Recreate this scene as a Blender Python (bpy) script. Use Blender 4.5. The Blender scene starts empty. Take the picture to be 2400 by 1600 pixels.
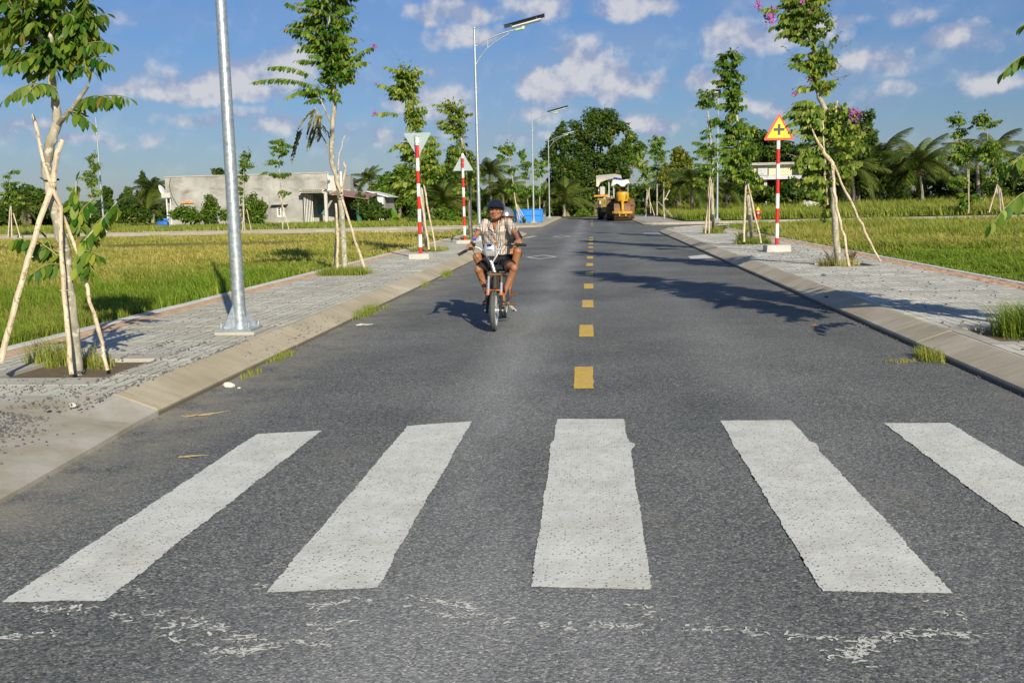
import bpy, bmesh, math, random
import numpy as np
from mathutils import Vector, Matrix, Quaternion
from math import radians, sin, cos, pi

SC = bpy.context.scene
COL = SC.collection

# ---------------------------------------------------------------- camera
cam_d = bpy.data.cameras.new('camera')
cam = bpy.data.objects.new('camera', cam_d)
COL.objects.link(cam)
cam_d.sensor_width = 36.0
cam_d.lens = 2333.0 / 2400.0 * 36.0
cam_d.clip_start = 0.1
cam_d.clip_end = 6000.0
cam.location = (0, 0, 1.41)
PITCH, YAW, ROLL = radians(7.828), radians(4.784), 0.022
cam.matrix_world = (Matrix.Translation((0, 0, 1.41)) @ Matrix.Rotation(YAW, 4, 'Z')
                    @ Matrix.Rotation(pi / 2 - PITCH, 4, 'X') @ Matrix.Rotation(-ROLL, 4, 'Z'))
SC.camera = cam

# ---------------------------------------------------------------- sun, sky, exposure
SUN_DIR = Vector((0.38, -0.925, 0)).normalized()
SUN_EL = radians(26.5)
sun_d = bpy.data.lights.new('sun', 'SUN')
sun_d.energy = 5.0
sun_d.angle = radians(0.5)
sun_d.color = (1.0, 0.89, 0.70)
sun = bpy.data.objects.new('sun', sun_d)
COL.objects.link(sun)
to_sun = Vector((SUN_DIR.x * cos(SUN_EL), SUN_DIR.y * cos(SUN_EL), sin(SUN_EL)))
sun.rotation_euler = to_sun.to_track_quat('Z', 'Y').to_euler()
sun.location = (10, -20, 20)

SC.view_settings.view_transform = 'Standard'
SC.view_settings.look = 'None'
SC.view_settings.gamma = 1.0
SC.view_settings.exposure = 0.31
SC.view_settings.use_curve_mapping = False
SC.cycles.max_bounces = 6
SC.cycles.transparent_max_bounces = 8

CLOUDS = [(-0.0362, 0.1148, 0.0396, 0.0175), (-0.0090, 0.1273, 0.0292, 0.0233), (0.0178, 0.1164, 0.0258, 0.0183), (-0.0551, 0.1125, 0.0242, 0.0133), (-0.0576, 0.0870, 0.0312, 0.0108),
          (-0.2993, 0.1307, 0.0312, 0.0200), (-0.3392, 0.1207, 0.0333, 0.0167), (-0.3933, 0.1162, 0.0312, 0.0142), (-0.3708, 0.1107, 0.0583, 0.0108), (-0.4438, 0.1096, 0.0242, 0.0108), (-0.3744, 0.0823, 0.0333, 0.0100),
          (-0.3098, 0.0815, 0.0292, 0.0125), (-0.5259, 0.0766, 0.0333, 0.0092), (-0.1783, 0.1066, 0.0312, 0.0183), (-0.1413, 0.0940, 0.0312, 0.0175), (-0.1246, 0.1627, 0.0375, 0.0117), (-0.1344, 0.1811, 0.0500, 0.0092),
          (-0.0515, 0.1884, 0.0375, 0.0142), (-0.0211, 0.1502, 0.0175, 0.0100), (0.0610, 0.1149, 0.0258, 0.0117), (0.0997, 0.1153, 0.0242, 0.0167), (0.1414, 0.1522, 0.0375, 0.0200), (0.1824, 0.1498, 0.0500, 0.0158),
          (0.2513, 0.1208, 0.0375, 0.0117), (0.2940, 0.1584, 0.0250, 0.0100), (0.3591, 0.0969, 0.0292, 0.0142), (0.2706, 0.0931, 0.0250, 0.0083), (0.0388, 0.1842, 0.0500, 0.0125), (0.0548, 0.0749, 0.0375, 0.0125),
          (-0.4697, 0.1733, 0.0458, 0.0083), (-0.3411, 0.0874, 0.0833, 0.0092), (-0.2045, 0.0725, 0.0750, 0.0100), (-0.4777, 0.0657, 0.0917, 0.0075), (-0.0370, 0.0653, 0.0750, 0.0083), (0.1479, 0.0875, 0.0667, 0.0083), (0.2243, 0.1564, 0.0375, 0.0092), (-0.1608, 0.1324, 0.0208, 0.0067), (0.3335, 0.1370, 0.0375, 0.0108)]

def make_world():
    w = bpy.data.worlds.new('World'); SC.world = w; w.use_nodes = True
    nt = w.node_tree; N = nt.nodes; L = nt.links; N.clear()
    out = N.new('ShaderNodeOutputWorld'); bg = N.new('ShaderNodeBackground')
    sky = N.new('ShaderNodeTexSky'); sky.sky_type = 'NISHITA'; sky.sun_disc = False
    sky.sun_elevation = SUN_EL; sky.sun_rotation = math.atan2(SUN_DIR.x, SUN_DIR.y)
    sky.air_density = 1.0; sky.dust_density = 0.3; sky.ozone_density = 2.2
    def M(op, a, b=None, c=None, clamp=False):
        n = N.new('ShaderNodeMath'); n.operation = op; n.use_clamp = clamp
        for i, v in enumerate((a, b, c)):
            if v is None: continue
            if isinstance(v, (int, float)): n.inputs[i].default_value = v
            else: L.new(v, n.inputs[i])
        return n.outputs[0]
    geo = N.new('ShaderNodeTexCoord'); sep = N.new('ShaderNodeSeparateXYZ')
    L.new(geo.outputs['Generated'], sep.inputs[0])
    x, y, z = sep.outputs
    az = M('ARCTAN2', x, y); el = M('ARCSINE', z)
    comb = N.new('ShaderNodeCombineXYZ'); L.new(az, comb.inputs[0]); L.new(el, comb.inputs[1])
    def fbm(off, scale, detail, sy=1.0):
        mp = N.new('ShaderNodeMapping'); mp.inputs['Location'].default_value = off
        mp.inputs['Scale'].default_value = (1, sy, 1)
        L.new(comb.outputs[0], mp.inputs[0])
        n = N.new('ShaderNodeTexNoise'); n.inputs['Scale'].default_value = scale
        n.inputs['Detail'].default_value = detail; n.inputs['Roughness'].default_value = 0.53
        L.new(mp.outputs[0], n.inputs['Vector'])
        return n.outputs[0]
    # domain-warped positions so that the cloud edges curl
    wn = N.new('ShaderNodeTexNoise'); wn.inputs['Scale'].default_value = 26; wn.inputs['Detail'].default_value = 4
    L.new(comb.outputs[0], wn.inputs['Vector'])
    ws = N.new('ShaderNodeVectorMath'); ws.operation = 'SUBTRACT'; ws.inputs[1].default_value = (.5, .5, .5)
    L.new(wn.outputs['Color'], ws.inputs[0])
    wm = N.new('ShaderNodeVectorMath'); wm.operation = 'MULTIPLY'; wm.inputs[1].default_value = (.055, .035, 0)
    L.new(ws.outputs[0], wm.inputs[0])
    wa = N.new('ShaderNodeVectorMath'); wa.operation = 'ADD'
    L.new(comb.outputs[0], wa.inputs[0]); L.new(wm.outputs[0], wa.inputs[1])
    field = None
    for i, (ca, ce, ra, re) in enumerate(CLOUDS):
        s = N.new('ShaderNodeVectorMath'); s.operation = 'SUBTRACT'; s.inputs[1].default_value = (ca, ce, 0)
        L.new(wa.outputs[0], s.inputs[0])
        m = N.new('ShaderNodeVectorMath'); m.operation = 'MULTIPLY'; m.inputs[1].default_value = (.87 / ra, .85 / re, 0)
        L.new(s.outputs[0], m.inputs[0])
        l = N.new('ShaderNodeVectorMath'); l.operation = 'LENGTH'; L.new(m.outputs[0], l.inputs[0])
        big = 1.0 if ra * re * 2400 ** 2 > 2300 else 0.8
        amp = big * (1.6 if i < 4 or i in (5, 6, 8) else (.80 if ra * 2400 > 150 else 1.18))
        v = M('MULTIPLY_ADD', l.outputs['Value'], -0.85 * amp, 1.12 * amp)
        field = v if field is None else M('SMOOTH_MAX', field, v, 0.15)
    generic = M('MULTIPLY_ADD', fbm((3, 1, 0), 3.5, 3, 2.2), 2.2, -1.05)
    outside = M('SUBTRACT', M('ABSOLUTE', M('ADD', az, 0.08)), 0.56)
    outside = M('MULTIPLY', outside, 6.0, clamp=True)
    above = M('MULTIPLY', M('SUBTRACT', el, 0.24), 6.0, clamp=True)
    gen = M('MULTIPLY', generic, M('MAXIMUM', outside, above))
    field = M('MAXIMUM', field, gen)
    fine = fbm((0, 0, 0), 30, 9)
    fine2 = fbm((0.004, -0.012, 0), 30, 6)
    dens = M('ADD', field, M('MULTIPLY_ADD', fine, 1.65, -.90))
    alpha = N.new('ShaderNodeMapRange'); alpha.interpolation_type = 'SMOOTHSTEP'
    alpha.inputs['From Min'].default_value = 0.05; alpha.inputs['From Max'].default_value = 0.92
    alpha.inputs['To Max'].default_value = 0.90
    L.new(dens, alpha.inputs[0])
    thin = fbm((5, 2, 0), 6, 6, 3.0)
    veil = N.new('ShaderNodeMapRange'); veil.inputs['From Min'].default_value = 0.38; veil.inputs['From Max'].default_value = 0.66
    veil.inputs['To Max'].default_value = 0.32; L.new(thin, veil.inputs[0])
    a = M('MAXIMUM', alpha.outputs[0], veil.outputs[0])
    # tops catch the light, bases stay blue grey
    lit = M('MULTIPLY_ADD', M('SUBTRACT', fine, fine2), 4.5, M('MULTIPLY', dens, 0.62), clamp=True)
    cc = N.new('ShaderNodeMix'); cc.data_type = 'RGBA'
    cc.inputs[6].default_value = (4.5, 5.3, 7.6, 1); cc.inputs[7].default_value = (9.0, 9.0, 9.5, 1)
    L.new(lit, cc.inputs[0])
    # tint of the sky towards the photo's clear tropical blue
    tint = N.new('ShaderNodeMix'); tint.data_type = 'RGBA'; tint.blend_type = 'MULTIPLY'
    tint.inputs[0].default_value = 1.0
    tc = N.new('ShaderNodeMix'); tc.data_type = 'RGBA'
    tc.inputs[6].default_value = (0.58, 0.66, 0.86, 1); tc.inputs[7].default_value = (0.60, 0.92, 1.34, 1)
    L.new(M('MULTIPLY', el, 3.4, clamp=True), tc.inputs[0]); L.new(tc.outputs[2], tint.inputs[7])
    L.new(sky.outputs[0], tint.inputs[6])
    mx = N.new('ShaderNodeMix'); mx.data_type = 'RGBA'
    L.new(a, mx.inputs[0]); L.new(tint.outputs[2], mx.inputs[6]); L.new(cc.outputs[2], mx.inputs[7])
    L.new(mx.outputs[2], bg.inputs[0]); bg.inputs[1].default_value = 0.058
    L.new(bg.outputs[0], out.inputs[0])
make_world()

# ---------------------------------------------------------------- materials
MATS = {}
class NT:
    def __init__(s, name):
        s.m = bpy.data.materials.new(name); s.m.use_nodes = True
        s.t = s.m.node_tree; s.N = s.t.nodes; s.L = s.t.links
        s.p = s.N['Principled BSDF']; s.out = s.N['Material Output']
        s._o = None
    def obj(s):
        if s._o is None:
            s._o = s.N.new('ShaderNodeTexCoord')
        return s._o.outputs['Object']
    def wpos(s):
        g = s.N.new('ShaderNodeNewGeometry'); return g.outputs['Position']
    def put(s, v, sock):
        if isinstance(v, (int, float)): sock.default_value = v
        elif isinstance(v, tuple): sock.default_value = v if len(v) != 3 or sock.type == 'VECTOR' else (*v, 1)
        else: s.L.new(v, sock)
    def noise(s, scale, detail=4, rough=.55, vec=None, stretch=None, dist=0):
        n = s.N.new('ShaderNodeTexNoise'); n.inputs['Scale'].default_value = scale
        n.inputs['Detail'].default_value = detail; n.inputs['Roughness'].default_value = rough
        n.inputs['Distortion'].default_value = dist
        v = vec if vec is not None else s.obj()
        if stretch:
            mp = s.N.new('ShaderNodeMapping'); mp.inputs['Scale'].default_value = stretch
            s.L.new(v, mp.inputs[0]); v = mp.outputs[0]
        s.L.new(v, n.inputs['Vector'])
        return n.outputs[0]
    def voro(s, scale, feature='F1', vec=None, out='Distance', rnd=1.0):
        n = s.N.new('ShaderNodeTexVoronoi'); n.feature = feature; n.inputs['Scale'].default_value = scale
        n.inputs['Randomness'].default_value = rnd
        s.L.new(vec if vec is not None else s.obj(), n.inputs['Vector'])
        return n.outputs[out]
    def ramp(s, fac, stops, interp='LINEAR'):
        r = s.N.new('ShaderNodeValToRGB'); r.color_ramp.interpolation = interp
        e = r.color_ramp.elements
        while len(e) < len(stops): e.new(0.5)
        for el, (p, c) in zip(e, stops):
            el.position = p; el.color = (*c, 1) if len(c) == 3 else c
        s.L.new(fac, r.inputs[0]); return r.outputs[0]
    def rng(s, v, a, b, c=0., d=1.):
        r = s.N.new('ShaderNodeMapRange'); r.inputs[1].default_value = a; r.inputs[2].default_value = b
        r.inputs[3].default_value = c; r.inputs[4].default_value = d
        s.L.new(v, r.inputs[0]); return r.outputs[0]
    def mix(s, f, a, b, mode='MIX'):
        n = s.N.new('ShaderNodeMix'); n.data_type = 'RGBA'; n.blend_type = mode
        s.put(f, n.inputs[0]); s.put(a, n.inputs[6]); s.put(b, n.inputs[7]); return n.outputs[2]
    def math(s, op, a, b=0., c=None, clamp=False):
        n = s.N.new('ShaderNodeMath'); n.operation = op; n.use_clamp = clamp
        s.put(a, n.inputs[0]); s.put(b, n.inputs[1])
        if c is not None: s.put(c, n.inputs[2])
        return n.outputs[0]
    def bump(s, h, strength=.3, dist=.01):
        b = s.N.new('ShaderNodeBump'); b.inputs['Strength'].default_value = strength
        b.inputs['Distance'].default_value = dist; s.L.new(h, b.inputs['Height'])
        s.L.new(b.outputs[0], s.p.inputs['Normal']); return b
    def sep(s, v):
        n = s.N.new('ShaderNodeSeparateXYZ'); s.L.new(v, n.inputs[0]); return n.outputs
    def rand(s):
        g = s.N.new('ShaderNodeNewGeometry'); o = s.N.new('ShaderNodeObjectInfo')
        return s.math('FRACT', s.math('ADD', g.outputs['Random Per Island'], o.outputs['Random']))
    def attr(s, name):
        a = s.N.new('ShaderNodeAttribute'); a.attribute_name = name; return a.outputs['Fac']
    def done(s, col=None, rough=None, metal=None, spec=None):
        if col is not None: s.put(col, s.p.inputs['Base Color'])
        if rough is not None: s.put(rough, s.p.inputs['Roughness'])
        if metal is not None: s.put(metal, s.p.inputs['Metallic'])
        if spec is not None: s.p.inputs['Specular IOR Level'].default_value = spec
        MATS[s.m.name] = s.m; return s.m

def simple(name, col, rough=.6, metal=0., var=.12, scale=8., bump=.0, spec=None):
    """a plain coat with a little mottling"""
    m = NT(name)
    n = m.noise(scale, 5)
    dark = tuple(c * (1 - var) for c in col); light = tuple(min(1, c * (1 + var)) for c in col)
    c = m.mix(n, dark, light)
    if bump: m.bump(m.noise(scale * 6, 4), bump, .005)
    return m.done(c, rough, metal, spec)

def mat_asphalt():
    m = NT('asphalt')
    v = m.obj()
    cell = m.voro(125, 'F1', v, 'Color')
    big = m.voro(66, 'F1', v, 'Color')
    g = m.sep(cell)[0]; gb = m.sep(big)[1]
    stone = m.ramp(g, [(0, (.022, .028, .032)), (.35, (.098, .112, .113)), (.75, (.19, .20, .19)), (.90, (.36, .35, .31)), (1, (.55, .53, .48))])
    stone2 = m.ramp(gb, [(0, (.020, .026, .032)), (.55, (.105, .117, .113)), (1, (.28, .28, .25))])
    base = m.mix(.42, stone, stone2)
    x, y, z = m.sep(v); y_ = y
    dusty = m.ramp(g, [(0, (.16, .17, .172)), (.5, (.27, .28, .278)), (.85, (.345, .35, .34)), (1, (.55, .545, .51))])
    lowf = m.rng(m.noise(.42, 4, .6), .35, .65)
    base = m.mix(m.math('MULTIPLY', lowf, .42), base, (.034, .041, .046))
    # dusty, traffic polished bands along the lanes and dust gathered at the left kerb
    drift = m.math('MULTIPLY_ADD', m.noise(.35, 3), .5, -.25)
    def band(c, w):
        d = m.math('ABSOLUTE', m.math('SUBTRACT', m.math('ADD', x, drift), c))
        return m.math('SUBTRACT', 1., m.math('DIVIDE', d, w), clamp=True)
    tr = m.math('MAXIMUM', band(-.72, .50), m.math('MULTIPLY', band(1.25, .5), .38))
    tr = m.math('MAXIMUM', tr, m.math('MULTIPLY', m.math('MULTIPLY', band(-.4, 1.3), m.rng(y_, 5.2, 3.2)), 1.3))
    tr = m.math('MULTIPLY', tr, m.rng(m.noise(1.3, 5, .6, stretch=(1, .22, 1)), .25, .6))
    base = m.mix(m.math('MULTIPLY', tr, .80, clamp=True), base, dusty)
    big_patch = m.rng(m.noise(.55, 5, .62), .42, .72)
    base = m.mix(m.math('MULTIPLY', big_patch, .28), base, dusty)
    edge = m.math('MULTIPLY', m.rng(x, -2.2, -3.05), m.rng(m.noise(2.2, 6, .65), .35, .6))
    base = m.mix(m.math('MULTIPLY', edge, .8), base, (.30, .275, .21))
    edge2 = m.math('MULTIPLY', m.rng(x, 2.7, 3.05), m.rng(m.noise(3.2, 5), .4, .7))
    base = m.mix(m.math('MULTIPLY', edge2, .3), base, (.25, .23, .19))
    dust = m.math('MULTIPLY', m.rng(m.noise(1.1, 7, .65, stretch=(1, .6, 1)), .56, .72), m.rng(y, 12, 4))
    base = m.mix(m.math('MULTIPLY', dust, .38), base, (.25, .23, .185))
    h = m.math('ADD', m.math('MULTIPLY', m.voro(125, 'F1', v), -1.), m.math('MULTIPLY', m.voro(66, 'F1', v), -1.1))
    h = m.math('ADD', h, m.math('MULTIPLY', m.noise(9, 4), .8))
    m.bump(h, .5, .004)
    return m.done(base, .78, spec=.35)

def mat_paint(name, col, pit):
    m = NT(name)
    v = m.obj()
    n = m.noise(5, 6, .6)
    c = m.mix(m.rng(n, .35, .75), col, tuple(k * .80 for k in col))
    d = m.rng(m.noise(2.2, 7, .7), .48, .75)
    c = m.mix(m.math('MULTIPLY', d, .55), c, (.40, .37, .28))
    d2 = m.rng(m.noise(26, 5, .7, stretch=(1, .35, 1)), .5, .75)
    c = m.mix(m.math('MULTIPLY', d2, .35), c, (.34, .34, .32))
    # stones that the paint missed
    f = m.voro(66, 'F1', v)
    rnd = m.sep(m.voro(66, 'F1', v, 'Color'))[0]
    hole = m.math('MULTIPLY', m.math('LESS_THAN', f, .30), m.math('LESS_THAN', m.math('ADD', rnd, m.math('MULTIPLY', m.noise(3, 3), -.25)), pit))
    c = m.mix(m.math('MULTIPLY', hole, .85), c, (.055, .06, .065))
    h = m.math('ADD', m.math('MULTIPLY', m.voro(95, 'F1', v), -.5), m.math('MULTIPLY', m.voro(42, 'F1', v), -.7))
    m.bump(h, .4, .004)
    return m.done(c, .62)

def mat_tile(name, col, groove=True):
    m = NT(name)
    r = m.rand()
    w = m.wpos()
    c = m.mix(r, tuple(k * .82 for k in col), tuple(min(1, k * 1.13) for k in col))
    st = m.rng(m.noise(1.1, 6, .62, vec=w), .38, .72)
    xx = m.sep(w)[0]
    c = m.mix(m.math('MULTIPLY', m.rng(xx, -3.2, -3.4, 0, .35), m.rng(m.noise(.6, 5, vec=w), .3, .6)), c, (.36, .34, .22))
    c = m.mix(m.math('MULTIPLY', st, .38), c, (.34, .30, .20))
    sp = m.rng(m.noise(60, 3, .6, vec=w), .62, .74)
    c = m.mix(m.math('MULTIPLY', sp, .12), c, (.12, .12, .11))
    h = m.noise(120, 3, vec=w)
    if groove:
        x, y, z = m.sep(m.obj())
        gx = m.math('ABSOLUTE', m.math('SUBTRACT', m.math('FRACT', m.math('MULTIPLY_ADD', x, 10.0, .5)), .5))
        br = m.rng(m.noise(7, 2, vec=w, stretch=(8, 1, 1)), .44, .50)
        g = m.math('MULTIPLY', m.math('LESS_THAN', gx, .075), br)
        c = m.mix(m.math('MULTIPLY', g, .92), c, (.07, .07, .06))
        h = m.math('SUBTRACT', h, m.math('MULTIPLY', g, 2.))
    m.bump(h, .3, .003)
    return m.done(c, .85, spec=.25)

def mat_kerb():
    m = NT('kerb_concrete')
    w = m.wpos()
    n = m.noise(1.2, 6, .6, vec=w)
    c = m.mix(m.rng(n, .3, .7), (.38, .335, .235), (.60, .55, .44))
    streak = m.rng(m.noise(5, 4, .6, vec=w, stretch=(.3, 2.2, 1)), .45, .72)
    c = m.mix(m.math('MULTIPLY', streak, .4), c, (.27, .21, .13))
    sp = m.rng(m.noise(45, 3, vec=w), .60, .72)
    c = m.mix(m.math('MULTIPLY', sp, .35), c, (.14, .13, .11))
    z = m.sep(w)[2]
    near_l = m.math('MULTIPLY', m.rng(m.sep(w)[0], -2.5, -2.9, 0, .5), m.rng(m.noise(.8, 5, vec=w), .3, .65))
    c = m.mix(near_l, c, (.33, .29, .19))
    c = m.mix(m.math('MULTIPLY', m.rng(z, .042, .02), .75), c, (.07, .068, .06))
    m.bump(m.noise(70, 4, vec=w), .35, .004)
    return m.done(c, .9, spec=.2)

def mat_concrete(name, a, b, scale=2., bump=.3):
    m = NT(name)
    w = m.wpos()
    c = m.mix(m.rng(m.noise(scale, 7, .65, vec=w), .3, .7), a, b)
    c = m.mix(m.math('MULTIPLY', m.rng(m.noise(scale * 14, 3, vec=w), .6, .75), .3), c, tuple(k * .4 for k in a))
    m.bump(m.noise(60, 4, vec=w), bump, .004)
    return m.done(c, .9, spec=.2)

def mat_leaf(name, dark, light, dry=(.30, .20, .06), pdry=.03, trans=.3, gloss=.45):
    m = NT(name)
    r = m.rand()
    c = m.ramp(r, [(0, dark), (.35, tuple(a * .8 + b * .2 for a, b in zip(dark, light))), (.7, tuple((a + b) / 2 for a, b in zip(dark, light))), (1 - pdry * 2, light), (1 - pdry, dry)])
    big = m.noise(.9, 2, vec=m.wpos())
    c = m.mix(m.math('MULTIPLY', m.rng(big, .35, .65), .45), c, tuple(k * .62 for k in dark))
    geo = m.N.new('ShaderNodeNewGeometry')
    c2 = m.mix(m.math('MULTIPLY', geo.outputs['Backfacing'], .55), c, tuple(min(1, k * 1.15 + .02) for k in light))
    m.put(c2, m.p.inputs['Base Color']); m.p.inputs['Roughness'].default_value = gloss
    m.p.inputs['Specular IOR Level'].default_value = .22
    tr = m.N.new('ShaderNodeBsdfTranslucent'); m.L.new(c2, tr.inputs[0])
    ms = m.N.new('ShaderNodeMixShader'); ms.inputs[0].default_value = trans
    m.L.new(m.p.outputs[0], ms.inputs[1]); m.L.new(tr.outputs[0], ms.inputs[2])
    m.L.new(ms.outputs[0], m.out.inputs[0])
    MATS[name] = m.m; return m.m

def mat_grass():
    m = NT('grass_blades')
    t = m.attr('tint')
    r = m.rand()
    green = m.mix(r, (.085, .19, .012), (.25, .35, .030))
    straw = m.mix(r, (.33, .31, .055), (.56, .47, .15))
    c = m.mix(t, green, straw)
    m.put(c, m.p.inputs['Base Color']); m.p.inputs['Roughness'].default_value = .6
    m.p.inputs['Specular IOR Level'].default_value = .25
    tr = m.N.new('ShaderNodeBsdfTranslucent'); m.L.new(c, tr.inputs[0])
    ms = m.N.new('ShaderNodeMixShader'); ms.inputs[0].default_value = .35
    m.L.new(m.p.outputs[0], ms.inputs[1]); m.L.new(tr.outputs[0], ms.inputs[2])
    m.L.new(ms.outputs[0], m.out.inputs[0])
    MATS['grass_blades'] = m.m; return m.m

def mat_soil():
    m = NT('field_soil')
    w = m.wpos()
    c = m.mix(m.rng(m.noise(.25, 6, .6, vec=w), .35, .65), (.16, .17, .035), (.32, .25, .09))
    c = m.mix(m.math('MULTIPLY', m.rng(m.noise(3., 6, .7, vec=w), .45, .65), .5), c, (.085, .075, .035))
    m.bump(m.noise(12, 5, vec=w), .6, .05)
    return m.done(c, .95, spec=.1)

def mat_bark(name, a, b, scale=9, spots=None):
    m = NT(name)
    v = m.wpos()
    n = m.noise(scale, 6, .65, vec=v, stretch=(1, 1, .45))
    c = m.mix(m.rng(n, .35, .65), a, b)
    if spots:
        sp = m.rng(m.noise(scale * 2.2, 4, .6, vec=v), .55, .62)
        c = m.mix(sp, c, spots)
    m.bump(m.noise(scale * 5, 5, vec=v, stretch=(1, 1, .3)), .6, .006)
    return m.done(c, .85, spec=.2)

def mat_galv():
    m = NT('galvanised_steel')
    v = m.obj()
    n = m.voro(38, 'F1', v, 'Color')
    c = m.mix(m.sep(n)[0], (.40, .46, .50), (.56, .62, .65))
    sp = m.math('MULTIPLY', m.rng(m.noise(14, 6, .7), .60, .66), .8)
    c = m.mix(sp, c, (.80, .83, .84))
    m.bump(m.noise(16, 4), .12, .004)
    r = m.rng(m.noise(20, 4), .3, .7, .32, .5)
    return m.done(c, r, .72)

def mat_wall():
    m = NT('raw_render_wall')
    w = m.wpos()
    c = m.mix(m.rng(m.noise(.55, 7, .6, vec=w), .32, .68), (.25, .25, .235), (.45, .455, .435))
    st = m.rng(m.noise(.9, 6, .7, vec=w, stretch=(.6, 1, 1.3), dist=.6), .52, .70)
    c = m.mix(m.math('MULTIPLY', st, .75), c, (.17, .145, .09))
    dr = m.rng(m.noise(2.4, 4, .6, vec=w, stretch=(1.6, 1, .12)), .56, .74)
    c = m.mix(m.math('MULTIPLY', dr, .35), c, (.20, .18, .135))
    m.bump(m.noise(9, 6, vec=w), .35, .02)
    return m.done(c, .92, spec=.15)

def mat_shirt():
    """tan checked cloth: black and white bars both ways and thin red lines"""
    m = NT('checked_cloth')
    x, y, z = m.sep(m.obj())
    def wave(c, per, wid, off):
        f = m.math('ABSOLUTE', m.math('SUBTRACT', m.math('FRACT', m.math('MULTIPLY_ADD', c, 1 / per, off)), .5))
        return m.math('LESS_THAN', f, wid)
    base = (.52, .46, .40)
    c = m.mix(m.math('MULTIPLY', wave(x, .098, .022, .0), .4), base, (.42, .12, .10))
    c = m.mix(m.math('MULTIPLY', wave(z, .098, .022, .0), .4), c, (.42, .12, .10))
    for ax in (x, z):
        k = 1.0 if ax is x else .38
        c = m.mix(m.math('MULTIPLY', wave(ax, .098, .22, .5), k), c, (.020, .016, .025))
        c = m.mix(m.math('MULTIPLY', wave(ax, .098, .13, .5), k), c, (.80, .76, .70))
        c = m.mix(m.math('MULTIPLY', wave(ax, .098, .055, .5), k), c, (.03, .025, .03))
    m.bump(m.noise(26, 4), .5, .012)
    return m.done(c, .85, spec=.2)

mat_asphalt(); mat_paint('white_road_paint', (.68, .70, .64), .19); mat_paint('yellow_road_paint', (.70, .47, .06), .12)
mat_tile('grey_tile', (.55, .555, .50)); mat_tile('pink_tile', (.60, .385, .26), False)
mat_kerb()
mat_concrete('joint_dirt', (.12, .115, .085), (.22, .21, .16)); mat_concrete('concrete', (.40, .40, .37), (.56, .55, .51)); mat_concrete('dusty_slab', (.27, .24, .165), (.44, .435, .40), 2.2)
mat_concrete('border_concrete', (.50, .52, .50), (.64, .65, .62))
mat_concrete('weathered_concrete', (.33, .32, .28), (.46, .45, .40))
mat_leaf('street_leaf', (.018, .105, .006), (.29, .365, .04), trans=.30, gloss=.5, pdry=.012)
mat_leaf('street_leaf_pale', (.045, .14, .010), (.42, .46, .075), trans=.34, pdry=.008, gloss=.5)
mat_leaf('dry_leaf', (.10, .10, .025), (.34, .29, .07), pdry=.15)
mat_leaf('wood_leaf', (.012, .050, .005), (.12, .18, .016), pdry=.01, trans=.2, gloss=.55)
mat_leaf('wood_leaf_bright', (.030, .10, .006), (.20, .28, .025), pdry=.01, trans=.25, gloss=.5)
mat_leaf('yellow_leaf', (.07, .11, .01), (.28, .29, .03), pdry=.02)
mat_leaf('palm_leaf', (.016, .050, .004), (.12, .165, .018), dry=(.34, .26, .08), pdry=.06, trans=.25, gloss=.4)
mat_leaf('banana_leaf', (.10, .24, .01), (.22, .40, .03), pdry=0.01)
mat_leaf('flower_petal', (.34, .06, .30), (.62, .22, .55), dry=(.6, .4, .5), trans=.3)
mat_grass(); mat_soil()
mat_bark('pale_bark', (.20, .185, .125), (.44, .42, .34), 9, (.50, .49, .42))
mat_bark('wood_bark', (.12, .095, .06), (.28, .24, .17), 5)
mat_bark('stake_wood', (.44, .36, .25), (.70, .60, .45), 12, (.34, .26, .18))
mat_bark('palm_bark', (.20, .18, .14), (.38, .35, .28), 6)
mat_galv(); mat_wall(); mat_shirt()
simple('white_enamel', (.80, .80, .78), .35, var=.05); simple('red_enamel', (.56, .028, .022), .35, var=.08)
simple('sign_red', (.72, .07, .025), .4, var=.04); simple('sign_yellow', (.86, .58, .01), .4, var=.03)
simple('sign_black', (.035, .04, .045), .5); simple('sign_back', (.42, .52, .53), .45, .35, var=.15, scale=5)
simple('black_rubber', (.022, .022, .024), .75); simple('tyre_rubber', (.10, .115, .11), .85, var=.3, scale=30)
simple('black_plastic', (.018, .018, .02), .35); simple('chrome', (.78, .77, .75), .32, .85, var=.05)
simple('satin_silver', (.62, .63, .65), .3, .6, var=.06); simple('orange_metal', (.62, .19, .03), .35, .3)
simple('gold_metal', (.75, .50, .08), .25, .9); simple('white_rim', (.82, .83, .82), .35)
simple('dark_teal', (.02, .06, .075), .4); simple('dark_maroon', (.10, .015, .018), .4)
simple('eye_shaded', (.16, .13, .11), .3); simple('skin_boy', (.30, .135, .068), .5, var=.10, scale=10); simple('skin_passenger', (.30, .135, .06), .5, var=.10, scale=10)
simple('green_twig', (.22, .22, .07), .7); simple('lips', (.26, .08, .055), .45); simple('hair', (.012, .010, .009), .6)
simple('helmet_navy', (.010, .013, .028), .32, var=.25, scale=14); simple('helmet_silver', (.42, .43, .45), .3, .75)
simple('black_cloth', (.014, .014, .017), .9, bump=.5, scale=12); simple('sandal_rubber', (.10, .095, .075), .8)
simple('blue_plastic', (.02, .22, .72), .45, var=.08, scale=3); simple('bell_blue', (.03, .06, .65), .3)
simple('display_navy', (.012, .02, .10), .25); simple('machine_yellow', (.52, .29, .012), .45, var=.22, scale=5); simple('machine_shaded', (.26, .20, .035), .6, var=.3, scale=4); simple('dark_soil', (.13, .095, .05), .95, var=.4, scale=14, bump=.6); simple('rust_brown', (.17, .085, .035), .8, var=.35, scale=3, bump=.3)  # compactor yellow: dull paint with shade mixed into the colour
simple('rusty_steel', (.22, .13, .065), .7, .2, var=.35, scale=4); simple('canvas_white', (.62, .61, .58), .8, var=.06)
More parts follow.
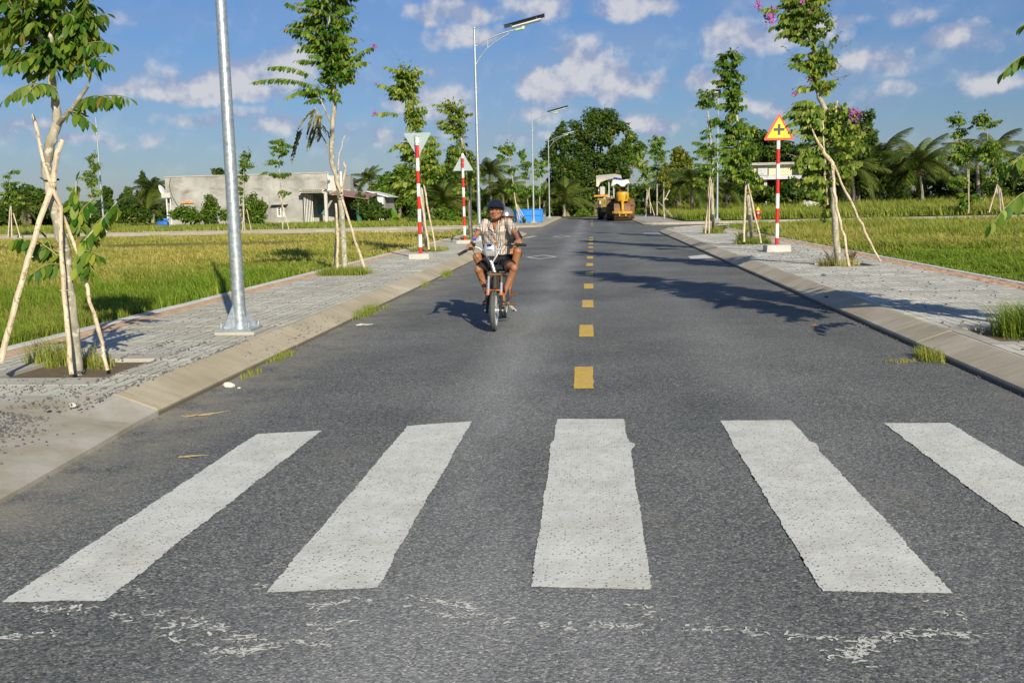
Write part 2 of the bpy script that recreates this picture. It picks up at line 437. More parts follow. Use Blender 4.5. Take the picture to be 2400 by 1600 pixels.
simple('canvas_beige', (.56, .51, .41), .85, var=.12); simple('canvas_blue', (.03, .06, .55), .7)
simple('machine_dark', (.035, .03, .025), .7); simple('seat_grey', (.42, .42, .38), .7)
simple('hydrant_red', (.50, .02, .02), .4); simple('hydrant_yellow', (.85, .55, .02), .4)
simple('white_frame', (.80, .80, .77), .5); simple('dark_glass', (.02, .025, .03), .1, spec=.6)
simple('tin_roof', (.33, .20, .15), .6, .3, var=.25, scale=3); simple('tin_white', (.72, .74, .76), .5, .1)
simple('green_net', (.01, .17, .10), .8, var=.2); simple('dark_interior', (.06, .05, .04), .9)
simple('pillar_plaster', (.52, .51, .47), .85); simple('painting_blue', (.10, .20, .20), .6, var=.6, scale=2.5)
simple('brick_cream', (.66, .64, .40), .75, var=.1); simple('mortar_grey', (.34, .36, .30), .9)
simple('grey_shutter', (.42, .44, .46), .6); simple('lamp_green', (.45, .60, .40), .4, .3)
simple('solar_cell', (.012, .014, .035), .15, var=.2); simple('orange_paint', (.72, .26, .03), .6)
simple('stone_pale', (.60, .57, .50), .85, var=.15); simple('straw', (.50, .36, .16), .8); simple('blue_tarp', (.02, .12, .45), .6)
simple('gravel_stone', (.105, .11, .112), .85, var=.6, scale=25)
simple('rope_black', (.015, .015, .015), .7); simple('pale_rock', (.62, .63, .60), .9, var=.12, scale=3)
simple('dead_leaf', (.42, .17, .05), .8)

# ---------------------------------------------------------------- mesh helpers
def link(name, me, parent=None, loc=None, rot=None):
    o = bpy.data.objects.new(name, me); COL.objects.link(o)
    if parent is not None: o.parent = parent
    if loc is not None: o.location = loc
    if rot is not None: o.rotation_euler = rot
    return o
def tag(o, label=None, cat=None, group=None, kind=None):
    if label: o['label'] = label
    if cat: o['category'] = cat
    if group: o['group'] = group
    if kind: o['kind'] = kind
    return o
def thing(name, label, cat, loc=(0, 0, 0), rz=0., group=None):
    o = link(name, None, None, loc, (0, 0, rz)); o.empty_display_size = .1
    return tag(o, label, cat, group)

class MB:
    def __init__(s):
        s.v = []; s.f = []; s.m = []; s.mi = 0
    def add(s, vs, fs):
        b = len(s.v); s.v.extend([tuple(p) for p in vs])
        for f in fs: s.f.append(tuple(i + b for i in f)); s.m.append(s.mi)
        return s
    def mat(s, i): s.mi = i; return s
    def box(s, c, d, rz=0., M=None, bev=0.):
        x, y, z = (k / 2 for k in d)
        if bev > 0:
            b = min(bev, x * .9, y * .9, z * .9)
            vs = []
            for zz, e in ((-z, b), (-z + b, 0), (z - b, 0), (z, b)):
                X, Y = x - e, y - e; q = b if e == 0 else b * .6
                vs += [(-X + q, -Y, zz), (X - q, -Y, zz), (X, -Y + q, zz), (X, Y - q, zz), (X - q, Y, zz), (-X + q, Y, zz), (-X, Y - q, zz), (-X, -Y + q, zz)]
            fs = [tuple(range(7, -1, -1)), tuple(range(24, 32))]
            for k in range(3):
                for i in range(8):
                    j = (i + 1) % 8; fs.append((k * 8 + i, k * 8 + j, k * 8 + 8 + j, k * 8 + 8 + i))
        else:
            vs = [(-x, -y, -z), (x, -y, -z), (x, y, -z), (-x, y, -z), (-x, -y, z), (x, -y, z), (x, y, z), (-x, y, z)]
            fs = [(3, 2, 1, 0), (4, 5, 6, 7), (0, 1, 5, 4), (1, 2, 6, 5), (2, 3, 7, 6), (3, 0, 4, 7)]
        T = Matrix.Translation(c) @ (M.to_4x4() if M is not None else Matrix.Rotation(rz, 4, 'Z'))
        return s.add([T @ Vector(p) for p in vs], fs)
    def tube(s, pts, rad, n=10, cap=True, flat=1.0, up=None):
        pts = [Vector(p) for p in pts]
        if isinstance(rad, (int, float)): rad = [rad] * len(pts)
        vs, fs = [], []; prev = None
        for i, p in enumerate(pts):
            a = pts[max(0, i - 1)]; b = pts[min(len(pts) - 1, i + 1)]
            t = (b - a).normalized() if (b - a).length > 1e-9 else Vector((0, 0, 1))
            if prev is None:
                u = Vector(up) if up else (Vector((1, 0, 0)) if abs(t.x) < .8 else Vector((0, 1, 0)))
            else: u = prev
            u = (u - t * u.dot(t)).normalized(); w = t.cross(u); prev = u
            for k in range(n):
                th = 2 * pi * k / n
                vs.append(p + (u * cos(th) * flat + w * sin(th)) * rad[i])
        for i in range(len(pts) - 1):
            for k in range(n):
                k2 = (k + 1) % n
                fs.append((i * n + k, i * n + k2, (i + 1) * n + k2, (i + 1) * n + k))
        if cap:
            fs.append(tuple(range(n - 1, -1, -1))); fs.append(tuple((len(pts) - 1) * n + k for k in range(n)))
        return s.add(vs, fs)
    def ball(s, c, r, nu=12, nv=8, M=None, zmin=-1.):
        if isinstance(r, (int, float)): r = (r, r, r)
        vs, fs = [], []
        t0 = math.asin(max(-1, zmin))
        for j in range(nv + 1):
            ph = t0 + (pi / 2 - t0) * j / nv
            for i in range(nu):
                th = 2 * pi * i / nu
                p = Vector((r[0] * cos(ph) * cos(th), r[1] * cos(ph) * sin(th), r[2] * sin(ph)))
                if M is not None: p = M @ p
                vs.append(Vector(c) + p)
        for j in range(nv):
            for i in range(nu):
                i2 = (i + 1) % nu
                fs.append((j * nu + i, j * nu + i2, (j + 1) * nu + i2, (j + 1) * nu + i))
        if zmin > -1: fs.append(tuple(range(nu - 1, -1, -1)))
        return s.add(vs, fs)
    def torus(s, c, R, r, M=None, n=40, k=10, sx=1.0):
        vs, fs = [], []
        for i in range(n):
            a = 2 * pi * i / n
            for j in range(k):
                b = 2 * pi * j / k
                p = Vector((sin(b) * r * sx, cos(a) * (R + r * cos(b)), sin(a) * (R + r * cos(b))))
                if M is not None: p = M @ p
                vs.append(Vector(c) + p)
        for i in range(n):
            for j in range(k):
                i2, j2 = (i + 1) % n, (j + 1) % k
                fs.append((i * k + j, i2 * k + j, i2 * k + j2, i * k + j2))
        return s.add(vs, fs)
    def prism(s, poly, z0, z1, M=None):
        n = len(poly)
        vs = [Vector((x, y, z0)) for x, y in poly] + [Vector((x, y, z1)) for x, y in poly]
        if M is not None: vs = [M @ p for p in vs]
        fs = [tuple(range(n - 1, -1, -1)), tuple(range(n, 2 * n))]
        for i in range(n):
            j = (i + 1) % n; fs.append((i, j, n + j, n + i))
        return s.add(vs, fs)
    def mesh(s, name, mats, smooth=False, angle=None):
        me = bpy.data.meshes.new(name); me.from_pydata(s.v, [], s.f)
        if isinstance(mats, str): mats = [mats]
        for m in mats: me.materials.append(MATS[m])
        if any(s.m): me.polygons.foreach_set('material_index', s.m)
        if smooth:
            me.polygons.foreach_set('use_smooth', [True] * len(s.f))
            if hasattr(me, 'set_sharp_from_angle'): me.set_sharp_from_angle(angle=radians(angle or 40))
        me.update(); return me
    def build(s, name, mats, parent=None, smooth=False, loc=None, rot=None, angle=None):
        return link(name, s.mesh(name, mats, smooth, angle), parent, loc, rot)

def np_mesh(name, verts, faces, mat, attr=None, smooth=False):
    """faces: (n,3) or (n,4) int array"""
    me = bpy.data.meshes.new(name)
    verts = np.asarray(verts, np.float32); faces = np.asarray(faces, np.int32)
    nv, nf, k = len(verts), len(faces), faces.shape[1]
    me.vertices.add(nv); me.vertices.foreach_set('co', verts.ravel())
    me.loops.add(nf * k); me.loops.foreach_set('vertex_index', faces.ravel())
    me.polygons.add(nf); me.polygons.foreach_set('loop_start', np.arange(0, nf * k, k, dtype=np.int32))
    if smooth: me.polygons.foreach_set('use_smooth', np.ones(nf, bool))
    me.materials.append(MATS[mat])
    if attr:
        for an, av in attr.items():
            a = me.attributes.new(an, 'FLOAT', 'POINT'); a.data.foreach_set('value', np.asarray(av, np.float32))
    me.update(calc_edges=True); return me

def wobble(pts, amp, seed, n=3):
    """refine a polyline and shake it a little"""
    r = random.Random(seed); out = []
    for i in range(len(pts) - 1):
        a, b = Vector(pts[i][:3]), Vector(pts[i + 1][:3])
        ra, rb = (pts[i][3], pts[i + 1][3]) if len(pts[i]) > 3 else (1, 1)
        for k in range(n):
            t = k / n; p = a.lerp(b, t)
            if out: p = p + Vector((r.uniform(-1, 1), r.uniform(-1, 1), r.uniform(-.5, .5))) * amp
            out.append((*p, ra + (rb - ra) * t))
    out.append(tuple(pts[-1]) if len(pts[-1]) > 3 else (*pts[-1], 1)); return out

# ================================================================ ground, road, pavements
def poly_sheet(name, pts, z, mat, parent=None):
    me = bpy.data.meshes.new(name)
    me.from_pydata([(x, y, z) for x, y in pts], [], [tuple(range(len(pts)))]); me.materials.append(MATS[mat]); me.update()
    return link(name, me, parent)
def arc(cx, cy, r, a0, a1, n=14):
    return [(cx + r * cos(radians(a0 + (a1 - a0) * i / n)), cy + r * sin(radians(a0 + (a1 - a0) * i / n))) for i in range(n + 1)]

XL, XR, YC0, YC1, YE = -3.05, 3.0, 54.0, 60.0, 100.0
RC, RF = 8.0, 1.5
FAR = 220.0
tag(poly_sheet('ground', [(-2500, -60), (2500, -60), (2500, 3500), (-2500, 3500)], -0.12, 'field_soil'), 'flat earth under the fields out to the horizon', kind='structure')

road_pts = ([(XL, -12), (XR, -12), (XR, 46)] + arc(XR + RC, 46, RC, 180, 90)[1:] + [(FAR, YC0), (FAR, YC1)]
            + [(XR + RF, YC1)] + arc(XR + RF, YC1 + RF, RF, 270, 180, 6)[1:] + [(XR, YE), (XL, YE)]
            + [(XL, YC1 + RF)] + arc(XL - RF, YC1 + RF, RF, 0, -90, 6)[1:] + [(-FAR, YC1), (-FAR, YC0)]
            + [(XL - RC, YC0)] + arc(XL - RC, 46, RC, 90, 0)[1:])
road = tag(poly_sheet('road', road_pts, 0.0, 'asphalt'), 'straight grey asphalt road running away from the camera to a crossing', kind='structure')

def field(name, pts, z, label):
    return tag(poly_sheet(name, pts, z, 'field_soil'), label, kind='structure')
field('field', [(-FAR, -20), (-5.7, -20), (-5.7, 46)] + arc(XL - RC, 46, 5.3, 0, 90)[1:] + [(-FAR, 51.3)], .10, 'grassy plot left of the road before the crossing')
field('field', [(6.2, -20), (FAR, -20), (FAR, 51.3), (XR + RC, 51.3)] + arc(XR + RC, 46, 5.3, 90, 180)[1:], .10, 'grassy plot right of the road before the crossing')
field('field', [(-FAR, 62.4), (-5.6, 62.4), (-5.6, 140), (-FAR, 140)], .12, 'grassy plot left of the road beyond the crossing')
field('field', [(5.6, 62.4), (FAR, 62.4), (FAR, 140), (5.6, 140)], .20, 'grassy plot right of the road beyond the crossing')
field('field', [(-5.6, YE), (5.6, YE), (5.6, 140), (-5.6, 140)], .04, 'grassy ground past the end of the road')

# ---- kerbs
def path_points(segs, step):
    """segs: polyline with arcs already sampled -> resampled points with outward normals"""
    pts = [Vector((x, y)) for x, y in segs]
    out = []; acc = 0.
    d = [0.]
    for a, b in zip(pts, pts[1:]): d.append(d[-1] + (b - a).length)
    n = max(1, round(d[-1] / step)); j = 0
    for i in range(n + 1):
        s_ = d[-1] * i / n
        while j < len(pts) - 2 and d[j + 1] < s_: j += 1
        t = (s_ - d[j]) / max(1e-9, d[j + 1] - d[j])
        out.append(pts[j].lerp(pts[j + 1], min(1, t)))
    return out
def kerb_run(parent, segs, side, seg_len, sub, prof, name='kerb_stone', mat='kerb_concrete', gap=.003, seed=1, zj=.002, maxn=300):
    """prof: (offset outwards, z) from road edge; side=+1 when outwards is to the left of travel"""
    r = random.Random(seed)
    pts = path_points(segs, seg_len / sub)
    npieces = (len(pts) - 1) // sub
    for k in range(min(npieces, maxn)):
        chunk = pts[k * sub:(k + 1) * sub + 1]
        vs, fs = [], []
        dz = r.uniform(-zj, zj); dx = r.uniform(-zj, zj) * 1.3
        for i, p in enumerate(chunk):
            a = chunk[max(0, i - 1)]; b = chunk[min(sub, i + 1)]
            t = (b - a).normalized(); nrm = Vector((-t.y, t.x)) * side
            q = p + (t * gap / 2 if i == 0 else (-t * gap / 2 if i == sub else Vector((0, 0))))
            for o, z in prof: vs.append((q.x + nrm.x * (o + dx), q.y + nrm.y * (o + dx), z + (dz if z > 0 else 0)))
        m = len(prof)
        for i in range(sub):
            for j in range(m - 1):
                f = (i * m + j, i * m + j + 1, (i + 1) * m + j + 1, (i + 1) * m + j)
                fs.append(f if side < 0 else f[::-1])
        fs.append(tuple(range(m))); fs.append(tuple(sub * m + j for j in range(m)))
        me = bpy.data.meshes.new(name); me.from_pydata(vs, [], fs); me.materials.append(MATS[mat]); me.update()
        link(name, me, parent)
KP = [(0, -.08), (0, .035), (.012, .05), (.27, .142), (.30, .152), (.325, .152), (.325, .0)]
BP = [(0, .0), (0, .150), (.006, .158), (.13, .158), (.136, .15), (.136, .0)]

def side_path(sgn, off=0., y0=6.6):
    x = XL if sgn < 0 else XR
    cx = x + sgn * RC
    a = arc(cx, 46, RC - off, 180 if sgn > 0 else 0, 90, 14)
    return [(x + sgn * off, y0), (x + sgn * off, 46)] + a[1:] + [(sgn * 110, YC0 - off)]
def far_path(sgn, off=0.):
    x = XL if sgn < 0 else XR
    cx = x + sgn * RF
    if off >= RF: return [(sgn * 110, YC1 + off)] + [(x + sgn * off, YC1 + off)] * 7 + [(x + sgn * off, YE)]
    a = arc(cx, YC1 + RF, max(.05, RF - off), 270 if sgn > 0 else -90, 180 if sgn > 0 else 0, 6)
    return [(sgn * 110, YC1 + off), (cx, YC1 + off)] + a[1:] + [(x + sgn * off, YE)]

def in_walk(sgn, x, y, lo=.34, hi=2.72):
    """is the point on the paved strip (distance outwards from the kerb line)?"""
    X0 = XL if sgn < 0 else XR
    cx = X0 + sgn * RC
    if y <= 46: d = sgn * (x - X0)
    elif sgn * (x - cx) >= 0: d = YC0 - y
    else: d = RC - math.hypot(x - cx, y - 46)
    return lo <= d <= hi

# tree pits: centre, half size
PITS = {-1: [(-4.226, 7.809, 0.15), (-4.8, 18.922, 0.15), (-4.71, 28.205, 0.15), (-4.666, 37.216, 0.15)],
        1: [(3.966, 9.275, 0.15), (4.663, 19.267, 0.15), (4.559, 29.039, 0.15), (4.588, 38.899, 0.15)]}
def pit_box(sgn, p):
    """the whole tiles left out round a pit: x0, x1, y0, y1"""
    w = .372 if sgn < 0 else .383; gx = XL - .335 if sgn < 0 else XR + .335; gy = 6.22 if sgn < 0 else 7.0; n = 5 if sgn < 0 else 6
    a = sgn * (p[0] - gx); i0 = max(0, math.floor((a - .46) / w)); i1 = min(n, math.ceil((a + .46) / w))
    j0 = math.floor((p[1] - .46 - gy) / .4); j1 = math.ceil((p[1] + .46 - gy) / .4)
    xs = sorted((gx + sgn * i0 * w, gx + sgn * i1 * w)); return xs[0], xs[1], gy + j0 * .4, gy + j1 * .4
def near_pit(sgn, x, y, h=.47):
    if h == .5:
        return any(b[0] < x < b[1] and b[2] < y < b[3] for b in (pit_box(sgn, p) for p in PITS[sgn]))
    return any(abs(x - p[0]) < h and abs(y - p[1]) < h for p in PITS[sgn])

def tile_mesh(w, l, t=.031, c=.0022):
    x, y = w / 2, l / 2
    vs = [(-x, -y, -t), (x, -y, -t), (x, y, -t), (-x, y, -t), (-x, -y, -c), (x, -y, -c), (x, y, -c), (-x, y, -c),
          (-x + c, -y + c, 0), (x - c, -y + c, 0), (x - c, y - c, 0), (-x + c, y - c, 0)]
    fs = [(8, 9, 10, 11)]
    for a, b in ((0, 4), (4, 8)):
        for i in range(4):
            j = (i + 1) % 4; fs.append((a + i, a + j, b + j, b + i))
    return vs, fs
def pave(parent, sgn, name, mat, x0, cols, w, y0, rows, l, nobj, seed):
    r = random.Random(seed)
    vs, fs = tile_mesh(w - .007, l - .007)
    me = bpy.data.meshes.new(name); me.from_pydata(vs, [], fs); me.materials.append(MATS[mat]); me.update()
    rest = MB(); n = 0
    for j in range(rows):
        for i in range(cols):
            x = x0 + sgn * (i + .5) * w; y = y0 + (j + .5) * l
            ok = all(in_walk(sgn, x + a * w * .5, y + b * l * .5, .33, 3.2) for a in (-1, 1) for b in (-1, 1))
            if not ok or near_pit(sgn, x, y, .5) or (sgn < 0 and y < 6.6 and x > -3.95): continue
            z = .150 + r.uniform(-.002, .002); tx, ty = r.gauss(0, .003), r.gauss(0, .003)
            if n < nobj:
                o = link(name, me, parent, (x, y, z), (tx, ty, r.gauss(0, .002))); n += 1
            else:
                rest.add([(x + a, y + b, z + c + a * -ty + b * tx) for a, b, c in vs], fs)
    if rest.v:
        tag(rest.build(name + 's', mat, parent), kind='stuff')

for sgn, nm in ((-1, 'left'), (1, 'right')):
    x = XL if sgn < 0 else XR
    W = 2.64 if sgn < 0 else 3.12
    pave_y0 = 6.2 if sgn < 0 else -2.
    # concrete bed of the pavement (outer kerb line .3 to W)
    outer = side_path(sgn, .30, 6.62 if sgn < 0 else -12.); inner = side_path(sgn, W, 6.62 if sgn < 0 else -12.)
    b = MB(); poly = outer + inner[::-1]
    if sgn < 0: poly = poly[::-1]
    n = len(outer); vs = [(px, py, .117) for px, py in outer] + [(px, py, .117) for px, py in inner]
    fs = [(i, n + i, n + i + 1, i + 1) if sgn < 0 else (i, i + 1, n + i + 1, n + i) for i in range(n - 1)]
    b.add(vs, fs)
    sw = tag(b.build('sidewalk', 'joint_dirt'), 'tiled %s pavement with a sloping concrete kerb and a pink edge strip' % nm, kind='structure')
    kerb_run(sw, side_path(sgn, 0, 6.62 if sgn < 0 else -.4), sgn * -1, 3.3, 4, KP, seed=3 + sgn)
    kerb_run(sw, side_path(sgn, W - .15, -4.), sgn * -1, 1.0, 1, BP, 'border_stone', 'border_concrete', .006, 9 + sgn, .002, 60)
    if sgn < 0:
        pave(sw, sgn, 'tile', 'grey_tile', x - .335, 5, .372, 6.22, 109, .40, 300, 5)
        pave(sw, sgn, 'pink_tile', 'pink_tile', x - .335 - 5 * .372 - .004, 4, .0695, 6.22, 219, .20, 300, 6)
    else:
        pave(sw, sgn, 'tile', 'grey_tile', x + .335, 6, .383, 7.0, 106, .40, 300, 7)
        pave(sw, sgn, 'pink_tile', 'pink_tile', x + .335 + 6 * .383 + .004, 4, .082, 12.0, 180, .20, 300, 8)
    for (px_, py_, pz_) in PITS[sgn]:
        bx = pit_box(sgn, (px_, py_)); x0, x1 = max(bx[0] + .03, px_ - .48), min(bx[1] - .03, px_ + .48); y0, y1 = max(bx[2] + .03, py_ - .47), min(bx[3] - .03, py_ + .47)
        for (a0, a1, c0, c1) in ((bx[0], bx[1], bx[2], y0), (bx[0], bx[1], y1, bx[3]), (bx[0], x0, y0, y1), (x1, bx[1], y0, y1)):
            f = MB(); f.box(((a0 + a1) / 2, (c0 + c1) / 2, .1215), (a1 - a0 - .004, c1 - c0 - .004, .060), bev=.003); f.build('pit_frame', 'weathered_concrete', sw)
        s_ = MB(); s_.box(((x0 + x1) / 2, (y0 + y1) / 2, .1185), (x1 - x0 - .006, y1 - y0 - .006, .004)); s_.build('pit_soil', 'dark_soil', sw)
    # pavement beyond the crossing
    o2 = far_path(sgn, .30); i2 = far_path(sgn, 2.6); m_ = min(len(o2), len(i2))
    vs = [(px, py, .148) for px, py in o2] + [(px, py, .148) for px, py in i2]; n = len(o2)
    fs = [(i, n + i, n + i + 1, i + 1) if sgn > 0 else (i, i + 1, n + i + 1, n + i) for i in range(n - 1)]
    # i2 is sampled with the same number of points
    b = MB(); b.add(vs, fs)
    sf = tag(b.build('sidewalk', 'weathered_concrete'), 'pale concrete pavement on the %s beyond the crossing' % nm, kind='structure')
    kerb_run(sf, far_path(sgn), -sgn, 3.3, 4, KP, seed=13 + sgn)
    kerb_run(sf, far_path(sgn, 2.6), -sgn, 3.0, 3, BP, 'border_stone', 'border_concrete', .006, 19 + sgn, .002, 60)
    if sgn < 0: left_walk = sw
    else: right_walk = sw

_b = MB(); _b.box((-4.78, 6.3, .06), (1.83, .62, .114)); _b.build('slab_bed', 'joint_dirt', left_walk)
# dropped slab at the left where the kerb ends
rb = MB()
Y = [3.0, 3.9, 4.8, 5.6, 6.2, 6.6]; xo = [-2.80, -2.90, -2.95, -3.0, -3.04, -3.05]; xi = [-5.7, -5.7, -5.7, -5.7, -5.7, -3.37]
z0 = [.022, .022, .024, .028, .033, .036]; z1 = [.125, .13, .14, .148, .153, .155]
vs = []
for k in range(6): vs += [(xo[k], Y[k], -.05), (xo[k], Y[k], z0[k]), (xo[k] - .02, Y[k], z0[k] + .008), (max(xo[k] - .80, xi[k] + .02), Y[k], z0[k] * .15 + z1[k] * .85), (xi[k], Y[k], z1[k]), (xi[k], Y[k], 0)]
fs = []
for k in range(4):
    for j in range(5): fs.append((k * 6 + j, k * 6 + j + 1, k * 6 + 7 + j, k * 6 + 6 + j))
rb.add(vs[:30], fs); rb.build('ramp_slab', 'dusty_slab', left_walk, True, angle=50)
rb = MB(); v2 = []
for (yy, xa, xb, za, zb) in ((6.2, -3.04, -4.128, .033, .153), (6.42, -3.045, -4.128, .035, .153), (6.617, -3.05, -4.128, .036, .153)):
    q_ = int((yy - 6.2) / .2); zb = (.1379, .150, .150)[q_]; v2 += [(xa, yy, -.05), (xa, yy, za), (xa - .02, yy, za + .008), (xa - (.80, .5, .3)[q_], yy, (.1350, .144, .149)[q_]), (xb, yy, zb), (xb, yy, 0)]
rb.add(v2, [(k * 6 + j, k * 6 + j + 1, k * 6 + 7 + j, k * 6 + 6 + j) for k in range(2) for j in range(5)]); rb.build('kerb_end', 'dusty_slab', left_walk, True, angle=50)

# concrete patch under the first lamp and footings at the signs come with those things

# ---- painted markings (thin sheets on the road)
def ragged(quad, amp, seed, step=.014, z=.004, extra=None):
    """polygon outline with uneven edges"""
    r = random.Random(seed); out = []
    for i in range(len(quad)):
        a, b = Vector(quad[i]), Vector(quad[(i + 1) % len(quad)])
        n = max(2, int((b - a).length / step)); t = (b - a).normalized(); nr = Vector((t.y, -t.x)); w = 0.
        for k in range(n):
            w = w * .88 + r.uniform(-1, 1) * amp * .38
            jit = w + r.uniform(-1, 1) * amp * .55
            out.append(a.lerp(b, k / n) + nr * (jit if k else 0))
    return out
def paint(name, quad, mat, amp, seed, z=.004, label=None):
    pts = ragged(quad, amp, seed, z=z)
    bm = bmesh.new(); vs = [bm.verts.new((p.x, p.y, z)) for p in pts]; f = bm.faces.new(vs)
    if f.normal.z < 0: f.normal_flip()
    bmesh.ops.triangulate(bm, faces=[f]); me = bpy.data.meshes.new(name); bm.to_mesh(me); bm.free()
    me.materials.append(MATS[mat]); o = link(name, me, road)
    if label: o['label'] = label
    return o
W = 'white_road_paint'
paint('crosswalk_stripe', [(-2.18, 3.33), (-1.80, 3.36), (-1.75, 6.12), (-2.14, 6.03)], W, .007, 1)
paint('crosswalk_stripe', [(-1.225, 3.45), (-.82, 3.51), (-.812, 6.38), (-1.215, 6.25)], W, .006, 2)
paint('crosswalk_stripe', [(-.245, 3.53), (.20, 3.52), (.20, 5.58), (.218, 5.66), (.238, 5.74), (.20, 5.80), (.19, 5.88), (.186, 6.43), (-.25, 6.435), (-.256, 5.82), (-.270, 5.72), (-.264, 5.64), (-.255, 5.5)], W, .005, 3)
paint('crosswalk_stripe', [(.812, 3.515), (1.266, 3.51), (1.252, 5.58), (1.268, 5.68), (1.272, 5.74), (1.248, 5.80), (1.244, 6.37), (.804, 6.376), (.80, 5.85), (.793, 5.72), (.80, 5.6)], W, .006, 4)
paint('crosswalk_stripe', [(1.815, 3.50), (2.235, 3.50), (2.20, 6.275), (1.795, 6.28)], W, .007, 5)
y = 7.52
for k in range(12):
    y0 = 7.52 + k * 2.99
    paint('lane_dash', [(-.165, y0), (-.008, y0), (-.015, y0 + 1.03), (-.172, y0 + 1.03)], 'yellow_road_paint', .005, 20 + k)
for k in range(9):
    y0 = 62.0 + k * 3.0
    paint('lane_dash', [(-.17, y0), (0, y0), (0, y0 + 1.0), (-.17, y0 + 1.0)], 'yellow_road_paint', .005, 40 + k)
def diamond(cy, cx=-1.39, w=.43, l=1.02, t=.085):
    o = [(cx, cy - l), (cx + w, cy), (cx, cy + l), (cx - w, cy)]; s_ = (1 - t / w * 1.1); i_ = [(cx, cy - l * s_), (cx + w * s_ * .97, cy), (cx, cy + l * s_), (cx - w * s_ * .97, cy)]
    b = MB(); b.add([(x_, y_, .004) for x_, y_ in o + i_], [(k, (k + 1) % 4, 4 + (k + 1) % 4, 4 + k) for k in range(4)])
    b.build('diamond_marking', W, road)
diamond(26.65); diamond(43.0, -1.36, .42, 1.5)
paint('paint_patch', [(2.402, 25.706, 0)[:2], (2.895, 26.379, 0)[:2], (2.95, 24.8), (2.346, 24.555, 0)[:2]], W, .02, 61)
paint('paint_patch', [(2.2, 44.6), (2.95, 44.2), (2.95, 45.0), (2.25, 45.3)], W, .02, 62)
paint('paint_patch', [(-3.0, 41.9), (-2.75, 41.9), (-2.45, 44.1), (-2.7, 44.2)], W, .02, 63)

# flakes of old white paint in front of the crossing
def paint_flakes():
    r = random.Random(77); b = MB()
    lines = [([(-2.014, 3.269, 0), (-1.813, 3.282, 0)], 26), ([(-2.003, 3.041, 0), (-1.85, 3.076, 0)], 14), ([(-1.72, 3.255, 0), (-1.65, 3.224, 0), (-1.447, 3.113, 0), (-1.31, 2.961, 0)], 26),
             ([(-1.758, 3.485, 0), (-1.651, 3.397, 0)], 10), ([(-1.612, 3.243, 0), (-1.489, 3.284, 0), (-1.353, 3.179, 0)], 16), ([(-1.511, 3.192, 0), (-1.27, 3.119, 0), (-1.151, 3.033, 0)], 20),
             ([(-1.263, 2.95, 0), (-1.153, 2.96, 0), (-1.06, 3.02, 0), (-0.869, 3.052, 0)], 60), ([(-1.024, 3.29, 0), (-1.006, 3.336, 0), (-0.925, 3.385, 0)], 12), ([(-0.966, 3.088, 0), (-0.941, 3.156, 0), (-0.85, 3.208, 0)], 16),
             ([(-0.928, 3.396, 0), (-0.834, 3.399, 0)], 10), ([(-0.696, 3.415, 0), (-0.551, 3.387, 0), (-0.433, 3.307, 0), (-0.29, 3.211, 0)], 36), ([(-0.699, 3.352, 0), (-0.6, 3.31, 0), (-0.502, 3.262, 0)], 14),
             ([(-0.292, 3.239, 0), (-0.101, 3.183, 0), (0.071, 3.195, 0), (0.169, 3.184, 0)], 34), ([(0, 3.41, 0), (0.18, 3.37, 0), (0.203, 3.268, 0)], 14), ([(0.283, 3.195, 0), (0.499, 3.142, 0)], 14),
             ([(0.395, 3.191, 0), (0.661, 3.134, 0), (0.819, 3.114, 0)], 22), ([(0.776, 2.956, 0), (0.812, 3.036, 0), (0.857, 3.109, 0)], 46), ([(0.816, 3.076, 0), (0.932, 3.136, 0), (1.038, 3.179, 0), (1.226, 3.178, 0)], 60),
             ([(1.13, 3.427, 0), (1.227, 3.292, 0)], 8), ([(0.71, 2.988, 0), (0.756, 3.019, 0)], 8), ([(-1.849, 3.432, 0), (-1.829, 3.466, 0)], 6), ([(-1.277, 3.51, 0), (-1.248, 3.523, 0)], 5), ([(-1.36, 3.196, 0), (-1.128, 3.05, 0)], 18)]
    for pts, n in lines:
        for k in range(int(n * 1.25)):
            t = r.random() * (len(pts) - 1); i = min(int(t), len(pts) - 2); u = t - i
            x_ = pts[i][0] * (1 - u) + pts[i + 1][0] * u + r.gauss(0, .016); y_ = pts[i][1] * (1 - u) + pts[i + 1][1] * u + r.gauss(0, .016)
            ph = r.uniform(-.5, .5) + (pi if r.random() < .5 else 0); st = r.randint(2, 6); p_ = Vector((x_, y_)); w0 = r.uniform(.0015, .0058); row = []
            for q in range(st + 1):
                ph += r.uniform(-.9, .9); nr = Vector((-sin(ph), cos(ph))); w1 = w0 * r.uniform(.4, 1.5) * (.3 if q in (0, st) else 1); row.append((p_ + nr * w1, p_ - nr * w1)); p_ = p_ + Vector((cos(ph), sin(ph) * .8)) * r.uniform(.004, .012)
            z_ = .003 + k * 1e-6; vs = [(c.x, c.y, z_) for pr in row for c in pr]
            b.add(vs, [(2 * q, 2 * q + 1, 2 * q + 3, 2 * q + 2) for q in range(st)])
    tag(b.build('paint_flakes', W, road), kind='stuff')
paint_flakes()

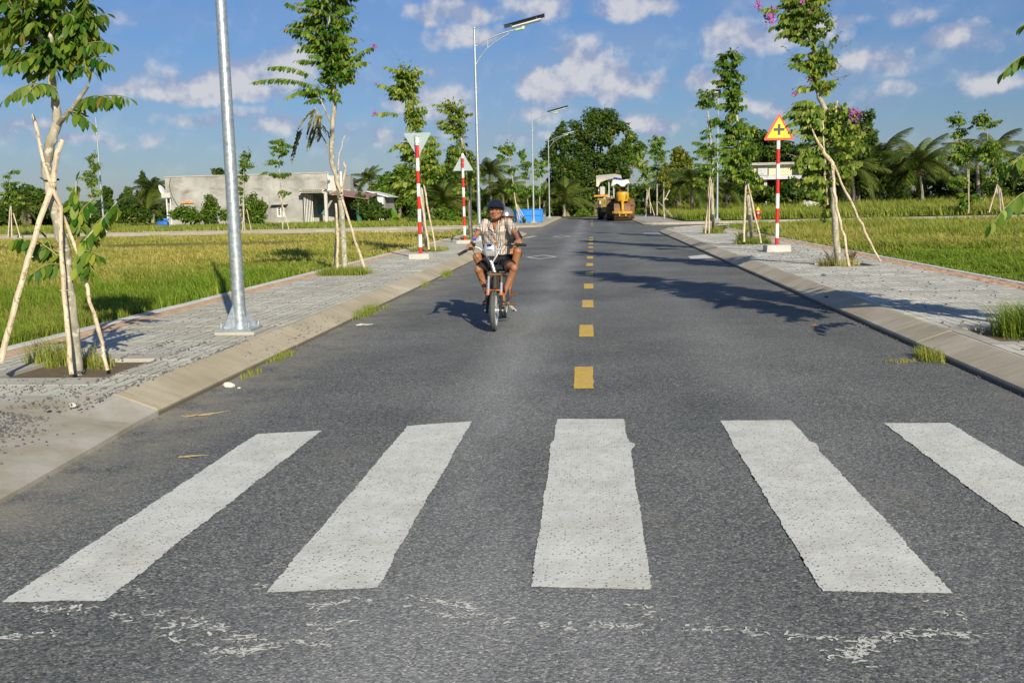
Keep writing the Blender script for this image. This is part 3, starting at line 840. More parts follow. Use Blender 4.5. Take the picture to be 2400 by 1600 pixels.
# ---- loose gravel
def gravel():
    r = random.Random(5)
    ico = bmesh.new(); bmesh.ops.create_icosphere(ico, subdivisions=1, radius=1.); iv = np.array([v.co[:] for v in ico.verts]); fi = np.array([[v.index for v in f.verts] for f in ico.faces]); ico.free()
    spots = []
    for k in range(1300):   # heap on the dropped slab and along its back
        y_ = 5.05 + r.random() * 1.05; x_ = -3.62 + abs(r.gauss(0, .16)) * (1 if y_ < 5.8 else .4) - r.random() * .5
        if y_ > 6.3: continue
        u = min(1, max(0, (-2.98 - x_) / .95)); spots.append((x_, y_, .03 + .12 * u * (1.1 if u < .5 else 1), r.uniform(.003, .009)))
    for k in range(800):
        y_ = 6.1 + abs(r.gauss(0, 1.7)); x_ = r.uniform(-4.9, -3.36)
        if y_ < 12 and not near_pit(-1, x_, y_, .55): spots.append((x_, y_, .152, r.uniform(.002, .008) * (1 if r.random() < .95 else 2.0)))
    for k in range(420):     # in the joint lines
        c = r.choice([-3.385, -3.757, -4.129]); y_ = r.uniform(6.2, 9.4); spots.append((c + r.gauss(0, .02), y_, .152, r.uniform(.004, .012)))
    for k in range(230):
        y_ = r.uniform(8.5, 12.0); u = r.random(); spots.append((-3.06 - u * .3, y_, .045 + u * .1, r.uniform(.005, .014)))
    for k in range(350):
        spots.append((r.uniform(-5.2, -3.4), r.uniform(10, 26), .152, r.uniform(.004, .012)))
    for k in range(420):
        y_ = 7 + r.random() ** 1.5 * 22; spots.append((r.uniform(3.35, 6.2), y_, .152, r.uniform(.005, .016)))
    for k in range(260):
        y_ = r.uniform(20, 30); x_ = r.gauss(4.6, .5); spots.append((x_, y_, .152, r.uniform(.006, .016)))
    for k in range(420):     # crumbs along the road edges
        s_ = r.choice((-1, 1)); y_ = r.uniform(5, 26); x_ = (XL + abs(r.gauss(0, .10))) if s_ < 0 else (XR - abs(r.gauss(0, .08)))
        spots.append((x_, y_, .002, r.uniform(.004, .011)))
    V_, F_ = [], []
    nprng = np.random.RandomState(4)
    for i, (x_, y_, z_, s_) in enumerate(spots):
        sc = np.array([r.uniform(.7, 1.3), r.uniform(.7, 1.3), r.uniform(.45, .85)]) * s_
        v = iv * (1 + nprng.uniform(-.22, .22, (12, 1))) * sc + np.array([x_, y_, z_ + s_ * .35])
        V_.append(v); F_.append(fi + 12 * i)
    o = link('gravel', np_mesh('gravel', np.concatenate(V_), np.concatenate(F_), 'gravel_stone'))
    tag(o, 'loose dark gravel chips scattered over both pavements and the kerb', 'gravel', kind='stuff')
gravel()
def pebble(p, s_, mat, label, cat='stone', group=None):
    r = random.Random(int(p[0] * 1000)); b = MB(); b.ball((0, 0, s_ * .28), (s_, s_ * .55, s_ * .4), 9, 6)
    b.v = [(x_ * r.uniform(.8, 1.2), y_ * r.uniform(.8, 1.2), z_ * r.uniform(.9, 1.2)) for x_, y_, z_ in b.v]
    tag(b.build('stone', mat, None, loc=p), label, cat, group)
pebble((-2.944, 7.7, 0), .055, 'stone_pale', 'flat pale stone on the asphalt beside the left kerb')
pebble((-3.494, 6.3, 0.13), .035, 'stone_pale', 'small whitish pebble at the back of the dropped slab')
pebble((-2.841, 7.64, 0), .016, 'stone_pale', 'tiny pale chip just right of the flat pale stone')
pebble((-3.374, 8.929, 0.15), .022, 'gravel_stone', 'dark gravel lump on the pavement in front of the near lamp post')
pebble((-4.325, 8.749, 0.15), .026, 'gravel_stone', 'dark gravel lump behind the near left tree pit')
pebble((3.708, 16.444, 0.16), .045, 'gravel_stone', 'dark stone on the right pavement near the kerb')
pebble((2.997, 13.124, 0.13), .03, 'gravel_stone', 'dark stone lying on the right kerb slope')
b = MB(); b.tube([(-2.861, 11.724, 0.01), (-2.803, 11.77, 0.014), (-2.729, 11.72, 0.014), (-2.681, 11.834, 0.01)], [.006, .010, .008, .003], 7)
tag(b.build('stick', 'stone_pale'), 'pale splintered stick in the gutter by the left kerb grass', 'stick')
for pts, lab in (([(-2.407, 5.438, 0), (-2.318, 5.421, 0.012), (-2.251, 5.487, 0)], 'dry straw lying by the far end of the leftmost stripe'),
                 ([(-2.796, 6.562, 0), (-2.649, 6.602, 0.012), (-2.58, 6.743, 0)], 'long dry straw on the dusty asphalt near the dropped slab')):
    b = MB(); q = [(p[0], p[1], p[2] + .006) for p in pts]
    b.tube(q, [.0022, .0032, .001], 5); b.tube([(q[0][0], q[0][1] + .02, .006), (q[1][0], q[1][1] - .02, .012)], [.0025, .001], 5)
    if 'long' in lab:
        for k in range(7):
            a = k * .9; b.tube([q[0], (q[0][0] + .06 * cos(a), q[0][1] + .08 * sin(a), .015)], [.002, .001], 4)
    tag(b.build('straw', 'straw'), lab, 'straw')
b = MB(); p = (2.425, 11.132, 0); b.add([(p[0] - .05, p[1], .008), (p[0], p[1] - .03, .02), (p[0] + .05, p[1], .012), (p[0], p[1] + .04, .03)], [(0, 1, 3), (1, 2, 3)])
tag(b.build('fallen_leaf', 'dead_leaf'), 'orange brown fallen leaf on the asphalt in the tree shadow', 'leaf')

# ================================================================ lamp posts
def lamp_post(loc, rz, label, footing=.42):
    t = thing('street_lamp', label, 'street lamp', loc, rz, 'solar street lamps along the pavements')
    m = MB(); m.tube([(0, 0, .06), (0, 0, 1.5), (0, 0, 5.0), (0, 0, 7.2)], [.068, .062, .045, .034], 18)
    m.tube([(0, 0, 5.2), (0, 0, 5.32)], .053, 14); m.tube([(0, 0, 5.62), (0, 0, 5.70)], .05, 14)
    m.build('pole', 'galvanised_steel', t, True)
    m = MB(); m.ball((0, 0, 7.22), .052, 12, 8); m.build('finial', 'galvanised_steel', t, True)
    m = MB(); m.box((0, 0, .05), (.36, .36, .022), bev=.004); m.build('base_plate', 'galvanised_steel', t)
    m = MB(); m.box((.01, -.01, .019), (footing, footing, .038), bev=.008); m.build('footing', 'weathered_concrete', t)
    for k in range(4):
        a = k * pi / 2 + pi / 4
        M = Matrix.Rotation(a, 4, 'Z') @ Matrix.Rotation(pi / 2, 4, 'X')
        m = MB(); m.prism([(.05, .062), (.185, .062), (.175, .09), (.066, .30), (.05, .30)], -.006, .006, M); m.build('gusset', 'galvanised_steel', t)
        c = (.145 * (1 if k in (0, 3) else -1), .145 * (1 if k < 2 else -1))
        m = MB(); m.tube([(*c, .06), (*c, .125)], .010, 8); m.tube([(*c, .061), (*c, .084)], .021, 6); m.build('bolt', 'galvanised_steel', t)
    arm = [(.03, 0, 6.62), (.35, 0, 6.80), (.75, 0, 6.97), (1.15, 0, 7.08), (1.45, 0, 7.13)]
    brace = [(.03, 0, 6.02), (.16, 0, 6.25), (.42, 0, 6.55), (.75, 0, 6.78), (1.2, 0, 7.03)]
    m = MB(); m.tube(arm, .026, 10); m.build('arm', 'galvanised_steel', t, True)
    m = MB(); m.tube(brace, .02, 10); m.tube([(.44, 0, 6.56), (.44, 0, 6.84)], .016, 8); m.build('brace', 'galvanised_steel', t, True)
    R = Matrix.Rotation(-radians(13.5), 3, 'Y')
    def at_(x, y, z): return Vector((1.55, 0, 7.2)) + R @ Vector((x, y, z))
    m = MB(); m.tube([(1.40, 0, 7.12), (1.66, 0, 7.17)], .042, 10); m.box((1.66, 0, 7.19), (.12, .09, .13), bev=.02); m.build('lamp_bracket', 'lamp_green', t, True)
    m = MB(); m.box(at_(.25, 0, .08), (1.02, .26, .055), M=R, bev=.015); m.build('lamp_housing', 'white_enamel', t)
    m = MB(); m.box(at_(.42, 0, .046), (.55, .2, .012), M=R); m.build('led_panel', 'lamp_green', t)
    m = MB(); m.box(at_(.20, 0, .165), (1.42, .56, .03), M=R, bev=.004)
    pn = m.build('solar_panel', 'solar_cell', t)
    for dx in (-.28, .62):
        m = MB(); m.box(at_(dx, 0, .13), (.07, .30, .06), M=R, bev=.01); m.build('panel_clamp', 'white_enamel', t)
    return t
def _l(p, z): return (p[0], p[1], z)
lamp_post((-3.66, 9.98, .15), radians(0), 'nearest galvanised lamp post, thick pole with gusseted base plate on the left pavement')
lamp_post((-3.965, 34.8, .15), radians(2), 'lamp post with curved arm and solar panel, directly behind the two motorbike riders')
lamp_post((-3.96, 66.9, .15), 0, 'lamp post standing in front of the blue box beyond the crossing')
lamp_post((-3.84, 88.6, .15), 0, 'farthest lamp post on the left, right of the blue box', )
p1 = (7.564, 62.2, 0.235); lamp_post((p1[0], 62.2, .15), radians(-100), 'lamp post on the right behind the young trees, seen end on')
p1 = (-31.309, 62, 0.112); lamp_post((p1[0], 62.0, .15), radians(-98), 'lamp post far left behind the near left tree')

# ================================================================ road signs
def rounded_tri(side, r, up=True, n=6):
    h = side * math.sqrt(3) / 2
    vs = [Vector((-side / 2, 0)), Vector((side / 2, 0)), Vector((0, h))]
    out = []
    for i, c in enumerate(vs):
        cen = Vector((0, h / 3)); d = (cen - c).normalized(); cc = c + d * (r * 2)
        base = math.atan2(-d.y, -d.x)
        for k in range(n + 1):
            a = base - pi / 3 + 2 * pi / 3 * k / n; out.append((cc.x + r * cos(a), cc.y + r * sin(a)))
    if not up: out = [(-x, h - y) for x, y in out]
    return out
def sign_post(loc, label, top, first, band, plate_z, side, up, front, rz=0., cat='road sign', block=.18):
    t = thing('road_sign', label, cat, loc, rz)
    bands = [0, first]
    while bands[-1] + band < top: bands.append(bands[-1] + band)
    if top - bands[-1] > .05: bands.append(top)
    else: bands[-1] = top
    m = MB()
    for i, (a, b_) in enumerate(zip(bands, bands[1:])):
        m.mat(i % 2); m.tube([(0, 0, a), (0, 0, b_)], .044, 18, cap=(i in (0, len(bands) - 2)))
    m.build('striped_pole', ['red_enamel', 'white_enamel'], t, True)
    m = MB(); m.box((0, 0, -block / 2 + .01), (.56 if front else .49, .46, block), bev=.012)
    for i, v in enumerate(m.v): m.v[i] = (v[0] + .008 * sin(i * 7.), v[1] + .008 * sin(i * 5.), v[2])
    m.build('concrete_block', 'concrete', t)
    M = Matrix.Translation((0, (-.052 if front else .052), plate_z)) @ Matrix.Rotation(pi / 2, 4, 'X')
    if front:
        m = MB(); m.prism(rounded_tri(side, .028), 0, .004, M); m.build('plate', 'sign_red', t)
        s2 = side * .765; off = (side - s2) * math.sqrt(3) / 2 / 3
        m = MB(); m.prism([(x, y + off) for x, y in rounded_tri(s2, .006)], .0042, .0055, M); m.build('yellow_field', 'sign_yellow', t)
        m = MB(); cy = side * .335; a, w = .127, .031
        m.prism([(-w, cy - a), (w, cy - a), (w, cy - w), (a, cy - w), (a, cy + w), (w, cy + w), (w, cy + a), (-w, cy + a), (-w, cy + w), (-a, cy + w), (-a, cy - w), (-w, cy - w)], .0056, .007, M)
        m.build('crossroads_symbol', 'sign_black', t)
        for yy in (side * .715, side * .115):
            m = MB(); m.ball(M @ Vector((0, yy, .006)), .014, 8, 5); m.build('bolt', 'white_enamel', t, True)
    else:
        m = MB(); m.prism(rounded_tri(side, .02, up), -.004, 0, M); m.build('plate', 'sign_back', t)
        h = side * .866
        for zz in ((.09, .26) if up else (h - .06, h - .24)):
            m = MB(); m.tube([(-.05, .052, plate_z + zz - .012), (-.05, -.03, plate_z + zz - .012), (0, -.048, plate_z + zz - .012), (.05, -.03, plate_z + zz - .012), (.05, .052, plate_z + zz - .012)], .006, 6); m.build('clamp', 'satin_silver', t)
    for zz in (top - .05, top - .5, top - .56):
        m = MB(); m.tube([(0, -.038, zz), (0, -.050, zz)], .010, 8); m.build('rivet', 'sign_black' if zz > top - .1 else 'satin_silver', t)
    return t
sign_post((-4.205, 24.1, .265), 'back of an inverted triangular sign on a red and white striped pole, left pavement', 2.79, .165, .305, (-4.207, 24.1, 2.622)[2] - .32, .69, False, False, radians(-4))
sign_post((-4.30, 33.3, .255), 'back of an upright triangular sign on a red and white striped pole behind the motorbike', 2.86, .16, .318, 2.30, .70, True, False, radians(-3))
sign_post((4.40, 24.5, .30), 'yellow crossroads warning triangle with red border on a striped pole, right pavement', 2.95, .175, .350, (4.368, 24.5, 2.78)[2] - .30, .735, True, True, radians(3))

# ================================================================ hydrants
def hydrant(loc, label):
    t = thing('fire_hydrant', label, 'hydrant', loc)
    m = MB(); m.tube([(0, 0, 0), (0, 0, .05)], .15, 14); m.tube([(0, 0, .05), (0, 0, .36), (0, 0, .50)], [.085, .085, .13], 14)
    m.tube([(0, 0, .50), (0, 0, .56)], .15, 14); m.tube([(0, 0, .14), (0, 0, .17)], .11, 12); m.build('barrel', 'hydrant_red', t, True)
    for s_ in (-1, 1):
        m = MB(); m.tube([(s_ * .10, 0, .45), (s_ * .20, 0, .45)], .06, 10); m.tube([(s_ * .19, 0, .45), (s_ * .23, 0, .45)], .075, 8); m.build('side_outlet', 'hydrant_red', t, True)
    m = MB(); m.tube([(0, -.08, .42), (0, -.17, .42)], .07, 12); m.build('front_outlet', 'satin_silver', t, True)
    m = MB(); m.tube([(0, 0, .56), (0, 0, .62), (0, 0, .70), (0, 0, .78)], [.13, .12, .05, .025], 12); m.build('bonnet', 'hydrant_yellow', t, True)
p = (10.053, 62.5, 0.205); hydrant((p[0], 62.5, .15), 'small red fire hydrant with yellow cap on the far right pavement')

# ================================================================ blue box
def blue_box():
    x0, x1 = (-5.46, 70.5, 0.098)[0], (-3.636, 70.5, 0.121)[0]; w = x1 - x0; D = 1.15; Hh = .88
    t = thing('blue_box', 'large bright blue ribbed plastic box on the pavement beyond the crossing', 'plastic box', ((x0 + x1) / 2, 71.1, .15))
    def side(W, M, cols):
        for i in range(cols):
            for j in range(2):
                m = MB(); cw, ch = W / cols - .05, Hh / 2 - .05
                cx, cz = -W / 2 + (i + .5) * W / cols, .02 + (j + .5) * Hh / 2
                m.box((cx, 0, cz), (cw, .02, ch), bev=.004); m.v = [tuple(M @ Vector(v)) for v in m.v]; m.build('panel', 'blue_plastic', t)
        for i in range(cols + 1):
            m = MB(); m.box((-W / 2 + i * W / cols, -.025, Hh / 2 + .02), (.05, .05, Hh), bev=.01); m.v = [tuple(M @ Vector(v)) for v in m.v]; m.build('rib', 'blue_plastic', t)
        for z in (.03, Hh / 2 + .02, Hh):
            m = MB(); m.box((0, -.028, z), (W, .06, .05), bev=.01); m.v = [tuple(M @ Vector(v)) for v in m.v]; m.build('rail', 'blue_plastic', t)
    side(w, Matrix.Translation((0, -D / 2, 0)), 3)
    side(w, Matrix.Translation((0, D / 2, 0)) @ Matrix.Rotation(pi, 4, 'Z'), 3)
    side(D, Matrix.Translation((w / 2, 0, 0)) @ Matrix.Rotation(pi / 2, 4, 'Z'), 2)
    side(D, Matrix.Translation((-w / 2, 0, 0)) @ Matrix.Rotation(-pi / 2, 4, 'Z'), 2)
    m = MB(); m.box((0, 0, Hh - .02), (w - .03, D - .03, .03)); m.build('lid', 'blue_plastic', t)
blue_box()

# ================================================================ road rollers
def roller():
    D = 76.0
    c0 = (2.186, 76, -0.049); base = (c0[0], D, 0.0)
    t = thing('road_roller', 'yellow three wheel road roller with white cloth canopy parked at the end of the road', 'road roller', base)
    def X(p): return p[0] - base[0]
    hw = .61
    m = MB(); m.tube([(-hw, .7, .66), (hw, .7, .66)], .66, 40); m.build('front_drum', 'rusty_steel', t, True)
    m = MB(); m.tube([(-hw - .04, .7, .66), (hw + .04, .7, .66)], .10, 12); m.build('drum_axle', 'machine_dark', t, True)
    m = MB(); m.box((.02, -.06, .62), (1.32, .12, .20), bev=.02); m.build('front_beam', 'machine_yellow', t)
    for s_ in (-1, 1):
        m = MB(); m.box((s_ * .71, .32, .62), (.09, .90, .17), bev=.02); m.build('side_beam', 'machine_yellow', t)
    for dx in (-.21, .26):
        m = MB(); m.box((dx, -.04, .44), (.10, .05, .18), bev=.01); m.build('scraper_bracket', 'machine_yellow', t)
    m = MB(); m.box((0, -.02, .36), (1.15, .03, .05)); m.build('scraper', 'machine_dark', t)
    m = MB(); m.tube([(.02, -.07, .70), (.02, -.07, 1.10), (.02, .1, 1.38), (.02, .7, 1.50)], [.10, .10, .12, .16], 10); m.build('yoke', 'machine_yellow', t, True)
    # bulbous yellow hood
    m = MB(); pts = []
    prof = [(.40, 1.44), (.44, 1.48), (.485, 1.85), (.49, 2.04), (.45, 2.15), (.30, 2.19)]
    vs = []; n = 20
    for r_, z in prof:
        for k in range(n):
            a = 2 * pi * k / n; ca, sa = cos(a), sin(a)
            q = (abs(ca) ** 3 + abs(sa) ** 3) ** (-1 / 3); vs.append((.06 + r_ * ca * q, 1.1 + r_ * 1.25 * sa * q, z))
    fs = [(j * n + k, j * n + (k + 1) % n, (j + 1) * n + (k + 1) % n, (j + 1) * n + k) for j in range(len(prof) - 1) for k in range(n)]
    fs += [tuple(range(n - 1, -1, -1)), tuple((len(prof) - 1) * n + k for k in range(n))]
    m.add(vs, fs); m.build('hood', 'machine_yellow', t, True)
    m = MB(); m.tube([(.28, .50, 2.05), (.33, .49, 1.85), (.31, .50, 1.6)], .02, 6); m.build('hose', 'machine_dark', t, True)
    m = MB(); m.ball((.06, .9, 2.2), (.16, .2, .08), 10, 6); m.build('filler_cap', 'machine_dark', t, True)
    m = MB(); m.box((0, 2.3, 1.25), (1.0, 2.2, .75), bev=.04); m.build('engine_body', 'rust_brown', t)
    m = MB(); m.box((0, 2.9, 1.68), (1.35, 1.2, .07), bev=.01); m.build('platform', 'machine_yellow', t)
    for sx, w in ((-1, .56), (1, .44)):
        x0 = X((1.047, 79.5, 0.812)) if sx < 0 else X((2.78, 79.5, 0.776)); x1 = X((1.679, 79.5, 0.799)) if sx < 0 else X((3.219, 79.5, 0.766))
        m = MB(); m.tube([(x0, 3.5, .84), (x1, 3.5, .84)], .84, 44); m.build('rear_drum', 'rust_brown', t, True)
        m = MB(); m.tube([(x0 - .01, 3.5, .84), (x1 + .01, 3.5, .84)], .2, 16); m.build('drum_hub', 'machine_dark', t, True)
        m = MB(); m.box(((x0 + x1) / 2, 2.64, 1.15), (abs(x1 - x0) * .8, .03, .06), bev=.005); m.build('drum_scraper', 'machine_dark', t)
    m = MB(); m.tube([(-.10, 1.9, 1.7), (-.12, 1.75, 2.75)], .045, 10); m.build('steering_post', 'orange_paint', t, True)
    m = MB(); m.torus((-.12, 1.8, 2.35), .19, .02, Matrix.Rotation(pi / 2, 3, 'Y') @ Matrix.Rotation(.3, 3, 'Z'), 20, 6); m.build('steering_wheel', 'machine_dark', t, True)
    m = MB(); m.box((.1, 2.9, 2.05), (.5, .45, .10), bev=.03); m.box((.1, 3.12, 2.32), (.5, .10, .5), bev=.03); m.build('driver_seat', 'machine_dark', t)
    for sx in (-.62, .50):
        for yy in (1.35, 3.3):
            m = MB(); m.tube([(sx, yy, 1.7), (sx, yy, 2.95)], .02, 8); m.build('canopy_post', 'satin_silver', t, True)
    # cloth canopy with sagging skirts
    r = random.Random(3); nx, ny = 14, 12; vs = []
    for j in range(ny + 1):
        for i in range(nx + 1):
            u, v = i / nx, j / ny; x_ = -.80 + 1.42 * u; y_ = 1.2 + 2.3 * v
            e = min(u, 1 - u, v * .9, (1 - v) * .9); z_ = 3.08 + .03 * sin(u * 9) + .02 * sin(v * 14)
            if e < .02:
                z_ -= .36 + .10 * sin(u * 11 + 1) + .05 * r.random(); x_ = x_ * 1.0 + (-.02 if u < .5 else .02)
            elif e < .09: z_ -= .03
            vs.append((x_, y_, z_))
    fs = [(j * (nx + 1) + i, j * (nx + 1) + i + 1, (j + 1) * (nx + 1) + i + 1, (j + 1) * (nx + 1) + i) for j in range(ny) for i in range(nx)]
    m = MB(); m.add(vs, fs); m.build('canopy', 'canvas_white', t, True, angle=80)

    # the machine parked behind it
    D2 = 83.0; q = (0.729, 83, 0.011); b2 = (q[0], D2, 0)
    t = thing('compactor', 'dull shaded yellow compactor with tattered beige canopy, parked left behind the three wheel roller', 'road roller', b2)
    def XX(p): return p[0] - b2[0]
    xl, xr = XX((0.326, 83, 1.158)), XX((1.667, 83, 1.129))
    m = MB(); m.box(((xl + xr) / 2, 1.8, 1.12), (xr - xl, 3.4, 1.25), bev=.06); m.build('body', 'machine_shaded', t)
    for k, (a, b_) in enumerate((((505, 870), (560, 1150)), ((600, 870), (655, 1150)))):
        pa, pb = ((0.406, 83, 1.618), (0.646, 83, 0.618)) if k == 0 else ((0.78, 83, 1.609), (1.021, 83, 0.61))
        m = MB(); m.box(((XX(pa) + XX(pb)) / 2, .08, (pa[2] + pb[2]) / 2), (XX(pb) - XX(pa), .05, pa[2] - pb[2]), bev=.01); m.build('door_panel', 'machine_dark' if k == 0 else 'machine_shaded', t)
        m = MB(); m.box(((XX(pa) + XX(pb)) / 2 + .05, .04, (pa[2] + pb[2]) / 2 + .3), (.10, .03, .30), bev=.01); m.build('louvre', 'canvas_white' if k == 0 else 'rust_brown', t)
    for k in range(4):
        m = MB(); xx = xl + .25 + k * (xr - xl - .5) / 3; m.tube([(xx - .17, .55, .48), (xx + .17, .55, .48)], .48, 24); m.build('front_tyre', 'black_rubber', t, True)
    for k in range(4):
        m = MB(); xx = xl + .25 + k * (xr - xl - .5) / 3; m.tube([(xx - .17, 3.2, .48), (xx + .17, 3.2, .48)], .48, 20); m.build('rear_tyre', 'black_rubber', t, True)
    m = MB(); m.box((XX((0.658, 83, 1.949)), .55, (0.658, 83, 1.949)[2]), (1.15, .9, .14), bev=.02); m.build('platform', 'orange_paint', t)
    s0, s1 = (0.568, 83.6, 2.079), (0.993, 83.6, 2.711)
    m = MB(); m.box(((XX(s0) + XX(s1)) / 2, .9, (s0[2] + s1[2]) / 2), (XX(s1) - XX(s0), .12, s1[2] - s0[2]), bev=.05); m.build('seat_back', 'seat_grey', t)
    m = MB(); m.box(((XX(s0) + XX(s1)) / 2, .65, s0[2]), (XX(s1) - XX(s0), .5, .12), bev=.04); m.build('seat', 'seat_grey', t)
    for cx in ((1.322, 83.8, 2.243), (1.744, 84.6, 2.241), (0.474, 84.6, 2.27)):
        m = MB(); m.tube([(XX(cx), cx[1] - D2, 1.7), (XX(cx), cx[1] - D2, (1.331, 83.8, 3.276)[2])], .035, 8); m.build('canopy_post', 'white_enamel', t, True)
    vs = []; nx, ny = 12, 8; L0, R0 = XX((0.283, 84, 3.305)), XX((2.386, 84, 3.256)); zt, zl = (1.849, 84, 3.464)[2], (0.284, 84, 3.359)[2]
    for j in range(ny + 1):
        for i in range(nx + 1):
            u, v = i / nx, j / ny
            z_ = zl + (zt - zl) * min(1, u / .75) - (.12 * max(0, u - .75) / .25) - .06 * sin(v * pi * 3) * .3
            y_ = .3 + 2.6 * v; z_ += .42 * v - .1
            if v < .01: z_ -= (.55 if u < .12 else .30 * max(0, 1 - u * 2.1) + .03)
            vs.append((L0 + (R0 - L0) * u, y_, z_))
    fs = [(j * (nx + 1) + i, j * (nx + 1) + i + 1, (j + 1) * (nx + 1) + i + 1, (j + 1) * (nx + 1) + i) for j in range(ny) for i in range(nx)]
    m = MB(); m.add(vs, fs); m.m = [1 if (k % nx) >= 8 and (k // nx) < 2 else 0 for k in range(len(fs))]; m.build('canopy', ['canvas_beige', 'canvas_blue'], t, True, angle=80)
    r = random.Random(8); q = (1.245, 82.9, 1.988)
    m = MB()
    for k in range(26):
        a = r.uniform(-.42, .42); m.ball((a, r.uniform(-.25, .25), r.random() * .32 * (1 - abs(a) * 1.5)), (r.uniform(.06, .13), r.uniform(.06, .12), r.uniform(.04, .09)), 7, 5)
    tag(m.build('rag_heap', 'seat_grey', None, True, loc=(q[0], 83.4, q[2] - .28)), 'crumpled pale rags heaped on the compactor beside its seat', 'rags', kind='stuff')
roller()

# ================================================================ the raw concrete house
def house():
    D = 82.0; Z0 = .12
    a = (-35.798, 82, 4.294); b = (-21.94, 82, 4.324); wr = (-24.115, 82, 0.94)[0]
    xl, xr = a[0], b[0]; zt0, zt1 = a[2], b[2]; dep = 9.0
    t = thing('house', 'flat roofed house of raw grey rendered concrete across the left field', 'house', ((xl + xr) / 2, D, Z0))
    cx = (xl + xr) / 2
    def L(x, y, z): return (x - cx, y, z - Z0)
    porch_top = (-23.296, 82, 2.986)[2]; porch_bot = (-23.312, 82, 2.658)[2]
    # front wall with window openings: built as strips around the openings
    wins = [((-26.319, 82, 1.683), (-25.693, 82, 0.798)), ((-32.018, 82, 1.631), (-31.436, 82, 0.786)), ((-29.097, 82, 1.656), (-28.736, 82, 1.194))]
    wins = sorted([(w[0][0], w[1][0], w[1][2], w[0][2]) for w in wins])
    def ztop(x): return zt0 + (zt1 - zt0) * (x - xl) / (xr - xl)
    m = MB()
    def strip(x0, x1, z0, z1a, z1b):
        m.add([L(x0, 0, z0), L(x1, 0, z0), L(x1, 0, z1b), L(x0, 0, z1a), L(x0, .22, z0), L(x1, .22, z0), L(x1, .22, z1b), L(x0, .22, z1a)],
              [(0, 1, 2, 3), (5, 4, 7, 6), (3, 2, 6, 7), (1, 5, 6, 2), (4, 0, 3, 7), (0, 4, 5, 1)])
    x = xl
    for (w0, w1, z0, z1) in wins:
        strip(x, w0, 0, ztop(x), ztop(w0)); strip(w0, w1, 0, z0, z0); strip(w0, w1, z1, ztop(w0), ztop(w1)); x = w1
    strip(x, wr, 0, ztop(x), ztop(wr)); strip(wr, xr, porch_top, ztop(wr), ztop(xr))
    m.build('front_wall', 'raw_render_wall', t)
    m = MB(); m.box(L(xl + .11, dep / 2 + .23, (zt0) / 2), (.22, dep - .02, zt0)); m.build('side_wall', 'raw_render_wall', t)
    m = MB(); m.box(L(xr - .11, dep / 2 + 1.6, zt1 / 2), (.22, dep - 2.8, zt1)); m.build('side_wall', 'raw_render_wall', t)
    m = MB(); m.box(L((xl + xr) / 2, dep, zt0 / 2), (xr - xl - .5, .2, zt0 - .2)); m.build('back_wall', 'raw_render_wall', t)
    m = MB(); m.box(L((xl + xr) / 2, dep / 2 + .12, zt0 - .55), (xr - xl - .5, dep - .3, .15)); m.build('roof', 'weathered_concrete', t)
    m = MB(); m.add([L(xl - .04, -.05, zt0 - .02), L(xr + .04, -.05, zt1 - .02), L(xr + .04, .27, zt1 - .02), L(xl - .04, .27, zt0 - .02), L(xl - .04, -.05, zt0 + .07), L(xr + .04, -.05, zt1 + .07), L(xr + .04, .27, zt1 + .07), L(xl - .04, .27, zt0 + .07)],
                    [(3, 2, 1, 0), (4, 5, 6, 7), (0, 1, 5, 4), (1, 2, 6, 5), (2, 3, 7, 6), (3, 0, 4, 7)]); m.build('coping', 'weathered_concrete', t)
    for k, (w0, w1, z0, z1) in enumerate(wins):
        m = MB(); w = w1 - w0; h = z1 - z0; mid = (w0 + w1) / 2
        for u in (0, 1): m.box(L(w0 + .05 + u * (w - .10), .02, (z0 + z1) / 2), (.10, .06, h - .01))
        m.box(L(mid, .02, z0 + .05), (w - .21, .058, .09)); m.box(L(mid, .02, z1 - .05), (w - .21, .058, .09)); m.box(L(mid, .021, (z0 + z1) / 2), (.07, .05, h - .21))
        wf = m.build('window', 'white_frame', t)
        for s_ in (-1, 1):
            for j in range(5):
                m = MB(); m.box(L(mid + s_ * w * .24, .025, z0 + .14 + j * (h - .28) / 4), (w * .34, .03, .035)); m.build('bar', 'white_frame', wf)
        m = MB(); m.box(L(mid, .10, (z0 + z1) / 2), (w, .02, h)); m.build('pane', 'dark_glass', wf)
        m = MB(); m.box(L(mid, -.22, z1 + .16), (w + .75, .55, .08), bev=.01); m.build('lintel', 'weathered_concrete', t)
    # porch: slab with fretted edge, pillars, recessed wall, gate, wall painting
    p0, p1 = (-24.037, 80.6, 2.985), (-21.339, 80.6, 2.618)
    m = MB(); m.box(L((p0[0] + xr) / 2, .4, (porch_top + porch_bot) / 2 + .02), (xr - p0[0], 2.6, .10)); m.build('porch_slab', 'weathered_concrete', t)
    n = 22; fr = MB()
    for k in range(n):
        for j in range(3):
            m = MB(); x_ = p0[0] + .1 + (xr - p0[0] - .2) * (k + .5 + (.5 if j == 1 else 0)) / (n + 1)
            m.box(L(x_, -.95, porch_bot + .08 + j * .115), (.15, .10, .075), bev=.01)
            m.build('fret_block', 'brick_cream' if (k + j) % 2 else 'white_frame', t)
    m = MB(); m.box(L((p0[0] + xr) / 2, -.85, (porch_top + porch_bot) / 2), (xr - p0[0], .10, .34)); m.build('fascia', 'pillar_plaster', t)
    m = MB(); m.box(L((wr + xr) / 2 + .4, 2.9, porch_top / 2), (xr - wr + 1.6, .15, porch_top)); m.build('porch_wall', 'raw_render_wall', t)
    m = MB(); m.box(L(wr - .11, 1.6, porch_top / 2), (.2, 2.6, porch_top - .05)); m.build('porch_side', 'raw_render_wall', t)
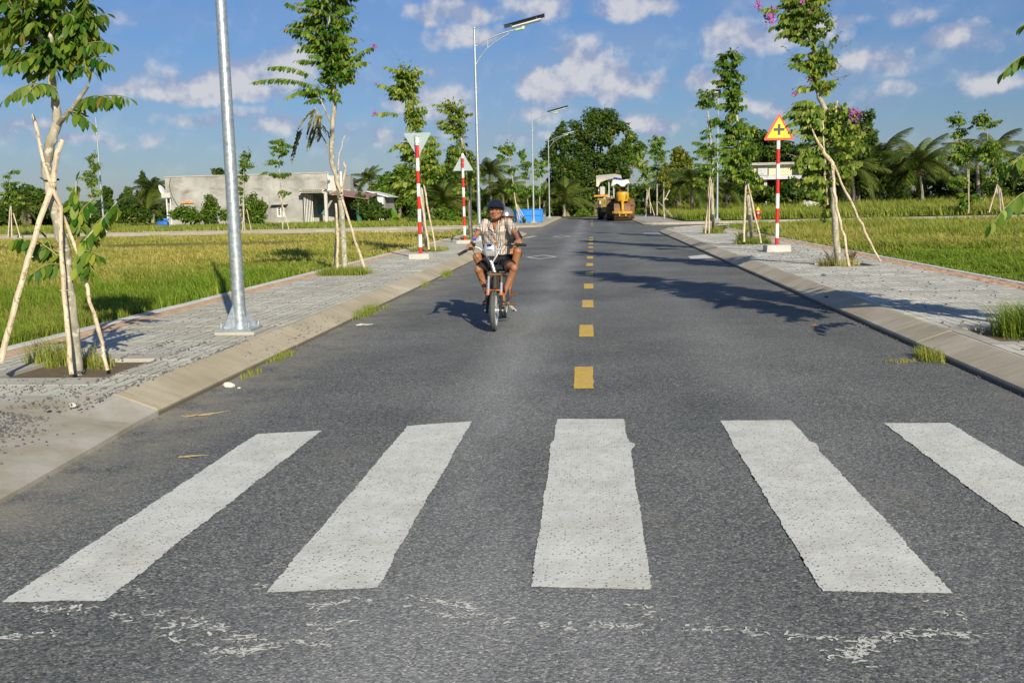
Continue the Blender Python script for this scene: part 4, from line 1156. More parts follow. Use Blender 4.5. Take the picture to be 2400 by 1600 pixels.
    for hx in ((-21.918, 81.2, 1.763)[0], (-20.584, 81.6, 1.733)[0]):
        m = MB(); m.box(L(hx, -.7, porch_bot / 2 + .05), (.24, .24, porch_bot + .08), bev=.01); m.build('pillar', 'pillar_plaster', t)
    g0, g1 = (-23.859, 81.6, 2.236), (-23.353, 81.6, 0.452)
    for k in range(6):
        m = MB(); m.box(L(g0[0] + (g1[0] - g0[0]) * k / 5, -.3 + k * .12, 1.45), (.045, .05, 2.3)); m.build('gate_bar', 'white_frame', t)
    q0, q1 = (-23.619, 84.8, 2.332), (-22.998, 84.8, 0.883)
    m = MB(); m.box(L((q0[0] + q1[0]) / 2, 2.79, (q0[2] + q1[2]) / 2), (q1[0] - q0[0], .04, q0[2] - q1[2])); m.build('wall_painting', 'painting_blue', t)
    # upper parapet block behind, at the right
    u0, u1 = (-22.396, 84, 4.156), (-21.236, 84, 2.717)
    m = MB(); m.box(L((u0[0] + u1[0]) / 2, 3.6, (u0[2] + u1[2]) / 2 - .1), (u1[0] - u0[0], 3.2, u0[2] - u1[2] + .2), bev=.02); m.build('upper_block', 'pillar_plaster', t)
    for u in (0, 1):
        m = MB(); m.box(L(u0[0] + u * (u1[0] - u0[0]), 1.95, (u0[2] + u1[2]) / 2 + .1), (.14, .12, u0[2] - u1[2] + .45)); m.build('corner_post', 'white_frame', t)
    # lean-to with rusty tin roof
    r0, r1 = (-21.707, 81, 2.656), (-18.399, 81, 2.155)
    n = 14
    for k in range(n):
        m = MB(); xa = r0[0] + (r1[0] - r0[0]) * k / n; xb = r0[0] + (r1[0] - r0[0]) * (k + 1) / n
        za = r0[2] + (r1[2] - r0[2]) * k / n; zb = r0[2] + (r1[2] - r0[2]) * (k + 1) / n
        m.add([L(xa, -.5, za - .05), L(xb, -.5, zb - .05 + .02), L(xb, 2.8, zb + .35), L(xa, 2.8, za + .37), L(xa, -.5, za - .08), L(xb, -.5, zb - .08), L(xb, 2.8, zb + .31), L(xa, 2.8, za + .32)],
              [(0, 1, 2, 3), (4, 7, 6, 5), (0, 4, 5, 1), (1, 5, 6, 2), (0, 3, 7, 4)]); m.build('roof_sheet', 'tin_roof', t)
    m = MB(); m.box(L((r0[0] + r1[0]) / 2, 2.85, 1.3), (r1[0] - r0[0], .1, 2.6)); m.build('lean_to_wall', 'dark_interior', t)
    for u in (.35, .72, .98):
        m = MB(); xx = r0[0] + (r1[0] - r0[0]) * u; m.tube([L(xx, -.35, 0), L(xx, -.35, r0[2] + (r1[2] - r0[2]) * u - .08)], .05, 8); m.build('lean_to_post', 'wood_bark', t)
    g = MB(); n0, n1 = (-19.493, 81, 2.137), (-19.067, 81, 0.461); vs = []; 
    for j in range(9):
        for i in range(5): 
            k = j / 8; vs.append(L(n0[0] + (n1[0] - n0[0]) * i / 4 * (.45 + .55 * k), -.25 + .08 * sin(i * 2.2 + j), n0[2] + (Z0 - n0[2]) * k))
    g.add(vs, [(j * 5 + i, j * 5 + i + 1, j * 5 + i + 6, j * 5 + i + 5) for j in range(8) for i in range(4)]); g.build('green_netting', 'green_net', t, True)
    # small fittings on the wall
    c = (-33.97, 82, 2.129); m = MB(); m.box(L(c[0] - .35, -.06, c[2]), (.42, .1, .13), bev=.02); m.box(L(c[0] + .35, -.06, c[2]), (.42, .1, .13), bev=.02); m.box(L(c[0], -.08, c[2] + .06), (.3, .14, .18), bev=.02); m.build('wall_bracket', 'orange_paint', t)
    m = MB(); m.tube([L((-35.279, 81.9, 4.192)[0], -.04, (-35.279, 81.9, 4.192)[2]), L((-35.443, 81.9, 3.542)[0], -.04, (-35.443, 81.9, 3.542)[2]), L((-35.232, 81.9, 2.664)[0], -.04, (-35.232, 81.9, 2.664)[2]), L((-34.707, 81.9, 1.689)[0], -.04, (-34.707, 81.9, 1.689)[2])], .022, 6); m.build('cable', 'black_rubber', t, True)
    c = (-35.902, 83, 4.85); m = MB(); m.tube([L(c[0], 1, zt0), L(c[0], 1, c[2])], .03, 6); m.tube([L(c[0] - .3, 1, c[2] - .05), L(c[0] + .3, 1, c[2] + .02)], .02, 6); m.build('antenna', 'satin_silver', t)
    p = (-35.504, 81.4, 0.66)
    tt = thing('meter_post', 'thin white post with a meter box at the left corner of the concrete house', 'post', (p[0], 81.4, .12))
    m = MB(); m.tube([(0, 0, 0), (0, 0, (-35.349, 81.4, 2.838)[2] - .12)], .06, 8); m.tube([(.28, .1, 0), (.28, .1, (-35.243, 81.4, 2.661)[2] - .12)], .04, 8); m.build('post', 'tin_white', tt)
    m = MB(); m.box((0, -.02, (-35.354, 81.4, 2.768)[2] - .12), (.75, .30, .42), bev=.03); m.build('meter_box', 'pillar_plaster', tt)
    p = (-36.213, 82.4, 3.129)
    tt = thing('satellite_dish', 'white satellite dish sticking out left of the concrete house', 'satellite dish', p)
    m = MB(); M = Matrix.Rotation(radians(65), 3, 'Y'); m.ball((0, 0, 0), (.62, .55, .16), 16, 5, M, zmin=0); m.build('dish', 'tin_white', tt, True)
    m = MB(); m.tube([(0, 0, 0), (.4, .2, -.5)], .03, 6); m.build('dish_arm', 'satin_silver', tt)
    p = (-35.545, 80.6, 0.502)
    tt = thing('water_drum', 'blue plastic drum and tarpaulin lying at the left foot of the concrete house', 'drum', (p[0], 80.6, .12))
    m = MB(); m.tube([(-.48, 0, .30), (-.4, 0, .30), (.3, 0, .30), (.38, 0, .30)], [.24, .29, .29, .24], 16); m.build('drum', 'blue_tarp', tt, True)
    m = MB(); m.tube([(.1, -.1, .66), (.5, -.05, .68)], [.11, .09], 10); m.build('canister', 'blue_plastic', tt, True)
house()

def shed():
    D = 90.0; a = (-21.602, 90, 2.406); b = (-18.84, 90, 2.344); ap = (-20.42, 90, 2.805); w = (-20.011, 89.6, 2.321)
    cx = (a[0] + b[0]) / 2; Z0 = .1
    t = thing('shed', 'low shed with a grey gable and white lower wall right of the concrete house', 'shed', (cx, D, Z0))
    def L(x, y, z): return (x - cx, y, z - Z0)
    m = MB(); m.add([L(a[0], 0, 0), L(b[0], 0, 0), L(b[0], 0, b[2]), L(ap[0], 0, ap[2]), L(a[0], 0, a[2]), L(a[0], 6, 0), L(b[0], 6, 0), L(b[0], 6, b[2]), L(ap[0], 6, ap[2]), L(a[0], 6, a[2])],
                    [(0, 1, 2, 3, 4), (9, 8, 7, 6, 5), (1, 6, 7, 2), (0, 4, 9, 5)]); m.build('wall', 'raw_render_wall', t)
    m = MB(); m.add([L(ap[0], -.3, ap[2] + .03), L(b[0] + .4, -.3, b[2] - .05), L(b[0] + .4, 6.3, b[2] - .05), L(ap[0], 6.3, ap[2] + .03), L(ap[0], -.3, ap[2] + .10), L(b[0] + .4, -.3, b[2] + .02), L(b[0] + .4, 6.3, b[2] + .02), L(ap[0], 6.3, ap[2] + .10)],
                    [(3, 2, 1, 0), (4, 5, 6, 7), (0, 1, 5, 4), (1, 2, 6, 5)]); m.build('roof', 'tin_white', t)
    m = MB(); m.add([L(a[0] - .3, -.3, a[2] - .05), L(ap[0] - .02, -.3, ap[2] + .03), L(ap[0] - .02, 6.3, ap[2] + .03), L(a[0] - .3, 6.3, a[2] - .05), L(a[0] - .3, -.3, a[2] + .02), L(ap[0] - .02, -.3, ap[2] + .10), L(ap[0] - .02, 6.3, ap[2] + .10), L(a[0] - .3, 6.3, a[2] + .02)],
                    [(3, 2, 1, 0), (4, 5, 6, 7), (0, 1, 5, 4), (2, 3, 7, 6)]); m.build('roof', 'weathered_concrete', t)
    m = MB(); m.box(L((w[0] + b[0]) / 2, -.35, w[2] / 2), (b[0] - w[0], .5, w[2])); m.build('white_annex', 'tin_white', t)
shed()

def brick_building():
    D = 100.0; a = (15.043, 100, 4.666); b = (20.665, 100, 4.649); lo = (15.381, 100, 3.652); aw0 = (15.636, 99, 3.314); aw1 = (20.483, 99, 3.24)
    cx = (a[0] + b[0]) / 2; Z0 = .2
    m0 = NT('brick_wall'); w = m0.obj()
    mp = m0.N.new('ShaderNodeMapping'); mp.inputs['Rotation'].default_value = (pi / 2, 0, 0); m0.L.new(w, mp.inputs[0])
    br = m0.N.new('ShaderNodeTexBrick'); br.inputs['Scale'].default_value = 1.0; br.inputs['Brick Width'].default_value = .26; br.inputs['Row Height'].default_value = .13
    br.inputs['Mortar Size'].default_value = .016; br.inputs['Color1'].default_value = (.62, .60, .40, 1); br.inputs['Color2'].default_value = (.72, .70, .50, 1); br.inputs['Mortar'].default_value = (.22, .25, .18, 1)
    m0.L.new(mp.outputs[0], br.inputs['Vector']); m0.done(br.outputs[0], .8)
    t = thing('brick_building', 'two storey building with a cream brick upper wall behind the trees on the right', 'building', (cx, D, Z0))
    def L(x, y, z): return (x - cx, y, z - Z0)
    m = MB(); m.box(L(cx, 2.5, (a[2] + lo[2]) / 2), (b[0] - a[0], 5, a[2] - lo[2])); m.build('upper_wall', 'brick_wall', t)
    m = MB(); m.box(L(cx, 2.3, a[2] + .1), (b[0] - a[0] + .5, 5.8, .22)); m.build('roof_slab', 'weathered_concrete', t)
    for (p, q, mt) in (((16.027, 100, 4.396), (16.976, 100, 3.675), 'grey_shutter'), ((19.413, 100, 4.271), (20.522, 100, 3.59), 'dark_glass')):
        m = MB(); m.box(L((p[0] + q[0]) / 2, -.03, (p[2] + q[2]) / 2), (q[0] - p[0], .08, p[2] - q[2])); wn = m.build('window', mt, t)
        m = MB()
        for dx in (p[0] - .04, q[0] + .04): m.box(L(dx, -.04, (p[2] + q[2]) / 2), (.08, .12, p[2] - q[2]))
        m.build('frame', 'machine_dark', wn)
    n = 34
    for k in range(n):
        m = MB(); xa = aw0[0] + (aw1[0] - aw0[0]) * k / n; xb = xa + (aw1[0] - aw0[0]) / n * .86; zt = lo[2] - .02; zb = aw0[2]
        m.add([L(xa, -.02, zt), L(xb, -.02, zt), L(xb, -1.0, zb), L(xa, -1.0, zb), L(xa, -.02, zt - .05), L(xb, -.02, zt - .05), L(xb, -1.0, zb - .05), L(xa, -1.0, zb - .05)], [(0, 3, 2, 1), (4, 5, 6, 7), (3, 7, 6, 2)])
        m.build('awning_sheet', 'tin_white', t)
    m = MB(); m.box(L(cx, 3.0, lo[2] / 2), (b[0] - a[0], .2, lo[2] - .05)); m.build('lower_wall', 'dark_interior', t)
    for px_ in ((16.722, 99.4, 2.889)[0], (19.36, 99.4, 2.827)[0], (15.092, 99.4, 2.927)[0], (20.493, 99.4, 2.801)[0]):
        m = MB(); m.box(L(px_, -.3, aw0[2] / 2), (.28, .28, aw0[2] - .1), bev=.01); m.build('pillar', 'pillar_plaster', t)
brick_building()
def far_house():
    p = (47.18, 118, 0.617); t = thing('far_house', 'low grey roofed house far right behind the field, partly hidden by branches', 'house', (p[0], 118, .2))
    m = MB(); m.box((0, 3, 1.1), (9, 6, 2.2)); m.build('wall', 'raw_render_wall', t)
    m = MB(); m.prism([(-5.4, 2.1), (5.4, 2.1), (1.2, 3.9)], -6.6, .7, Matrix.Rotation(pi / 2, 4, 'X')); m.build('roof', 'grey_shutter', t)
far_house()
for p, s_, lab in (((18.995, 90, 0.661), 1.35, 'big whitish mound in the grass right of the warning sign'), ((20.425, 92, 0.812), .6, 'smaller grey mound behind the big whitish mound')):
    b = MB(); r = random.Random(int(s_ * 9)); b.ball((0, 0, 0), (s_, s_ * .8, s_ * .75), 14, 8)
    b.v = [(x_ * r.uniform(.9, 1.1), y_ * r.uniform(.9, 1.1), z_ * r.uniform(.88, 1.06)) for x_, y_, z_ in b.v]
    tag(b.build('sand_mound', 'pale_rock', None, True, loc=(p[0], p[1], .1)), lab, 'mound')

# ================================================================ leaves and street trees
def leaf_verts(L=1., W=.46, droop=.22, fold=.10):
    """leaf along +Y, 3 cross sections and a tip, folded at the midrib"""
    st = [(0, .05), (.25, .86), (.55, 1.0), (.82, .62)]
    vs = []
    for t, w in st:
        z = -droop * t * t; hw = W / 2 * w
        vs += [(-hw, t * L, z * L + fold * hw), (0, t * L, z * L - fold * .4 * hw), (hw, t * L, z * L + fold * hw)]
    vs.append((0, L, -droop * L))
    fs = []
    for k in range(3):
        b = k * 3
        fs += [(b, b + 1, b + 4, b + 3), (b + 1, b + 2, b + 5, b + 4)]
    fs += [(9, 10, 12), (10, 11, 12)]
    return vs, fs
LEAF_V, LEAF_F = leaf_verts()
LEAF_T = np.array([t for f in LEAF_F for t in ([(f[0], f[1], f[2]), (f[0], f[2], f[3])] if len(f) == 4 else [f])])
SMALL_V = np.array([(-.23, .45, .02), (0, 0, 0), (.23, .45, .02), (0, 1., -.16), (0, .48, -.03)]); SMALL_T = np.array([(1, 4, 0), (1, 2, 4), (0, 4, 3), (4, 2, 3)])
_leaf_me = {}
def leaf_mesh(mat):
    if mat not in _leaf_me:
        me = bpy.data.meshes.new('leaf'); me.from_pydata(LEAF_V, [], LEAF_F); me.materials.append(MATS[mat])
        me.polygons.foreach_set('use_smooth', [True] * len(LEAF_F)); me.update(); _leaf_me[mat] = me
    return _leaf_me[mat]
def frame(d, up):
    y = d.normalized(); x = y.cross(up)
    if x.length < 1e-4: x = y.cross(Vector((1, 0, 0)))
    x.normalize(); z = x.cross(y)
    return Matrix((x, y, z)).transposed()

WIND = Vector((-.38, .10, -.12))
class Foliage:
    def __init__(s, seed): s.r = random.Random(seed); s.leaves = []; s.twigs = MB()
    def spray(s, p0, p1, size, sag=.18, density=1.0, droopy=.75, tip_small=True, twig=.006):
        r = s.r; p0, p1 = Vector(p0), Vector(p1); L = (p1 - p0).length
        if L < 1e-3: return
        pts = []
        n = 7
        for k in range(n + 1):
            t = k / n; p = p0.lerp(p1, t); p.z += sag * L * (4 * t * (1 - t)) * .5
            pts.append(p)
        s.twigs.tube(pts, [twig * (1 - .75 * k / n) for k in range(n + 1)], 4, cap=False)
        m = max(3, int(L / (size * .36) * density)); side = Vector((-(p1 - p0).y, (p1 - p0).x, 0))
        if side.length < .01: side = Vector((1, 0, 0))
        side.normalize()
        for k in range(m):
            t = (.12 + .88 * (k + r.uniform(-.3, .3)) / m); t = min(1, max(0, t)); f = t * n; i = min(n - 1, int(f))
            p = pts[i].lerp(pts[i + 1], f - i); ax = (pts[i + 1] - pts[i]).normalized()
            for sg in (-1, 1):
                if r.random() < .08: continue
                d = side * sg * r.uniform(.5, .9) + ax * r.uniform(.2, .7) + Vector((0, 0, -droopy * r.uniform(.6, 1.5))) + WIND * r.uniform(.4, 1.2)
                sz = size * r.uniform(.75, 1.12) * (1 - .35 * max(0, t - .7) / .3 if tip_small else 1)
                up = (Vector((0, 0, 1)) + side * sg * .5 + Vector((r.gauss(0, .35), r.gauss(0, .35) - .3, 0)))
                s.leaves.append((p + d.normalized() * .004, d, up, sz))
        s.leaves.append((pts[-1], ax + Vector((0, 0, -.3)), Vector((0, 0, 1)), size * .8))
    def blob(s, c, rad, n, size, anchor, density=1.0, droopy=.75):
        """twigs fanning from the stem into an ellipsoid"""
        r = s.r; c = Vector(c)
        for k in range(int(n * 2.05)):
            while True:
                q = Vector((r.uniform(-1, 1), r.uniform(-1, 1), r.uniform(-1, 1)))
                if .12 < q.length < 1: break
            if r.random() < .2: q = q.normalized() * r.uniform(1.0, 1.4)
            e = c + Vector((q.x * rad[0], q.y * rad[1], q.z * rad[2]))
            a = anchor(e); d = e - a; Lm = min(d.length, max(rad) * 1.0)
            st = e - d.normalized() * Lm * r.uniform(.6, .95) if d.length > 1e-3 else e + Vector((0, 0, .05))
            s.spray(st, e, size, r.uniform(.02, .25), density, droopy, twig=.004)
    def arrays(s, leaves, small):
        V0 = SMALL_V if small else np.array(LEAF_V); T = SMALL_T if small else LEAF_T
        n = len(leaves)
        if n == 0: return np.zeros((0, 3)), np.zeros((0, 3), int)
        M = np.zeros((n, 3, 3)); P = np.zeros((n, 3)); S = np.zeros(n)
        for i, (p, d, up, sz) in enumerate(leaves):
            M[i] = np.array(frame(d, up)); P[i] = p; S[i] = sz
        V = np.einsum('nij,vj->nvi', M, V0) * S[:, None, None] + P[:, None, :]
        F = T[None] + (np.arange(n) * len(V0))[:, None, None]
        return V.reshape(-1, 3), F.reshape(-1, 3)

def bark_tube(m, chain, n=9): m.tube([c[:3] for c in chain], [c[3] for c in chain], n)
def street_tree(label, trunk, branches=(), blobs=(), sprays=(), size=.11, nobj=0, seed=1, mat='street_leaf', flowers=(), dry=(), small=False, tie=None, group=None, density=1.0, depth=None, pods=0, droopy=.75):
    base = Vector(trunk[0][:3])
    t = thing('street_tree', label, 'tree', base, 0, group)
    off = -base
    tr = wobble(trunk, .008, seed, 4)
    m = MB(); bark_tube(m, [(c[0] - base.x, c[1] - base.y, c[2] - base.z, c[3] * (1 + .08 * sin(i * 2.3))) for i, c in enumerate(tr)], 12)
    m.build('trunk', 'pale_bark', t, True)
    for br in branches:
        m = MB(); bark_tube(m, [(c[0] - base.x, c[1] - base.y, c[2] - base.z, c[3]) for c in wobble(br, .006, seed + 5, 3)], 8); m.build('branch', 'pale_bark', t, True)
    if tie is not None:
        m = MB(); p = Vector(tie) - base; m.torus(p, .052, .007, Matrix.Rotation(pi / 2, 3, 'Y') @ Matrix.Rotation(.12, 3, 'Z'), 18, 6); m.tube([p + Vector((-.03, -.06, 0)), p + Vector((-.05, -.075, .02))], .005, 5); m.build('tie', 'rope_black', t, True)
    tp = [Vector(c[:3]) for c in tr]
    for br in branches: tp += [Vector(c[:3]) for c in br]
    def anchor(e):
        best = min(tp, key=lambda p: (p - e).length + max(0, p.z - e.z) * .8); return best
    fo = Foliage(seed)
    for b in blobs: fo.blob(b[0], b[1], b[2], size, anchor, density, droopy)
    for s_ in sprays: fo.spray(s_[0], s_[1], s_[3] if len(s_) > 3 else size, s_[2] if len(s_) > 2 else .15, 1.1, droopy, twig=.008)
    lv = [(p - base, d, up, sz) for p, d, up, sz in fo.leaves]
    r = random.Random(seed + 9); r.shuffle(lv)
    if nobj:
        lv.sort(key=lambda q: q[0].y + r.random() * .3)      # the ones on the near side show largest
    me = leaf_mesh(mat)
    for p, d, up, sz in lv[:nobj]:
        o = bpy.data.objects.new('leaf', me); COL.objects.link(o); o.parent = t
        o.matrix_basis = Matrix.Translation(p) @ frame(d, up).to_4x4() @ Matrix.Scale(sz, 4)
    rest = lv[nobj:]
    if rest:
        V, F = fo.arrays(rest, small)
        tag(link('foliage', np_mesh('foliage', V, F, mat, smooth=True), t), kind='stuff')
    fo.twigs.v = [(x - base.x, y - base.y, z - base.z) for x, y, z in fo.twigs.v]
    if fo.twigs.v: tag(fo.twigs.build('twigs', 'green_twig', t), kind='stuff')
    if dry:
        f2 = Foliage(seed + 3)
        for s_ in dry:
            for q in range(2):
                e = Vector(s_[1]) + Vector((r.gauss(0, .10), r.gauss(0, .12), r.gauss(0, .08)))
                f2.spray(Vector(s_[0]) + Vector((r.gauss(0, .03), 0, 0)), e, size * .8, r.uniform(-.15, .25), .75, r.uniform(0, .5))
        V, F = f2.arrays([(p - base, d, up, sz) for p, d, up, sz in f2.leaves], small)
        tag(link('withered_leaves', np_mesh('withered_leaves', V, F, 'dry_leaf', smooth=True), t), kind='stuff')
        f2.twigs.v = [(x - base.x, y - base.y, z - base.z) for x, y, z in f2.twigs.v]
        f2.twigs.build('withered_twig', 'pale_bark', t)
    for (c, rad) in flowers:
        m = MB(); c = Vector(c) - base
        for k in range(42):
            q = Vector((r.gauss(0, .45), r.gauss(0, .45), r.gauss(0, .55))) * rad + c
            a, b_ = r.random() * 6, r.uniform(-.6, .6); s2 = rad * r.uniform(.16, .26)
            u = Vector((cos(a), sin(a), b_)) * s2; v = Vector((-sin(a) * .8, cos(a) * .3, .9)) * s2
            m.add([q - u - v, q + u - v * .7, q + u + v, q - u * .8 + v], [(0, 1, 2, 3)])
        m.build('flower_cluster', 'flower_petal', t)
    # strings of seed capsules standing out of the crown
    if pods:
        m = MB()
        for k in range(pods):
            b = r.choice(blobs); c = Vector(b[0]) - base; a = r.uniform(0, 2 * pi); st = c + Vector((cos(a) * b[1][0] * .8, sin(a) * b[1][1] * .6, b[1][2] * r.uniform(-.2, .8)))
            en = st + Vector((cos(a) * .28, sin(a) * .2, r.uniform(.05, .3))); m.tube([st, st.lerp(en, .5) + Vector((0, 0, .02)), en], .0035, 4)
            for j in range(9):
                q = st.lerp(en, .25 + .75 * j / 8) + Vector((r.gauss(0, .022), r.gauss(0, .022), r.gauss(0, .022))); m.ball(q, .011, 5, 3)
        tag(m.build('seed_pods', 'wood_bark', t), kind='stuff')
    return t
def stake(chain, label, group=None, mat='stake_wood'):
    base = Vector(chain[0][:3]); r = random.Random(int(abs(base.x * 100) + base.y * 10))
    ch = wobble(chain, .014, int(base.y * 10), 3)
    m = MB(); m.tube([Vector(c[:3]) - base for c in ch], [c[3] * r.uniform(.88, 1.12) for c in ch], 8)
    for k in range(5):
        i = r.randrange(1, len(ch) - 1); q = Vector(ch[i][:3]) - base; a = r.random() * 6; m.tube([q, q + Vector((cos(a), sin(a), .5)) * ch[i][3] * 1.7], [ch[i][3] * .45, ch[i][3] * .2], 5)
    o = m.build('support_stake', mat, None, True, loc=base)
    return tag(o, label, 'stake', group or 'wooden stakes propping the young trees')
def blobs_px(lst, seed, dy=.8):
    k_ = {2: 1.18, 1: 1.12, 6: .80, 5: .98, 3: .92}.get(seed, 1.0)
    return [((c[0], c[1], c[2]), (rx * k_, min(rx, .55) * dy, rz), n) for c, rx, rz, n in lst]

# ---- tree 1 : near left
street_tree('near left young tree with big glossy leaves, thick leaning trunk tied to three stakes',
    [(*(-4.176, 7.649, 0.12), .044), (*(-4.128, 7.56, 0.511), .040), (*(-4.15, 7.58, 0.836), .038), (*(-4.173, 7.6, 1.106), .040), (*(-4.21, 7.6, 1.318), .042), (*(-4.244, 7.6, 1.533), .041), (*(-4.265, 7.6, 1.811), .040), (*(-4.219, 7.62, 1.989), .039), (*(-4.162, 7.64, 2.123), .036), (*(-4.179, 7.64, 2.247), .031), (*(-4.189, 7.64, 2.488), .030), (*(-4.16, 7.62, 2.725), .024), (*(-4.122, 7.62, 3.041), .018), (*(-4.065, 7.6, 3.411), .010)],
    branches=[[(*(-4.152, 7.62, 2.111), .024), (*(-3.957, 7.5, 2.218), .018), (*(-3.774, 7.4, 2.364), .012)], [(*(-4.155, 7.6, 2.658), .014), (*(-4.283, 7.5, 2.837), .009)], [(*(-4.149, 7.6, 2.69), .014), (*(-3.868, 7.55, 2.862), .009)],
              [(*(-4.15, 7.7, 1.213), .008), (*(-4.114, 7.75, 1.666), .006)], [(*(-4.09, 7.6, 1.047), .009), (*(-4.045, 7.6, 1.158), .007), (*(-3.717, 7.6, 1.498), .005)]],
    blobs=blobs_px([((-4.327, 7.6, 2.919), .24, .22, 22), ((-4.105, 7.6, 2.8), .28, .24, 24), ((-4.417, 7.55, 2.628), .17, .15, 9), ((-3.866, 7.55, 2.688), .15, .14, 9), ((-3.884, 7.55, 2.878), .15, .13, 8), ((-4.101, 7.6, 3.225), .38, .30, 30), ((-4.316, 7.5, 3.212), .25, .25, 12), ((-4.156, 7.6, 2.61), .17, .12, 9)], 1),
    sprays=[((-4.128, 7.6, 2.378), (-4.392, 7.3, 2.262), .35), ((-4.143, 7.6, 2.362), (-4.159, 7.2, 2.27), .35), ((-4.001, 7.5, 2.188), (-3.771, 7.4, 2.084), .2), ((-3.928, 7.5, 2.24), (-3.526, 7.3, 2.224), .25), ((-4.136, 7.7, 1.128), (-3.908, 7.8, 1.41), .1, .12), ((-4.136, 7.7, 1.213), (-4.092, 7.85, 1.448), .1, .12), ((-4.251, 7.6, 0.982), (-4.314, 7.6, 1.22), .2, .12), ((-4.185, 7.6, 1.083), (-4.527, 7.7, 1.083), .3, .12), ((-4.062, 7.6, 1.08), (-3.892, 7.5, 0.949), .2, .12), ((-3.931, 7.5, 2.205), (-3.43, 7.35, 2.254), .22), ((-4.003, 7.6, 2.589), (-3.623, 7.45, 2.525), .2), ((-3.902, 7.55, 2.658), (-3.561, 7.4, 2.658), .18), ((-4.16, 7.6, 2.562), (-4.359, 7.35, 2.504), .3), ((-3.957, 7.6, 2.937), (-3.772, 7.5, 2.98), .2),
            ((-4.137, 7.75, 1.517), (-4.113, 7.75, 1.672), 0), ((-4.148, 7.72, 1.28), (-4.112, 7.74, 1.618), 0, .14), ((-4.133, 7.72, 1.416), (-4.197, 7.8, 1.587), .2, .13), ((-4.139, 7.72, 1.348), (-4.024, 7.8, 1.515), .2, .13), ((-4.038, 7.6, 1.164), (-3.71, 7.6, 1.501), .02, .13), ((-4.017, 7.6, 1.197), (-3.863, 7.7, 1.343), .1, .13),
            ((-4.241, 7.6, 1.087), (-4.55, 7.45, 1.21), .38, .13), ((-4.24, 7.6, 1.016), (-4.328, 7.4, 0.963), .25, .12), ((-4.087, 7.6, 1.081), (-3.846, 7.5, 1.082), .3, .12), ((-4.087, 7.6, 0.996), (-3.942, 7.55, 0.947), .2, .11), ((-4.102, 7.65, 1.214), (-3.911, 7.6, 1.212), .2, .12)],
    size=.105, nobj=300, seed=11, tie=(-4.235, 7.6, 1.679), mat='street_leaf', density=1.05, droopy=1.0)
stake([(*(-4.603, 7.3, 0.278), .022), (*(-4.455, 7.35, 0.771), .023), (*(-4.301, 7.4, 1.223), .022), (*(-4.185, 7.5, 1.649), .021), (*(-4.081, 7.53, 1.979), .019)], 'thick pale stake leaning in from the left edge to the near left tree')
stake([(*(-4.065, 7.35, 0.174), .018), (*(-4.092, 7.4, 0.53), .018), (*(-4.119, 7.44, 0.954), .017), (*(-4.13, 7.48, 1.477), .015), (*(-4.221, 7.5, 1.826), .014), (*(-4.26, 7.45, 2.171), .012)], 'long crooked stake standing in front of the near left trunk, dark cut top')
stake([(*(-3.9, 7.6, 0.164), .015), (*(-3.955, 7.6, 0.504), .016), (*(-4.016, 7.6, 0.832), .015), (*(-4.107, 7.6, 1.212), .014), (*(-4.158, 7.56, 1.468), .013), (*(-4.195, 7.54, 1.716), .012)], 'pale stake leaning from the right of the near left tree pit')

